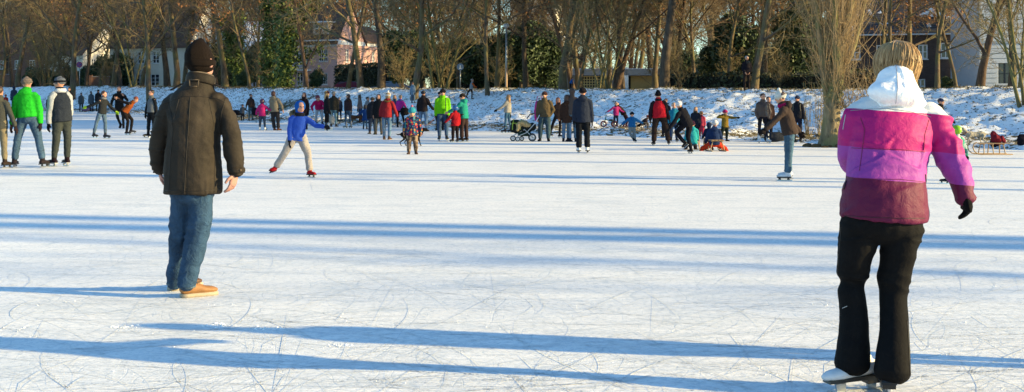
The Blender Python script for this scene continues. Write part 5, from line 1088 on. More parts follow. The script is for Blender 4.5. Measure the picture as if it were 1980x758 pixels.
def hatfold(co, no):
    a = np.arctan2(co[:, 1] - hc.y, co[:, 0] - hc.x); up_ = np.clip((co[:, 2] - hc.z - HR * .35) / (HR * .9), 0, 1); return co + no * (np.cos(a * 3 + .6) * .014 * up_ + sinoise(co, 45, 3) * .0018)[:, None]
ht_ = organic(Q, 'beanie', BN, man, .008, 2, hatfold); Q = Acc(); Q.torus(HP(0, .13, -.0), HR * .83, .0085, HM @ Matrix.Diagonal((1, 1.14, 1)), 32, 8, 3.0); Q.obj('beanie_cuff', BN, ht_)
Q = Acc(); Q.ell(HP(0, .33, -.15), (HR * .70, HR * .60, HR * .4), HM, 14, 9); Q.obj('hair', hairmat('6f6258'), man)
TAN = plain('tan_leather', 'd89a5c', .42, .55, var=.25)
def hero_shoe(root, bs, px0, y0, d, fdir, mat, L=.29):
    sole = pix(px0, y0, d) - bs; sole.z = 0.012; fd = Vector(fdir).normalized(); sd = fd.cross(Vector((0, 0, 1))); Q = Acc(); P = lambda f, z, s=0: sole + fd * f * L + Vector((0, 0, z)) + sd * s
    Q.tube([P(0.0, .045), P(.12, .055), P(.4, .05), P(.62, .036), P(.85, .032), P(.98, .028)], [(.030, .036), (.037, .046), (.040, .042), (.046, .030), (.044, .024), (.026, .014)], side=sd, n=14); Q.tube([P(.12, .05), P(.13, .13)], [(.045, .038), (.04, .04)], side=fd, n=12)
    o = organic(Q, 'shoe', mat, root, .0075, 2, None); Q = Acc(); pr = [(-.03, .030), (.15, .038), (.4, .034), (.65, .047), (.85, .045), (1.0, .026)]; vs = []
    for z in (-.011, .016): vs += [P(f, z, w_) for f, w_ in pr] + [P(f, z, -w_) for f, w_ in pr[::-1]]
    n = len(pr) * 2; Q.add(vs, [tuple(range(n)), tuple(range(2 * n - 1, n - 1, -1))] + [(i, n + i, n + (i + 1) % n, (i + 1) % n) for i in range(n)]); Q.obj('sole', plain('pale_rubber', 'e0cdb0', .5, .7, var=.25), o)
    for k in range(4): Q = Acc(); Q.tube([P(.34 + k * .075, .098 - k * .012, -.024), P(.36 + k * .075, .102 - k * .012), P(.34 + k * .075, .098 - k * .012, .024)], .0035, n=6); Q.obj('lace', plain('lace', 'c8b48c', .5), o)
    return o
hero_shoe(man, base, 352, 572, D0 - .02, (.74, .5, 0), TAN, .262); hero_shoe(man, base, 330, 560, D0 + .30, (.55, .8, 0), plain('shaded_tan_leather', '7a5434', .4, .55, var=.25))  # left shoe is the same tan leather, its shade painted in as darker colour

# woman in the banded ski jacket, seen from behind
D0 = 5.86; base = hero_base(1712, D0); wom = empty('person', base, 'blonde woman skating away in a white, pink, purple and maroon banded ski jacket', 'person')
HR = .118; HM = head_matrix(196, .1); hc = pix(1731, 124, D0 + .20) - base; B = Acc(); HP = hero_head(B, hc, HM, HR)
B.tube([pix(1732, 195, D0 + .15) - base, pix(1731, 150, D0 + .19) - base], [.065, .055], n=12); trunk(B, base, D0, [(1706, 440, 62, .12, 0), (1714, 345, 52, .1, .03), (1724, 250, 58, .1, .12), (1732, 205, 40, .07, .15)], 14)
WLL = [(1664, 436, 39, .0), (1658, 475, 35.5, .02), (1651, 512, 30.5, .05), (1648, 540, 28, .08), (1647, 560, 27, .08), (1650, 590, 26.5, .07), (1652, 625, 27.5, .05), (1650, 670, 31, .03), (1647, 706, 34, .02)]
WRL = [(1745, 436, 40.5, .0), (1739, 475, 35.5, .0), (1732, 515, 31, .02), (1727, 548, 28.5, .03), (1726, 568, 27.5, .03), (1728, 600, 26.5, .0), (1729, 640, 27.5, -.05), (1727, 688, 32, -.10), (1725, 721, 35, -.12)]
WSL = [(1672, 217, 26, .13), (1658, 232, 28, .13), (1648, 262, 26.5, .13), (1645, 292, 24, .14), (1648, 315, 22, .2), (1656, 330, 19, .3), (1664, 336, 17, .38)]
WSR = [(1788, 222, 27, .13), (1808, 240, 29, .12), (1822, 268, 28, .1), (1836, 300, 27, .07), (1847, 322, 25.5, .04), (1857, 346, 22.5, .0), (1865, 370, 19, -.03), (1868, 383, 17.5, -.04)]
for rows in (WLL, WRL, WSL, WSR): limb(B, base, D0, [(x, y, r * .62, dy) for x, y, r, dy in rows], 10)
body = organic(B, 'body', skinmat('e8b49c', .5), wom, .012, 2)
for wp, d_, pn, ts in ((pix(1867, 380, D0 - .04) - base, Vector((.16, .0, -1)), Vector((-1, .2, 0)), 1), (pix(1665, 337, D0 + .39) - base, Vector((.2, .8, -.5)), Vector((1, 0, 0)), 1)):
    G = Acc(); mesh_hand(G, wp, d_, pn, .135, ts, .9, 2.3, 8); G.tube([wp - d_.normalized() * .03, wp + d_.normalized() * .02], [.036, .032], n=12); organic(G, 'glove', knit('202022', .4), wom, .0055, 1, folds(.0015, 80, 3))
N = NT('black_softshell'); v = N.co('Object'); n1 = N.noise(v, 20, 4, .6, 1.2); N.bump(N.math('ADD', n1, N.math('MULTIPLY', N.noise(v, 400, 1), .1)), .35, .012); SOFT = N.set(N.mix(n1, (.003, .003, .0036), (.008, .0078, .0085)), .8, .08)
def skifold(co, no):
    z = co[:, 2]; kn = .9 * np.exp(-((z - .53) / .09) ** 2) + .5 * np.exp(-((z - .78) / .1) ** 2) + .18; a = sinoise(co, 30, 12, aniso=(.35, .35, 2.1)); b = sinoise(co, 14, 5, aniso=(1.5, 1.5, .4))
    return co + no * ((1 - np.abs(a) * 1.4) * .0075 * kn + (1 - np.abs(b) * 1.4) * .002 + crease(co, 15, 95, (.5, .5, 1.6), .12) * .008 * (.3 + kn))[:, None]
T = Acc(); limb(T, base, D0, WLL, 18); limb(T, base, D0, WRL, 18); T.ell(pix(1706, 425, D0) - base, (.2, .15, .12), None, 18, 12); skp = organic(T, 'ski_trousers', SOFT, wom, .009, 2, skifold)
seam(skp, base, D0, stamped([(1617, 600), (1615, 650), (1612, 712)]), 'side_zip', plain('zip_black', '101010', .5), .003); seam(skp, base, D0, stamped([(1754, 620), (1757, 670), (1760, 730)]), 'side_zip', plain('zip_black', '101010', .5), .003)
seam(skp, base, D0, stamped([(1627, 440), (1622, 500), (1620, 540)]), 'side_seam', plain('zip_black', '101010', .5), .002)
seam(skp, base, D0, stamped([(1629, 596), (1638, 592)], 5), 'reflective_mark', plain('silver_print', 'd8d8d8', .6), .0016)
N = NT('banded_shell'); g_ = N.co('Object'); sp = N.n('ShaderNodeSeparateXYZ', {'Vector': g_}).outputs; wv = N.noise(g_, 3, 2)
zz = N.math('ADD', sp[2], N.math('MULTIPLY', N.math('SUBTRACT', wv, .5), .02)); zz = N.math('ADD', zz, N.math('MULTIPLY', sp[0], .07))
rp = N.n('ShaderNodeValToRGB', {'Fac': N.math('DIVIDE', zz, 2.0)}); rp.color_ramp.interpolation = 'CONSTANT'; el = rp.color_ramp.elements
def zpx(y): return (CAMH - (y - HOR) * 5.95 / FPX) / 2.0
for i, (p_, c_) in enumerate(((0, (.09, .003, .034)), (zpx(346), (.27, .04, .26)), (zpx(287), (.35, .006, .13)), (zpx(214), (.56, .58, .60)))):
    x = el[0] if i == 0 else (el[1] if i == 1 else el.new(p_)); x.position = p_; x.color = (*c_, 1)
n3 = N.noise(g_, 24, 4, .6, 1.4); N.bump(N.math('ADD', n3, N.math('MULTIPLY', N.noise(g_, 500, 1), .08)), .4, .012); SHELL = N.set(rp.outputs[0], .6, .22)
def shellfold(co, no):
    x, y, z = co.T; a = sinoise(co, 12, 44, aniso=(.9, .9, 1.3)); b = sinoise(co, 36, 27, aniso=(.8, .8, 1.2)); c = sinoise(co, 80, 7); waist = np.exp(-((z - 1.12) / .12) ** 2); arm = np.clip((np.abs(x - .02) - .2) / .06, 0, 1)
    return co + no * ((1 - np.abs(a) * 1.5) * .013 * (.5 + .6 * waist) + (1 - np.abs(b) * 1.5) * .005 * (.4 + .8 * arm) + c * .0008 + crease(co, 11, 81, (.9, .9, 1.2), .09) * .012 + crease(co, 19, 85, (1, 1, 1), .12) * .008)[:, None]
K = Acc(); trunk(K, base, D0, [(1709, 424, 83, .17, 0), (1710, 405, 83, .175, 0), (1712, 375, 78, .16, .0), (1714, 345, 73.5, .14, .03), (1717, 310, 72.5, .135, .06), (1721, 275, 77, .14, .09), (1726, 245, 81, .14, .12), (1729, 224, 80, .125, .14), (1732, 209, 68, .11, .15), (1734, 196, 44, .095, .16), (1735, 182, 30, .08, .17)], 22, (.99, .12, 0))
limb(K, base, D0, WSL, 18); limb(K, base, D0, WSR, 18); jk = organic(K, 'ski_jacket', SHELL, wom, .0088, 3, shellfold)
SEAMC = plain('band_seam', 'a01860', .40, .6)
for y in (289, 347): seam(jk, base, D0, stamped([(1646, y - 3), (1690, y - 1), (1740, y), (1788, y + 5)]), 'band_seam', SEAMC, .0016)
seam(jk, base, D0, stamped([(1645, 214), (1680, 211), (1715, 210), (1760, 216), (1800, 226)]), 'yoke_seam', plain('yoke_stitch', 'b8b8c4', .5), .0016)
seam(jk, base, D0, stamped([(1664, 228), (1672, 250), (1668, 285), (1662, 330)]), 'armhole_seam', SEAMC, .0018); seam(jk, base, D0, stamped([(1796, 232), (1788, 260), (1786, 290)]), 'armhole_seam', SEAMC, .0018)
seam(jk, base, D0, stamped([(1630, 417), (1680, 420), (1740, 422), (1788, 422)]), 'hem_seam', plain('hem_stitch', '4a0a2c', .4), .0018)
seam(jk, base, D0, stamped([(1789, 338), (1790, 352)], 4), 'pocket_zip', plain('zip_black', '101010', .5), .004); seam(jk, base, D0, stamped([(1637, 350), (1632, 366)], 4), 'pocket_zip', plain('zip_black', '101010', .5), .004); seam(jk, base, D0, stamped([(1635, 222), (1630, 250)], 5), 'sleeve_zip', plain('zip_silver', 'c8c8d0', .6), .0025)
SHW = fabric('f4f6fa', .62, .35, .5, 16, .35); Q = Acc(); E_ = lambda x, y, dy: pix(x, y, D0 + dy) - base
Q.ell(E_(1731, 182, .06), (.135, .095, .062), Matrix.Rotation(.12, 3, 'Y'), 20, 12); Q.tube([E_(1731, 192, .09), E_(1731, 176, .09), E_(1733, 158, .11), E_(1734, 140, .11), E_(1735, 127, .12), E_(1735, 119, .13)], [(.125, .09), (.122, .09), (.097, .08), (.068, .06), (.038, .035), (.016, .018)], side=(1, 0, 0), n=18); Q.ell(E_(1755, 192, .05), (.05, .05, .04), None, 12, 8)
Q.tube([E_(1688, 205, .12), E_(1700, 182, .16), E_(1716, 158, .2)], [.045, .04, .03], n=12); Q.tube([E_(1776, 205, .12), E_(1764, 182, .16), E_(1750, 158, .2)], [.045, .04, .03], n=12)
def hoodfold(co, no):
    a = sinoise(co, 24, 61, aniso=(1, 1, 1.6)); b = sinoise(co, 55, 3); return co + no * ((1 - np.abs(a) * 1.5) * .007 + b * .002 + crease(co, 14, 66, (1, 1, 1.3), .12) * .013)[:, None]
hd = organic(Q, 'hood', SHW, wom, .008, 2, hoodfold); seam(hd, base, D0, stamped([(1732, 122), (1735, 145), (1736, 170), (1732, 200)]), 'hood_seam', plain('yoke_stitch', 'c8c8d4', .55), .0018, -.6)
# hair: a smooth cap under some hundred strands
HB = NT('blonde_hair'); v = HB.n('ShaderNodeNewGeometry').outputs['Random Per Island']; nn = HB.noise(HB.co('Object', (1, 1, .2)), 22, 3); HB.set(HB.mix(HB.math('ADD', HB.math('MULTIPLY', v, .5), HB.math('MULTIPLY', nn, .5)), (.20, .115, .05), (.56, .38, .19)), .45, .3); HB = HB.m
Q = Acc(); Q.ell(HP(0, .1, .2), (HR * .79, HR * .90, HR * .78), HM, 20, 12); Q.ell(HP(0, .26, -.12), (HR * .79, HR * .72, HR * .68), HM, 18, 10); hr_ = organic(Q, 'hair', hairmat('a88860', .38), wom, .008, 2)
rs = np.random.RandomState(77); SB = Batch(); crown = Vector((.05, .25, 1.12))
for i in range(3600):
    a_ = rs.uniform(-.35, math.pi + .35) if rs.rand() < .85 else rs.rand() * 6.28; ca_, sa_ = math.cos(a_), math.sin(a_); end = rs.uniform(-1.2, -.45) + .25 * rs.rand() ** 2 - .1 * abs(ca_); n = 9; pts = []; j1, j2, lift = rs.normal() * .10, rs.normal() * .06, rs.uniform(.97, 1.06) + .08 * (rs.rand() < .06)
    for k in range(n):
        t = k / (n - 1); z = 1.0 + (end - 1.0) * t; zz_ = (z - .15) / .85; r_ = math.sqrt(max(0, 1 - zz_ * zz_)) if z > .15 else 1 - .10 * (.15 - z) ** 1.2 - (.42 * max(0, -.2 - z))
        b_ = a_ + .25 * math.sin(t * 3 + i) * .3; p = HP((.83 * math.cos(b_ + .18 * t)) * r_ * lift + j1 * t, (.12 + (.93 * math.sin(b_ + .18 * t)) * r_) * lift + j2 * t, z * 1.0 + .03); pts.append(tuple(p))
    r0 = rs.uniform(.0008, .0020); SB.add(pts, [r0 * (.7 + .6 * math.sin(math.pi * min(1, .15 + .8 * k / (n - 1)))) for k in range(n)], 4)
V_, F_ = SB.arrays(); o = bpy.data.objects.new('hair_strands', npmesh('hair_strands', V_, F_, True, [HB])); link(o, hr_); o['kind'] = 'stuff'
# her figure skates
def hero_skate(root, bs, sole, fdir, up, white, dark):
    fd = Vector(fdir).normalized(); u = Vector(up).normalized(); u = (u - fd * u.dot(fd)).normalized(); sd = fd.cross(u); P = lambda f, z, s=0: sole + fd * f + u * z + sd * s; Q = Acc()
    Q.tube([P(-.03, .06), P(.03, .062), P(.10, .055), P(.17, .04), P(.23, .036), P(.262, .032)], [(.030, .032), (.038, .045), (.038, .043), (.044, .032), (.040, .026), (.022, .014)], side=sd, n=16); Q.tube([P(.02, .05), P(.03, .09), P(.03, .11)], [(.034, .040), (.034, .040), (.034, .038)], side=sd, n=14); o = organic(Q, 'skate', white, root, .0075, 2)
    Q = Acc(); Q.box(P(.105, .012), (.285, .072, .018), Matrix((fd, sd, u)).transposed(), .95); Q.box(P(0, -.004), (.07, .06, .03), Matrix((fd, sd, u)).transposed(), 1.05); Q.obj('sole', dark, o, False)
    for f_ in (.0, .17): Q = Acc(); Q.box(P(f_, -.028), (.045, .012, .04), Matrix((fd, sd, u)).transposed(), 1.3); Q.obj('blade_holder', STEEL, o, False)
    Q = Acc(); pr = [(-.075, -.048), (-.06, -.066), (.05, -.07), (.17, -.068), (.225, -.058), (.245, -.036), (.238, -.034), (.2, -.046), (-.06, -.046)]; m_ = len(pr); vs = [P(f_, z, .002) for f_, z in pr] + [P(f_, z, -.002) for f_, z in pr]
    Q.add(vs, [tuple(range(m_)), tuple(range(2 * m_ - 1, m_ - 1, -1))] + [(i, m_ + i, m_ + (i + 1) % m_, (i + 1) % m_) for i in range(m_)]); Q.obj('blade', STEEL, o, False)
    return o
WLE = plain('white_leather', 'e8eaee', .72, .4, var=.06); DLE = plain('black_leather', '1c1c1e', .5, .4)
hero_skate(wom, base, pix(1684, 733, D0 + .05) - base - Vector((0, 0, .0)) + Vector((0, 0, .005)), (-.93, -.25, -.05), (0, 0, 1), WLE, DLE)
hero_skate(wom, base, Vector((pix(1716, 745, D0 - .12).x - base.x, -.13, .07)), (.12, 1, 0), (0, 0, 1), DLE, DLE)

# ---- everyone else
Q1 = lambda c, **k: dict(c=c, quilt=1.0, puff=.02, **k)
person('person in dark grey jacket and khaki trousers cut off by the left edge', -2, 325, 158, 172, la=((-12, 0), (-5, 0)), ra=((22, 0), (22, 5)), ll=((-4, 0), (0, 0)), rl=((3, 0), (3, 0)), top=dict(c='5e5f58', hood='down', hc=None, hem=.08), legs=dict(c='a89a7c', r=1.05), hair=('5a4030', 'short'), feet=('skate', '463a34'), gloves='3a2c30')
GW = person('woman in a bright green puffer jacket, beige knit hat and jeans on skates', 54, 324, 176, 180, la=((-14, 0), (-8, 4)), ra=((14, 0), (4, 2)), ll=((-15, 0), (-8, 0)), rl=((16, 0), (10, 0)), lean=(-3, 0), ht=(0, -8), top=Q1('38e63c', hood='down', hem=.0, pitch=.075), legs=dict(mat=denim('5f7f9c'), r=1.08, flare=1.15), hat=('beanie', 'a8988c'), feet=('skate', '3c3236'), gloves='3a2c30', girth=1.05)
person('man in a navy body warmer over a white hooded sweatshirt with a striped beanie', 119, 322, 173, -128, la=((-8, 0), (-2, 8)), ra=((4, 0), (-2, 12)), hy=38, ll=((-3, 0), (-6, 0)), rl=((5, 0), (-1, 0)), lean=(-3, 0), top=Q1('39404c', sleeve=fabric('d8dce2'), hem=.06, pitch=.12), legs=dict(c='4c5250', r=1.1), hat=('beanie', '8a909c', None, None, '2a2c34'), feet=('skate', '33222a', 'b8bcc0'), gloves='2c2224', scarf='e4e4e8', girth=1.08)
person('figure in a navy coat with brown fur hood behind the green jacketed woman', 27, 212, 46, 175, top=dict(c='3c4c68', hem=.14, puff=.025, hood='up', fur='8a6a4c'), legs=dict(c='2c3448'), feet=('boot', '333'*2))
person('small child in a coral red snowsuit at the left edge', 11, 212, 30, 20, k=.9, top=dict(c='f0504a', puff=.03), legs=dict(c='f0506a', r=1.2), hat=('beanie', 'f06050'), feet=('boot', '443344'))
person('child in a dark jacket with a red hat left of the striped beanie man', 95, 222, 38, 0, k=.8, top=dict(c='3a4658', puff=.025), legs=dict(c='3c4a60'), hat=('beanie', 'c03038'), feet=('boot', '222222'))
person('dark haired man in a black jacket behind the body warmer', 134, 226, 58, -20, top=dict(c='2e2e34'), legs=dict(c='2a2a30'), hair=('4a3a30', 'short'), feet=('shoe', '222222'))
person('person in a grey green coat, first of the three standing far off by the bank', 157, 216, 37, 180, top=dict(c='56646c', hem=.12, puff=.03), legs=dict(c='242a34'), hair=('66605c', 'short'), feet=('boot', '222222'))
person('person in a grey coat, middle of the three standing far off by the bank', 177, 215, 39, 170, lean=(-4, 0), top=dict(c='5c6874', hem=.16, puff=.03), legs=dict(c='44505c'), hair=('70665c', 'short'), feet=('boot', '222222'))
person('person in black, right of the three standing far off by the bank', 190, 215, 42, 190, top=dict(c='26282e', hem=.1, puff=.02), legs=dict(c='20242c'), hat=('beanie', '1c1c20'), feet=('boot', '222222'))
person('teenager in a black and grey jacket and jeans reaching out a yellow glove', 197, 268, 92, 70, lean=(7, 0), la=((-60, 0), (-72, 0)), ra=((38, 0), (52, 10)), ll=((-20, 0), (-12, 0)), rl=((9, 0), (0, 0)), hy=8, top=dict(c='34383c', hem=.04, hood='down', collar=True), legs=dict(mat=denim('6c8aa8'), r=.95), hair=('5a3c2c', 'short'), feet=('skate', '3a3e4c'), gloves=fabric('c8f040', .5), scarf='9a9ca4')
person('tall young man in a long black coat facing us between two skaters', 231, 248, 83, 8, lean=(-2, 0), la=((-22, 10), (-2, 10)), ra=((38, 5), (-150, 30)), ll=((-2, -4), (8, -38)), rl=((8, 0), (2, 0)), top=dict(c='262424', hem=.12), legs=dict(c='2a2828', r=.9), hair=('3a2c24', 'short'), feet=('shoe', '2c2020'), gloves=None)
person('skater in an orange and black top bent forward with arms held back', 241, 261, 84, 85, lean=(62, 0), la=((-105, -5), (-118, 0)), ra=((-100, 8), (-115, 0)), ll=((24, 0), (-8, 0)), rl=((38, 0), (-6, 0)), ht=(45, 0), top=dict(c='b05a28', sleeve=fabric('2c2628'), hem=.0), legs=dict(c='241f22', r=.95), hair=('9a4a2c', 'short'), feet=('skate', '3a3436', 'a8a8a8'), gloves=None)
person('young man in a black jacket with grey front half hidden by the brown coat', 293, 266, 92, -35, la=((-14, 0), (-6, 5)), ra=((12, 0), (3, 0)), ll=((-6, 0), (-3, 0)), top=dict(c='84898e', sleeve=fabric('2a2c30'), hem=.03), legs=dict(c='25272c'), hair=('3a2c28', 'short'), feet=('skate', '24262a'))
person('small child in grey holding a hand of the man in brown near the bank', 469, 233, 32, 10, k=.85, ra=((40, 0), (60, 0)), top=dict(c='6c707a', puff=.03), legs=dict(c='2a2c34', r=1.2), hat=('beanie', '5a5c68'), feet=('boot', '222222'))
person('man in a brown jacket and jeans looking back over his shoulder near the bank', 485, 233, 52, 40, hy=40, la=((-22, 0), (-10, 0)), ra=((12, 0), (0, 0)), top=dict(c='5c4640', hem=.05), legs=dict(mat=denim('6f8c98')), hair=('4a3028', 'short'), feet=('shoe', '2a2424'))
person('child in a hot pink snow jacket with a purple helmet and white skates', 507, 252, 61, 172, k=.65, la=((-26, 0), (-8, 8)), ra=((52, 0), (80, 0)), ll=((-4, 0), (-4, 0)), rl=((6, 0), (4, 0)), top=dict(c='f0388c', hem=.06, puff=.025, hood='down'), legs=dict(c='46556c', r=1.15), hat=('helmet', '5a2c54'), feet=('skate', 'e4e8ee', 'c8ccd4'), gloves='2c2c34')
person('woman in a beige coat and brown boots striding beside the pink child', 532, 252, 77, 165, lean=(-7, 0), la=((6, 0), (-16, 10)), ra=((34, 0), (20, 10)), ll=((-2, 0), (9, 0)), rl=((6, 0), (2, 0)), top=dict(c='a89a84', hem=.06, hood='down', puff=.018), legs=dict(c='453f40', r=1.2, flare=1.3), hair=('6a3c2c', 'bob'), feet=('boot', '7a4c38'), gloves=None)
BOY = person('boy in a blue hooded jacket and beige trousers lunging on red skates', 575, 343, 152, 18, k=.35, lean=(6, 0), hy=12, la=((-8, 6), (4, 22)), ra=((58, 20), (84, 30)), ll=((-27, 8), (-34, -8)), rl=((22, 4), (6, 0)), fa=28, top=dict(c='3f6ce8', hem=.05, puff=.010, flare=.92, hood='up', hc=fabric('2474d8', .42), fur=None), legs=dict(c='dcd0c8', r=1.22, flare=1.25), feet=('skate', 'd8202c', '282020'), gloves='2a2c34', scarf='33343c', skin=skinmat('f0b8a0', .5))
hd_ = BOY; Q = Acc(); Q.torus(BOY['neck'] + Vector((-.07, .05, .04)), .085, .038, Matrix.Rotation(.6, 3, 'X'), 16, 7); organic(Q, 'fur_trim', knit('b09470'), BOY['root'], .016, 1, folds(.012, 110, 5))
person('long haired woman in a dark coat with cream fur collar behind the boy in blue', 588, 250, 72, -15, top=dict(c='33262c', hem=.13, fur='d8ccc0'), legs=dict(c='23222a'), hair=('5c2c24', 'long'), feet=('boot', '2a2226'))
person('girl in a magenta jacket and pale trousers bending forward', 617, 243, 66, 15, k=.5, lean=(0, 58), la=((-34, 10), (22, 30)), ra=((34, 10), (-22, 30)), ll=((-8, 0), (-4, 0)), rl=((8, 0), (4, 0)), ht=(0, 35), top=dict(c='e0206c', hem=.02, puff=.025), legs=dict(c='d4dae4'), hair=('a03048', 'short'), feet=('skate', '2c2c34'), gloves=None)
person('woman with long blonde hair in a long black coat on white skates', 632, 252, 76, 110, hy=0, la=((-4, 0), (6, 0)), ra=((6, 0), (14, 0)), top=dict(c='25252c', hem=.14), legs=dict(c='1c1c20', r=.85), hair=('d8b070', 'long'), hat=('beanie', '4c2834'), feet=('skate', 'c8d8e8', 'b8c8d4'))
person('man in a dark olive jacket, pale cap and light jeans facing away', 645, 245, 69, 172, top=dict(c='3c3a34', hem=.06, puff=.018), legs=dict(mat=denim('8cb0bc')), hair=('8c8880', 'short'), hat=('beanie', 'd8d4d0'), feet=('shoe', '3c3434'), girth=1.08)
person('person in grey half hidden behind the man in light jeans', 656, 233, 46, 30, top=dict(c='4c4c5c', hem=.06), legs=dict(c='363444'), hat=('beanie', 'b8b8c4'), feet=('boot', '4a3a38'))
person('woman in a dark brown puffer and tight jeans skating with head turned', 672, 248, 66, -130, lean=(3, 0), la=((-4, 0), (2, 0)), ra=((8, 0), (0, 0)), hy=30, ll=((-4, 0), (4, 0)), rl=((8, 0), (8, 0)), top=Q1('4a3a40', hem=.04, fur='6a5044', pitch=.1), legs=dict(mat=denim('587898'), r=.9), hair=('5c3a30', 'bob'), feet=('skate', 'd0ccc8', '3a3434'))
person('long haired girl in a beige top carrying a dark bag near the brown dog', 697, 236, 54, -100, lean=(-6, 0), la=((-10, 0), (-4, 0)), ra=((10, 0), (0, 0)), top=dict(c='a08c88', hem=.05), legs=dict(mat=denim('4a6a98')), hair=('4c342c', 'long'), feet=('boot', '3a3030'))
person('child in a dark fur hooded jacket with white lining left of the long coats', 711, 238, 52, 60, k=.5, top=dict(c='b0aeb4', hem=.04, fur='e4dcd4', puff=.03), legs=dict(c='343c50'), hair=('2c2828', 'short'), feet=('boot', '2a2a30'))
person('little girl in a royal blue coat seen from behind', 706, 250, 48, 175, k=.7, la=((-40, 0), (-52, 0)), top=dict(c='2c5494', hem=.12, flare=1.35, puff=.02), legs=dict(mat=denim('587898'), r=.9), hair=('3a3030', 'bob'), feet=('boot', '242430'))
person('person in a dark hooded coat and blue trousers with a grey hat', 720, 259, 72, -160, top=dict(c='303440', hem=.1, puff=.025, hood='down'), legs=dict(c='42506c', r=1.15), hat=('beanie', '7a7064'), feet=('boot', '8a6c50'))
person('dark long haired woman in a black coat looking at us', 732, 260, 79, -5, hy=0, top=dict(c='262428', hem=.13, puff=.02, fur=None), legs=dict(c='80786c', r=1.1), hair=('3a2420', 'long'), feet=('boot', '8a7450'), gloves=None)
person('woman in a brick red jacket with white bobble hat and fur boots facing away', 748, 270, 92, 172, la=((-18, 0), (-4, 6)), ra=((22, 0), (22, 6)), lean=(4, 0), ll=((-3, 0), (1, 0)), rl=((3, 0), (-3, 0)), top=dict(c='b8343c', hem=.06, puff=.018, fur='8a6c48'), legs=dict(mat=denim('7ca0c4'), r=1.0), hair=('c8a070', 'bob'), hat=('bobble', 'f0eeea', 'ffffff'), feet=('boot', '6a5040', 'c8a480'), gloves='2c2028')
person('fair haired girl in jeans on white skates behind the brick red jacket', 763, 246, 62, 10, top=dict(c='3c5c88', hem=.04), legs=dict(mat=denim('5f86b0')), hair=('d8a868', 'long'), feet=('skate', 'f0f0f4', 'e0e0e4'))
person('woman in a pink jacket with a bright blue scarf carrying a black bag', 773, 246, 63, 165, lean=(3, 0), la=((-8, 0), (0, 0)), ra=((26, 0), (10, 10)), rl=((14, 0), (8, 0)), top=dict(c='e83cb4', hem=.02), legs=dict(c='1e2026', r=.9), hair=('e0b080', 'short'), scarf='2a84d8', feet=('boot', '222226'))
person('toddler in a multicoloured patterned snow jacket and teal bobble hat', 797, 298, 91, 5, k=.95, la=((-22, 0), (-6, 6)), ra=((24, 0), (8, 6)), ll=((-5, 0), (-1, 0)), rl=((6, 0), (2, 0)), ht=(0, 22), top=dict(mat=patterned('confetti_cloth', ['24305c', '1c4c80', '24305c', 'd03050', '2a3468', '38a0b0', 'e8a040', '202c58'], 26), hem=.05, puff=.04, hood='down', flare=1.1), legs=dict(mat=patterned('camouflage', ['a89078', '6c5a4c', '8c7464', 'c0a890', '584a40'], 16), r=1.35), hat=('bobble', '4cc0dc', 'f090b0'), feet=('boot', '6a5048'), gloves=None)
person('man in a black jacket, dark cap and faded jeans walking away', 818, 254, 80, 165, lean=(1, 0), la=((-14, 0), (2, 8)), ra=((26, 0), (42, 6)), ll=((-6, 0), (-4, -16)), rl=((6, 0), (2, 0)), top=dict(c='30282c', hem=.05, puff=.02), legs=dict(mat=denim('7c9cc4')), hair=('3a302c', 'short'), hat=('beanie', '28304c'), feet=('shoe', '3a3436'), gloves=None)
person('figure in a light blue hooded coat walking up the snowy bank', 799, 199, 41, 150, lean=(-6, 0), top=dict(c='93aecb', hem=.14, puff=.02), legs=dict(c='6f90b4'), hair=('6a4438', 'short'), feet=('boot', '4a5a78'))
LM = person('man in a lime green jacket and black hat holding an orange leash', 856, 273, 101, 6, la=((-8, 0), (-2, 8)), ra=((8, 0), (-10, 20)), ll=((-3, 0), (0, 0)), rl=((4, 0), (2, 0)), ht=(2, 16), top=Q1('8cf01c', hem=.04, pitch=.09), legs=dict(mat=denim('4c6c98'), r=1.1), hair=('3a302c', 'short'), hat=('beanie', '26242a'), feet=('skate', '3a4450', 'e8ecf0'), girth=1.08)
seam(LM['jacket'], LM['base'], LM['base'].y, stamped([(861, 190), (862, 205), (862, 219)]), 'front_zip', plain('zip_dark', '1c3020', .5), .012)
person('person with a dark hat hidden behind the lime green jacket', 851, 252, 76, -10, top=dict(c='2f5a40', hem=.05), legs=dict(c='2c3040'), hat=('beanie', '2c2a30'), feet=('shoe', '2c2a30'))
person('child in a red jacket and blue and white helmet between lime and teal jackets', 880, 275, 72, -150, k=.6, la=((-30, 0), (-50, 0)), top=dict(c='d02430', hem=.08, puff=.02), legs=dict(c='2c2226', r=1.2), hat=('helmet', '3c78c0'), feet=('skate', '3a2c2c'))
person('woman in a teal jacket, dark beanie and brown trousers reaching to the child', 897, 274, 93, -120, lean=(-3, 0), la=((-48, 0), (-66, 0)), ra=((-34, 10), (-62, 10)), hy=35, ht=(-8, 0), ll=((-4, 0), (0, 0)), rl=((4, 0), (3, 0)), top=Q1('2fb09c', hem=.08, pitch=.1, hood='down'), legs=dict(c='4a3836', r=1.2, flare=1.2), hat=('beanie', '38302c'), feet=('skate', '3a302e'), gloves=None)
person('child in a grey jacket with orange shoulders running along the bank', 911, 191, 39, 110, k=.4, lean=(8, 0), ra=((36, 0), (60, 0)), ll=((-38, 0), (-20, 0)), rl=((8, 0), (-4, 0)), top=dict(c='a8acb4', sleeve=fabric('f07038'), hem=.02, puff=.02), legs=dict(c='24242c'), hair=('b8a098', 'short'), feet=('boot', '6a4a40'))
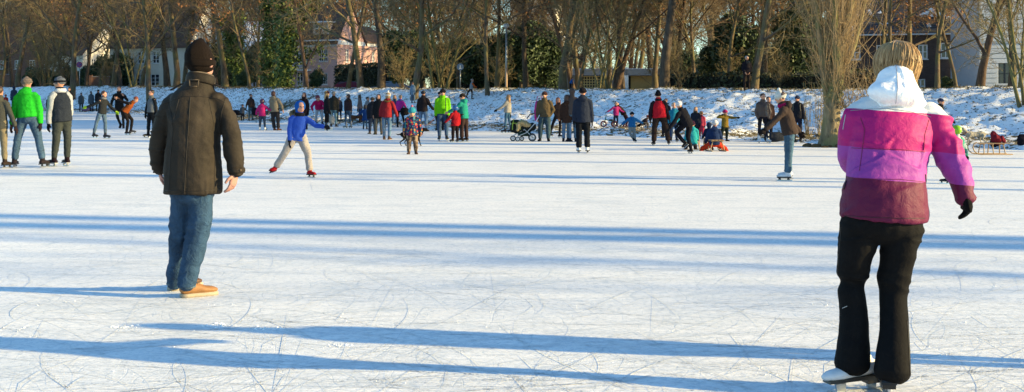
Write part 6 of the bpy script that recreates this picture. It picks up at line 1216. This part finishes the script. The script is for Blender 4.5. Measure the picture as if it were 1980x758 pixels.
person('blonde girl in a cream jacket and tight jeans skating left near the shore', 981, 257, 74, -118, lean=(4, 0), la=((-42, 0), (-62, 0)), ra=((4, 0), (0, 0)), ll=((-5, 0), (-3, 0)), rl=((6, 0), (10, -6)), top=Q1('c8c2b8', hem=.03, pitch=.09), legs=dict(mat=denim('5484a8'), r=.85), hair=('c89868', 'long'), feet=('skate', '2c2c38'))
BM = person('bearded man in an olive brown jacket pushing the black and green stroller', 1053, 273, 97, -5, la=((-12, 0), (0, 14)), ra=((24, 0), (-34, 8)), ll=((-7, 0), (-3, 0)), rl=((5, 0), (1, 0)), hy=-8, top=dict(c='73644c', hem=.04, puff=.022), legs=dict(mat=denim('4f6b7c'), r=1.3), hair=('4a342c', 'short'), hat=('beanie', '5c3c38'), feet=('shoe', '2a2224'), gloves=None, girth=1.12)
person('red haired girl in a dark open coat stretching her hand out', 1079, 267, 78, 40, la=((-4, 0), (30, 0)), ra=((28, 0), (62, 8)), ll=((-24, 0), (-12, 0)), rl=((4, 0), (-4, 0)), hy=-20, top=dict(c='3a2f30', hem=.09), legs=dict(c='22222a', r=.85), hair=('c86a34', 'long'), feet=('skate', '2a2a30', 'c0c0c8'), gloves=None)
person('woman in a long brown coat and light jeans facing away', 1096, 274, 92, 170, top=dict(c='4c362e', hem=.13, puff=.012, hood='down'), legs=dict(mat=denim('7ca4d0')), hair=('5c3c30', 'long'), feet=('shoe', '2c3040'))
person('tall person in a grey brown hooded jacket and blue jeans', 1106, 274, 105, 185, top=dict(c='6a5c58', hem=.03, puff=.014, hood='up'), legs=dict(mat=denim('6688a4'), r=1.05), feet=('shoe', '2c2c38'))
person('person with a blue jacket stooping just behind the crest of the bank', 1103, 180, 24, 60, k=.3, lean=(35, 0), base=onbank(1103, 8.8), top=dict(c='2878d8', puff=.02), legs=dict(c='2c3040'), hair=('3a2c28', 'short'), feet=('boot', '222222'))
person('woman in a navy winter coat and turquoise scarf on white skates facing away', 1127, 296, 126, 178, la=((-8, 0), (-3, 5)), ra=((9, 0), (4, 5)), ll=((-2, 0), (0, 0)), rl=((3, 0), (1, 0)), top=dict(c='343c50', hem=.09, puff=.02, hood='down', fur=None), legs=dict(c='1e222a', r=1.25, flare=1.25), hat=('beanie', '26222a'), scarf='2a8ca8', feet=('skate', 'e8eef4', '3a3c44'), girth=1.08)
person('girl in a pink jacket standing at the foot of the bank with a toy trike', 1191, 246, 50, 15, k=.5, la=((-52, 0), (-60, 0)), ra=((40, 0), (64, 0)), top=dict(c='d03c8c', hem=.03, puff=.02), legs=dict(c='22304c', r=.9), hair=('e0c0a0', 'short'), hat=('beanie', 'e4c8bc'), feet=('boot', '8a8498'), scarf='33405c')
person('person in a dark brown jacket bending down beside the pink jacketed girl', 1206, 246, 56, 100, lean=(-52, 10), la=((-10, 0), (-4, 0)), ra=((-20, 0), (-10, 0)), ll=((24, 0), (-22, 0)), rl=((36, 0), (-18, 0)), ht=(-30, 0), top=dict(c='3c2c2a', hem=.06, puff=.02), legs=dict(c='4a343c'), hair=('3a2420', 'bob'), feet=('boot', '6a3038'))
person('boy in a bright blue jacket and black cap leaping with arms spread', 1222, 275, 60, 0, k=.6, la=((-52, 0), (-50, 10)), ra=((58, 0), (66, 10)), ll=((-6, 10), (32, -20)), rl=((6, 0), (8, 0)), top=dict(c='2478c0', hem=.02, puff=.03), legs=dict(c='8c9ca8', r=1.2), hat=('beanie', '282c38'), feet=('skate', '2a2a30', 'b8bcc4'))
person('child lying on a sled at the foot of the bank behind the leaping boy', 1241, 250, 44, 60, k=.5, lean=(70, 0), ll=((-70, 0), (-60, 0)), rl=((-64, 0), (-70, 0)), top=dict(c='4a3a3c', puff=.03), legs=dict(c='2c2c3c'), hat=('beanie', 'b04838'), feet=('boot', '222222'))
person('man in a red and black jacket and dark brown ski trousers facing away', 1275, 282, 105, 178, la=((-14, 0), (-2, 6)), ra=((14, 0), (18, 6)), ll=((-10, 0), (-2, 0)), rl=((17, 0), (11, 0)), lean=(-4, 0), top=dict(c='e02438', sleeve=fabric('30242c'), hem=.04, puff=.025, hood=None), legs=dict(c='3a2e2c', r=1.3, flare=1.3), hat=('tall', '1e1c24'), scarf='25222a', feet=('skate', '26242a'), girth=1.12)
person('person with reddish hair looking over the shoulder of the red jacket', 1287, 264, 74, -20, top=dict(c='2c2a38', hem=.04), legs=dict(c='2a2834'), hair=('8a4c34', 'short'), feet=('boot', '222222'))
person('pale haired child in turquoise held by the stooping black skater', 1303, 274, 76, 0, k=.4, top=dict(c='2a98bc', hem=.04, puff=.02), legs=dict(c='34507c', r=1.1), hair=('e8c8a8', 'short'), feet=('skate', '282830'))
person('skater all in black with a white hat stooping forward on one leg', 1330, 297, 106, -150, lean=(-30, 4), la=((-30, 0), (-38, 5)), ra=((-18, 0), (-40, 8)), ht=(-14, 0), hy=20, ll=((-44, -18), (38, 10)), rl=((-10, 4), (14, 0)), top=dict(c='20202a', hem=.04, puff=.02), legs=dict(c='1c1c26', r=1.1), hat=('beanie', 'f0eef2'), feet=('skate', '1e1e26'))
person('girl with long fair hair in a dark patterned puffer behind the sleds', 1345, 272, 66, -20, top=dict(c='2c3444', quilt=1, hem=.14, puff=.03), legs=dict(c='2c3040'), hair=('e0b080', 'long'), feet=('boot', '3a2a28'), scarf='4c5648')
person('small child in a coral pink snowsuit behind the turquoise jacket', 1356, 268, 54, 160, k=.7, top=dict(c='e0506c', hem=.02, puff=.03), legs=dict(c='e0486a', r=1.2), hair=('c88850', 'short'), feet=('boot', '3a2a2c'), scarf='2c2430')
person('child in a mustard jacket and pink hat with arms outstretched', 1402, 273, 62, 25, k=.7, la=((-86, 10), (120, 20)), ra=((80, 0), (92, 0)), ll=((-16, 0), (-4, 0)), rl=((4, 0), (-2, 0)), hy=10, top=dict(c='a08438', hem=.04, puff=.03), legs=dict(c='26342f', r=1.25), hat=('beanie', 'e83c8c'), feet=('boot', '3a2424'))
SIT1 = person('child in a turquoise jacket and plum hat sitting on a sled seen from behind', 1338, 290, 84, 178, k=.6, sit=.17, la=((-12, -10), (-4, -60)), ra=((12, -10), (4, -60)), ll=((-40, -70), (-10, 10)), rl=((40, -70), (10, 10)), top=dict(c='38c4d4', hem=.03, puff=.035, hood='down'), legs=dict(c='3a3440', r=1.2), hat=('beanie', '4c2444'), feet=('boot', '7a4c38'))
SIT2 = person('person in a navy jacket and orange trousers sitting low on a wooden sled', 1381, 292, 92, 178, k=.35, sit=.15, la=((-18, -8), (-10, -50)), ra=((18, -8), (10, -50)), ll=((-62, -18), (-22, 10)), rl=((62, -18), (24, 10)), ht=(14, 0), top=dict(c='243c6c', hem=.02, puff=.03, hood='down'), legs=dict(c='f04a28', r=1.25), hat=('beanie', 'eae6e8'), feet=('boot', '3a2c30'))
person('toddler with a navy hood sitting on the lap of the sledder in orange trousers', 1371, 291, 62, 170, k=1.0, sit=.34, la=((-20, 0), (-20, -40)), ra=((20, 0), (20, -40)), ll=((-30, -60), (-10, 0)), rl=((30, -60), (10, 0)), top=dict(c='223458', hem=.0, puff=.03, hood='up'), legs=dict(c='2c7c58'), feet=('boot', '222222'))
person('young man in a brown leather jacket on white skates with hands in pockets', 1475, 277, 96, 5, la=((-14, 0), (14, 16)), ra=((14, 0), (-14, 16)), ll=((-5, 0), (-2, 0)), rl=((8, 0), (4, 0)), top=dict(mat=plain('brown_leather_jacket', '5c443c', .42, .45, var=.2, sc=14), hem=.03, puff=.02), legs=dict(c='2a2c3c', r=.9), hair=('4c3028', 'short'), feet=('skate', 'eceff4', 'd0d4dc'), hy=10)
person('person half hidden behind the young man in the brown leather jacket', 1486, 270, 84, 10, top=dict(c='5a4440', hem=.06), legs=dict(c='2c3044'), hair=('5a3a30', 'short'), feet=('boot', '33343c'))
person('woman in a brown jacket and large white bobble hat gliding on one skate', 1527, 349, 174, -105, lean=(-15, 0), la=((-42, 8), (-52, 12)), ra=((30, -8), (38, -5)), ht=(-16, 6), ll=((-2, 2), (-4, 0)), rl=((-3, -6), (4, -12)), top=dict(c='54453f', hem=.05, puff=.02, hood='down'), legs=dict(mat=denim('5a7f9c'), r=1.12, flare=1.25), hair=('5a4038', 'short'), hat=('bobble', 'f2eee4', 'f6f2ea'), scarf='d0286c', feet=('skate', 'e8ecf4', '3a3438'), gloves='2a2426', girth=1.05)
person('older man with a large rucksack and blue woollen hat by the shore', 1542, 272, 88, -30, hy=-10, la=((-10, 0), (2, 16)), ra=((12, 0), (4, 10)), top=dict(c='2a2c38', hem=.04, puff=.02), legs=dict(c='2c3048'), hat=('beanie', '3c4c74'), feet=('boot', '26262c'), pack='8a8474')
person('white haired photographer in a black jacket standing on top of the bank', 1444, 179, 68, 8, base=onbank(1444, 8.3), la=((-12, 0), (32, 35)), ra=((12, 0), (-32, 35)), ll=((-3, 0), (0, 0)), rl=((3, 0), (0, 0)), top=dict(c='282430', hem=.05, puff=.015), legs=dict(c='3c3232', r=1.0), hair=('cfc4bc', 'short'), feet=('boot', '3a2c34'), gloves=None)
person('child in teal and white jacket and lime green helmet half hidden by maroon sleeve', 1852, 355, 116, -150, k=.6, lean=(-4, 0), la=((-30, 0), (-20, 0)), ra=((24, 0), (14, 0)), ll=((-24, 0), (-16, 0)), rl=((24, 0), (12, 0)), top=dict(mat=patterned('teal_blocks', ['4cc0a8', 'e4f0ec', '389c90', 'c8e8e0', '2c7c88'], 12), hem=.05, puff=.03), legs=dict(c='2c2c30', r=1.2), hat=('helmet', 'b4f028'), feet=('skate', '282a34'))
person('man in a dark jacket and navy cap walking the white dog', 1816, 287, 98, 60, hy=-10, lean=(5, 0), la=((-10, 0), (0, 0)), ra=((26, 0), (60, 0)), top=dict(c='2a262a', hem=.06, puff=.02), legs=dict(c='26262c'), hair=('5a4a44', 'short'), hat=('cap', '2c3c68'), feet=('boot', '222222'))
person('person in a dark coat just outside the right edge whose shadow crosses the ice', 2511, 726, 660, -90, la=((-6, 0), (-4, 0)), ra=((6, 0), (4, 0)), ll=((-9, 0), (-6, 0)), rl=((9, 0), (6, 0)), top=dict(c='30343c', hem=.08, puff=.02), legs=dict(c='282c34'), hat=('beanie', '2c2c34'), feet=('skate', '222228'))

# ---- things
WOOD = plain('ash_wood', 'd8b080', .42, .5, var=.25, sc=12)
def sled(px, yf, L, label, rz, sc=1.0):
    b = hit(px, yf); r = empty('sled', b, label, 'sled', rz=rz); W2 = .19 * sc; hh = .28 * sc
    for s_ in (-1, 1):
        Q = Acc(); pr = [(-L * .5, .015), (L * .25, .015), (L * .38, .03), (L * .46, .1), (L * .5, .2), (L * .47, .3), (L * .40, .33)]; Q.tube([(x, s_ * W2, z * sc) for x, z in pr], .016, n=7); Q.obj('runner', WOOD, r)
        Q = Acc(); Q.bar((-L * .5, s_ * W2, .0), (L * .25, s_ * W2, .0), .025, .006); Q.obj('runner_iron', STEEL, r, False)
        for x in (-L * .32, -L * .02, L * .22): Q = Acc(); Q.tube([(x, s_ * W2, .02), (x * .95, s_ * W2 * .85, hh * .55), (x * .9, s_ * W2 * .6, hh)], .015, n=6); Q.obj('strut', WOOD, r)
    for x in (-L * .3, -L * .02, L * .2): Q = Acc(); Q.bar((x, -W2 * .9, hh), (x, W2 * .9, hh), .03, .025); Q.obj('cross_bar', WOOD, r, False)
    for k in range(4): y = (k - 1.5) * W2 * .5; Q = Acc(); Q.bar((-L * .44, y, hh + .024), (L * .34, y, hh + .024), W2 * .32, .018); Q.obj('slat', WOOD, r, False)
    return r, b
r_, b_ = sled(1914, 299, 1.0, 'wooden sled with curved runners on the ice carrying a dark red coat', math.pi, .95)
Q = Acc(); Q.ell((-.0, 0, -.03), (.14, .13, .12)); Q.ell((-.06, .02, .09), (.08, .075, .09)); Q.tube([(.0, .0, .02), (.12, -.05, -.02), (.18, -.06, -.09)], [.07, .06, .04], n=8); o = organic(Q, 'folded_coat', fabric('9a2c3c', .42, 1.0), None, .018, 2, folds(.02, 18, 4)); o.location = b_ + Vector((.17, 0, .42)); tag(o, 'dark red coat heaped on the sled at the right', 'coat')
sled(1382, 292, .85, 'small wooden sled under the sledder in orange trousers', math.pi / 2 + .1); sled(1339, 288, .8, 'wooden sled under the child in turquoise', math.pi / 2 - .15); sled(1243, 253, .9, 'sled under the child lying at the foot of the bank', .1)
def dog(px, yf, L, label, mat, facing=1, hs=1.0, head=(.58, .38)):
    b = hit(px, yf); r = empty('dog', b, label, 'dog'); Q = Acc(); f = facing; u = L
    Q.tube([(-.45 * u * f, 0, .50 * u), (-.3 * u * f, 0, .54 * u), (0, 0, .50 * u), (.25 * u * f, 0, .49 * u), (.42 * u * f, 0, .56 * u)], [.10 * u, .135 * u, .12 * u, .16 * u, .10 * u], n=12)
    Q.tube([(.36 * u * f, 0, .56 * u), (.5 * u * f, 0, (.56 + head[1] * .4) * u)], [.10 * u, .075 * u], n=10); hx, hz = .56 * u * f, (.56 + head[1] * .5) * u; Q.ell((hx, 0, hz), (.095 * u, .08 * u, .08 * u)); Q.tube([(hx + .03 * u * f, 0, hz - .01 * u), (hx + .17 * u * f, 0, hz - .04 * u)], [.055 * u, .035 * u], n=8)
    for y in (-.06, .06):
        Q.tube([(hx - .03 * u * f, y * u, hz + .06 * u), (hx - .05 * u * f, y * 1.3 * u, hz - .03 * u)], [(.03 * u, .014 * u), (.02 * u, .01 * u)], n=6)
    for y, ph in ((-.085, .1), (.085, -.1)):
        Q.tube([(.3 * u * f, y * u, .46 * u), ((.31 + ph * .4) * u * f, y * u, .26 * u), ((.30 + ph) * u * f, y * u, .04 * u)], [.06 * u, .035 * u, .024 * u], n=8); Q.ell(((.325 + ph) * u * f, y * u, .025 * u), (.045 * u, .03 * u, .025 * u))
        Q.tube([(-.36 * u * f, y * u, .50 * u), ((-.28 - ph * .5) * u * f, y * u, .30 * u), ((-.42 - ph) * u * f, y * u, .17 * u), ((-.38 - ph) * u * f, y * u, .03 * u)], [.085 * u, .05 * u, .026 * u, .022 * u], n=8); Q.ell(((-.355 - ph) * u * f, y * u, .022 * u), (.045 * u, .03 * u, .022 * u))
    Q.tube([(-.48 * u * f, 0, .54 * u), (-.62 * u * f, 0, .50 * u), (-.75 * u * f, 0, .56 * u)], [.035 * u, .028 * u, .012 * u], n=7); organic(Q, 'body', mat, r, max(.012, .022 * u), 1, folds(.006, 60, 3))
    Q = Acc(); Q.ell((hx + .18 * u * f, 0, hz - .03 * u), .02 * u); Q.obj('nose', BLACKP, r); Q = Acc(); Q.torus((.44 * u * f, 0, .60 * u), .09 * u, .012 * u, Matrix.Rotation(math.radians(55 * f), 3, 'Y'), 14, 5); Q.obj('collar', fabric('c04030'), r); return r, b
r_, wd = dog(1885, 281, .62, 'white dog trotting on the ice edge beyond the sled', knit('e4dccb', .42), -1); dog(796, 282, .66, 'slim black dog standing behind the toddler in the patterned jacket', knit('1e1c1c', .4), 1); dog(688, 240, .7, 'brown and white dog near the girl with the dark bag', knit('8a5a40', .42), -1)
def cord(p, q, r, mat, name, label, cat='leash', sag=.1):
    B_ = Acc(); n = 9; B_.tube([p.lerp(q, i / (n - 1)) - Vector((0, 0, sag * math.sin(math.pi * i / (n - 1)))) for i in range(n)], r, n=6); o = B_.obj(name, mat, None); tag(o, label, cat); return o
hand = LM['base'] + LM['J']['L'][5]; ORG = plain('orange_webbing', 'f08050', .5, .6); cord(hand, hit(820, 262) + Vector((0, .1, .38)), .012, ORG, 'leash', 'orange leash from the lime jacketed man to the black dog', sag=.08)
cord(pix(1826, 226, 33.5), wd + Vector((-.25, 0, .36)), .009, plain('dark_webbing', '3a3030', .5), 'leash', 'thin dark leash of the white dog')
# stroller
b = hit(1014, 273); st = empty('stroller', b, 'black and lime green three wheeled stroller with a blanket pushed by the bearded man', 'stroller'); u = b.y / FPX; sp_ = lambda x, y, dy=0: Vector(((x - 1014) * u, dy, (273 - y) * u))
SBK = fabric('2c3434', .42, .5); SGR = fabric('a8c858', .42); SB_ = fabric('d8c090', .45, 1.0, .8, 14)
for x, y, rr, dy in ((1029, 265, 7.5, -.26), (1029, 265, 7.5, .26), (1001, 268, 4.6, -.22), (1009, 268, 4.6, .22), (992, 267, 5.5, .0)):
    Q = Acc(); rm = Matrix.Rotation(math.pi / 2, 3, 'X'); Q.torus(sp_(x, 273 - rr, dy), rr * u * .86, rr * u * .16, rm, 20, 7); wh = Q.obj('wheel', BLACKP, st); Q = Acc()
    for k in range(5): a_ = k * 2 * math.pi / 5; c_ = sp_(x, 273 - rr, dy); Q.bar(c_, c_ + Vector((math.cos(a_), 0, math.sin(a_))) * rr * u * .8, .014, .014, up=(0, 1, 0))
    Q.torus(sp_(x, 273 - rr, dy), rr * u * .62, .012, rm, 16, 5); Q.obj('rim', STEEL, wh)
for dy in (-.24, .24): Q = Acc(); Q.tube([sp_(1001, 263, dy), sp_(1018, 256, dy), sp_(1036, 236, dy), sp_(1043, 222, dy)], .014, n=7); Q.obj('frame_tube', STEEL, st); Q = Acc(); Q.tube([sp_(1029, 264, dy), sp_(1014, 250, dy), sp_(993, 262, dy * .3)], .014, n=7); Q.obj('frame_tube', STEEL, st)
Q = Acc(); Q.tube([sp_(1043, 222, -.24), sp_(1044, 220, 0), sp_(1043, 222, .24)], .017, n=8); Q.obj('handle', BLACKP, st); Q = Acc(); Q.tube([sp_(1019, 229, 0), sp_(1025, 221, 0), sp_(1034, 219, 0)], .02, n=8); Q.obj('bumper_bar', BLACKP, st)
Q = Acc(); Q.tube([sp_(992, 247, 0), sp_(1000, 247, 0), sp_(1012, 248, 0), sp_(1024, 247, 0), sp_(1032, 244, 0)], [(.22, .16), (.25, .22), (.25, .17), (.23, .14), (.2, .13)], side=(0, 1, 0), n=14); organic(Q, 'carrycot', SBK, st, .02, 2, folds(.008, 20, 2))
Q = Acc(); Q.tube([sp_(989, 236, 0), sp_(999, 235, 0), sp_(1010, 237, 0)], [(.24, .06), (.26, .07), (.2, .05)], side=(0, 1, 0), n=12); organic(Q, 'hood', SBK, st, .018, 1)
for x in (991, 1006): Q = Acc(); Q.tube([sp_(x, 250, -.24), sp_(x, 240, -.27), sp_(x + 2, 233, -.2), sp_(x + 2, 231, .0), sp_(x + 2, 233, .2)], .018, n=6); Q.obj('green_piping', SGR, st)
Q = Acc(); Q.tube([sp_(990, 238, -.26), sp_(1008, 238, -.26)], .016, n=6); Q.obj('green_piping', SGR, st)
Q = Acc(); Q.tube([sp_(1003, 238, -.1), sp_(1012, 238, -.1), sp_(1023, 243, -.08)], [(.22, .07), (.24, .09), (.2, .08)], side=(0, 1, 0), n=12); Q.tube([sp_(1003, 240, -.27), sp_(1001, 252, -.29)], [(.09, .03), (.05, .02)], n=8); organic(Q, 'blanket', SB_, st, .016, 2, folds(.025, 22, 6)); Q = Acc(); Q.box(sp_(1014, 259, 0), (.42, .36, .14)); Q.obj('basket', fabric('2f5048', .42), st)
def bag(px, yf, w_, h_, col, label, dz=0.0, dy=0.0):
    b = hit(px, yf) + Vector((0, dy, dz)); Q = Acc(); Q.tube([(0, 0, .02), (0, 0, h_ * .5), (0, 0, h_ * .92)], [(w_ * .5, w_ * .3), (w_ * .54, w_ * .32), (w_ * .42, w_ * .2)], side=(1, 0, 0), n=12); r = empty('bag', b, label, 'bag'); organic(Q, 'bag_body', fabric(col), r, .02, 1, folds(.01, 18, 3)); Q = Acc(); Q.tube([(-w_ * .3, 0, h_ * .9), (-w_ * .2, 0, h_ * 1.2), (w_ * .2, 0, h_ * 1.2), (w_ * .3, 0, h_ * .9)], .012, n=6); Q.obj('handle', fabric(col), r); return r
bag(1043, 268, .34, .72, 'e83ca0', 'bright pink bag hanging between stroller and bearded man', .62, .15); bag(492, 233, .34, .42, '2c2430', 'dark bag hanging at the side of the man in jeans near the bank', .35); bag(782, 246, .4, .3, '1e1c22', 'black bag in the hand of the woman in pink', .62); bag(640, 250, .34, .3, 'd8d0c4', 'cream bag near the man in light jeans', .3); bag(1925, 283, .3, .28, '2c2628', 'small black bag at the ice edge behind the sled')
bag(1977, 280, .3, .28, '24202c', 'dark rucksack lying at the foot of the bank at the right edge'); bag(1499, 272, .7, .22, '3a404c', 'dark bundle lying on the shore behind the woman with the white bobble hat'); bag(455, 222, .8, .25, '262830', 'black bag lying on the snow near the child in grey')
# toy trike at the foot of the bank
b = hit(1178, 246); tk = empty('toy_trike', b, 'small green and dark red toy trike at the foot of the bank', 'trike'); u = b.y / FPX; rm = Matrix.Rotation(math.pi / 2, 3, 'X')
for x, dy in ((-.22, 0), (.2, -.16), (.2, .16)): Q = Acc(); Q.torus((x, dy, .13), .1, .03, rm, 16, 6); wh = Q.obj('wheel', plain('maroon_rubber', '6a3038', .5), tk); Q = Acc(); Q.ell((x, dy, .13), (.04, .03, .04)); Q.obj('hub', STEEL, wh)
Q = Acc(); Q.tube([(-.22, 0, .13), (-.14, 0, .32), (-.12, 0, .46)], .018, n=7); Q.tube([(-.14, 0, .3), (.1, 0, .24), (.2, -.15, .13)], .018, n=7); Q.tube([(.1, 0, .24), (.2, .15, .13)], .018, n=7); Q.obj('frame', plain('green_paint', '2c8c60', .5), tk); Q = Acc(); Q.tube([(-.12, -.16, .46), (-.12, .16, .46)], .018, n=7); Q.obj('handlebar', BLACKP, tk); Q = Acc(); Q.ell((.08, 0, .28), (.1, .08, .035)); Q.obj('seat', BLACKP, tk)
# camera held by the photographer, sled bundle far left
pb = onbank(1444, 8.3); r = empty('camera_device', pb + Vector((0, -.32, 1.18)), 'small black camera in the hands of the photographer on the bank', 'camera'); Q = Acc(); Q.box((0, 0, 0), (.15, .07, .1)); Q.obj('camera_body', BLACKP, r, False); Q = Acc(); Q.tube([(0, -.03, 0), (0, -.13, 0)], .035, n=10); Q.obj('lens', BLACKP, r)
Q = Acc(); Q.ell((0, 0, .2), (.55, .3, .22)); o = Q.obj('plastic_sled', plain('purple_plastic', '6c5c8c', .5, .4), None); o.location = hit(168, 215); tag(o, 'purple plastic bob sled beside the three figures far off by the bank', 'sled')
for px, lab in ((433, 'dark lump of slush on the ice near the beige coat'), (811, 'small brown leaf patch frozen on the ice behind the toddler')): pass
flush_jobs()
for obj, base, d0, pts, name, mat, r, dyf, out in SEAMS:
    bv = BVHTree.FromPolygons([v.co for v in obj.data.vertices], [tuple(p.vertices) for p in obj.data.polygons]); line = []
    o0 = Vector((0, 0, CAMH)) - base
    for x, y in pts:
        d = (pix(x, y, d0) - Vector((0, 0, CAMH))).normalized(); h = bv.ray_cast(o0, d, 50)
        if h[0] is not None: line.append(h[0] + h[1] * out)
    if len(line) > 2: Q = Acc(); Q.tube(line, r, n=5); Q.obj(name, mat, obj)
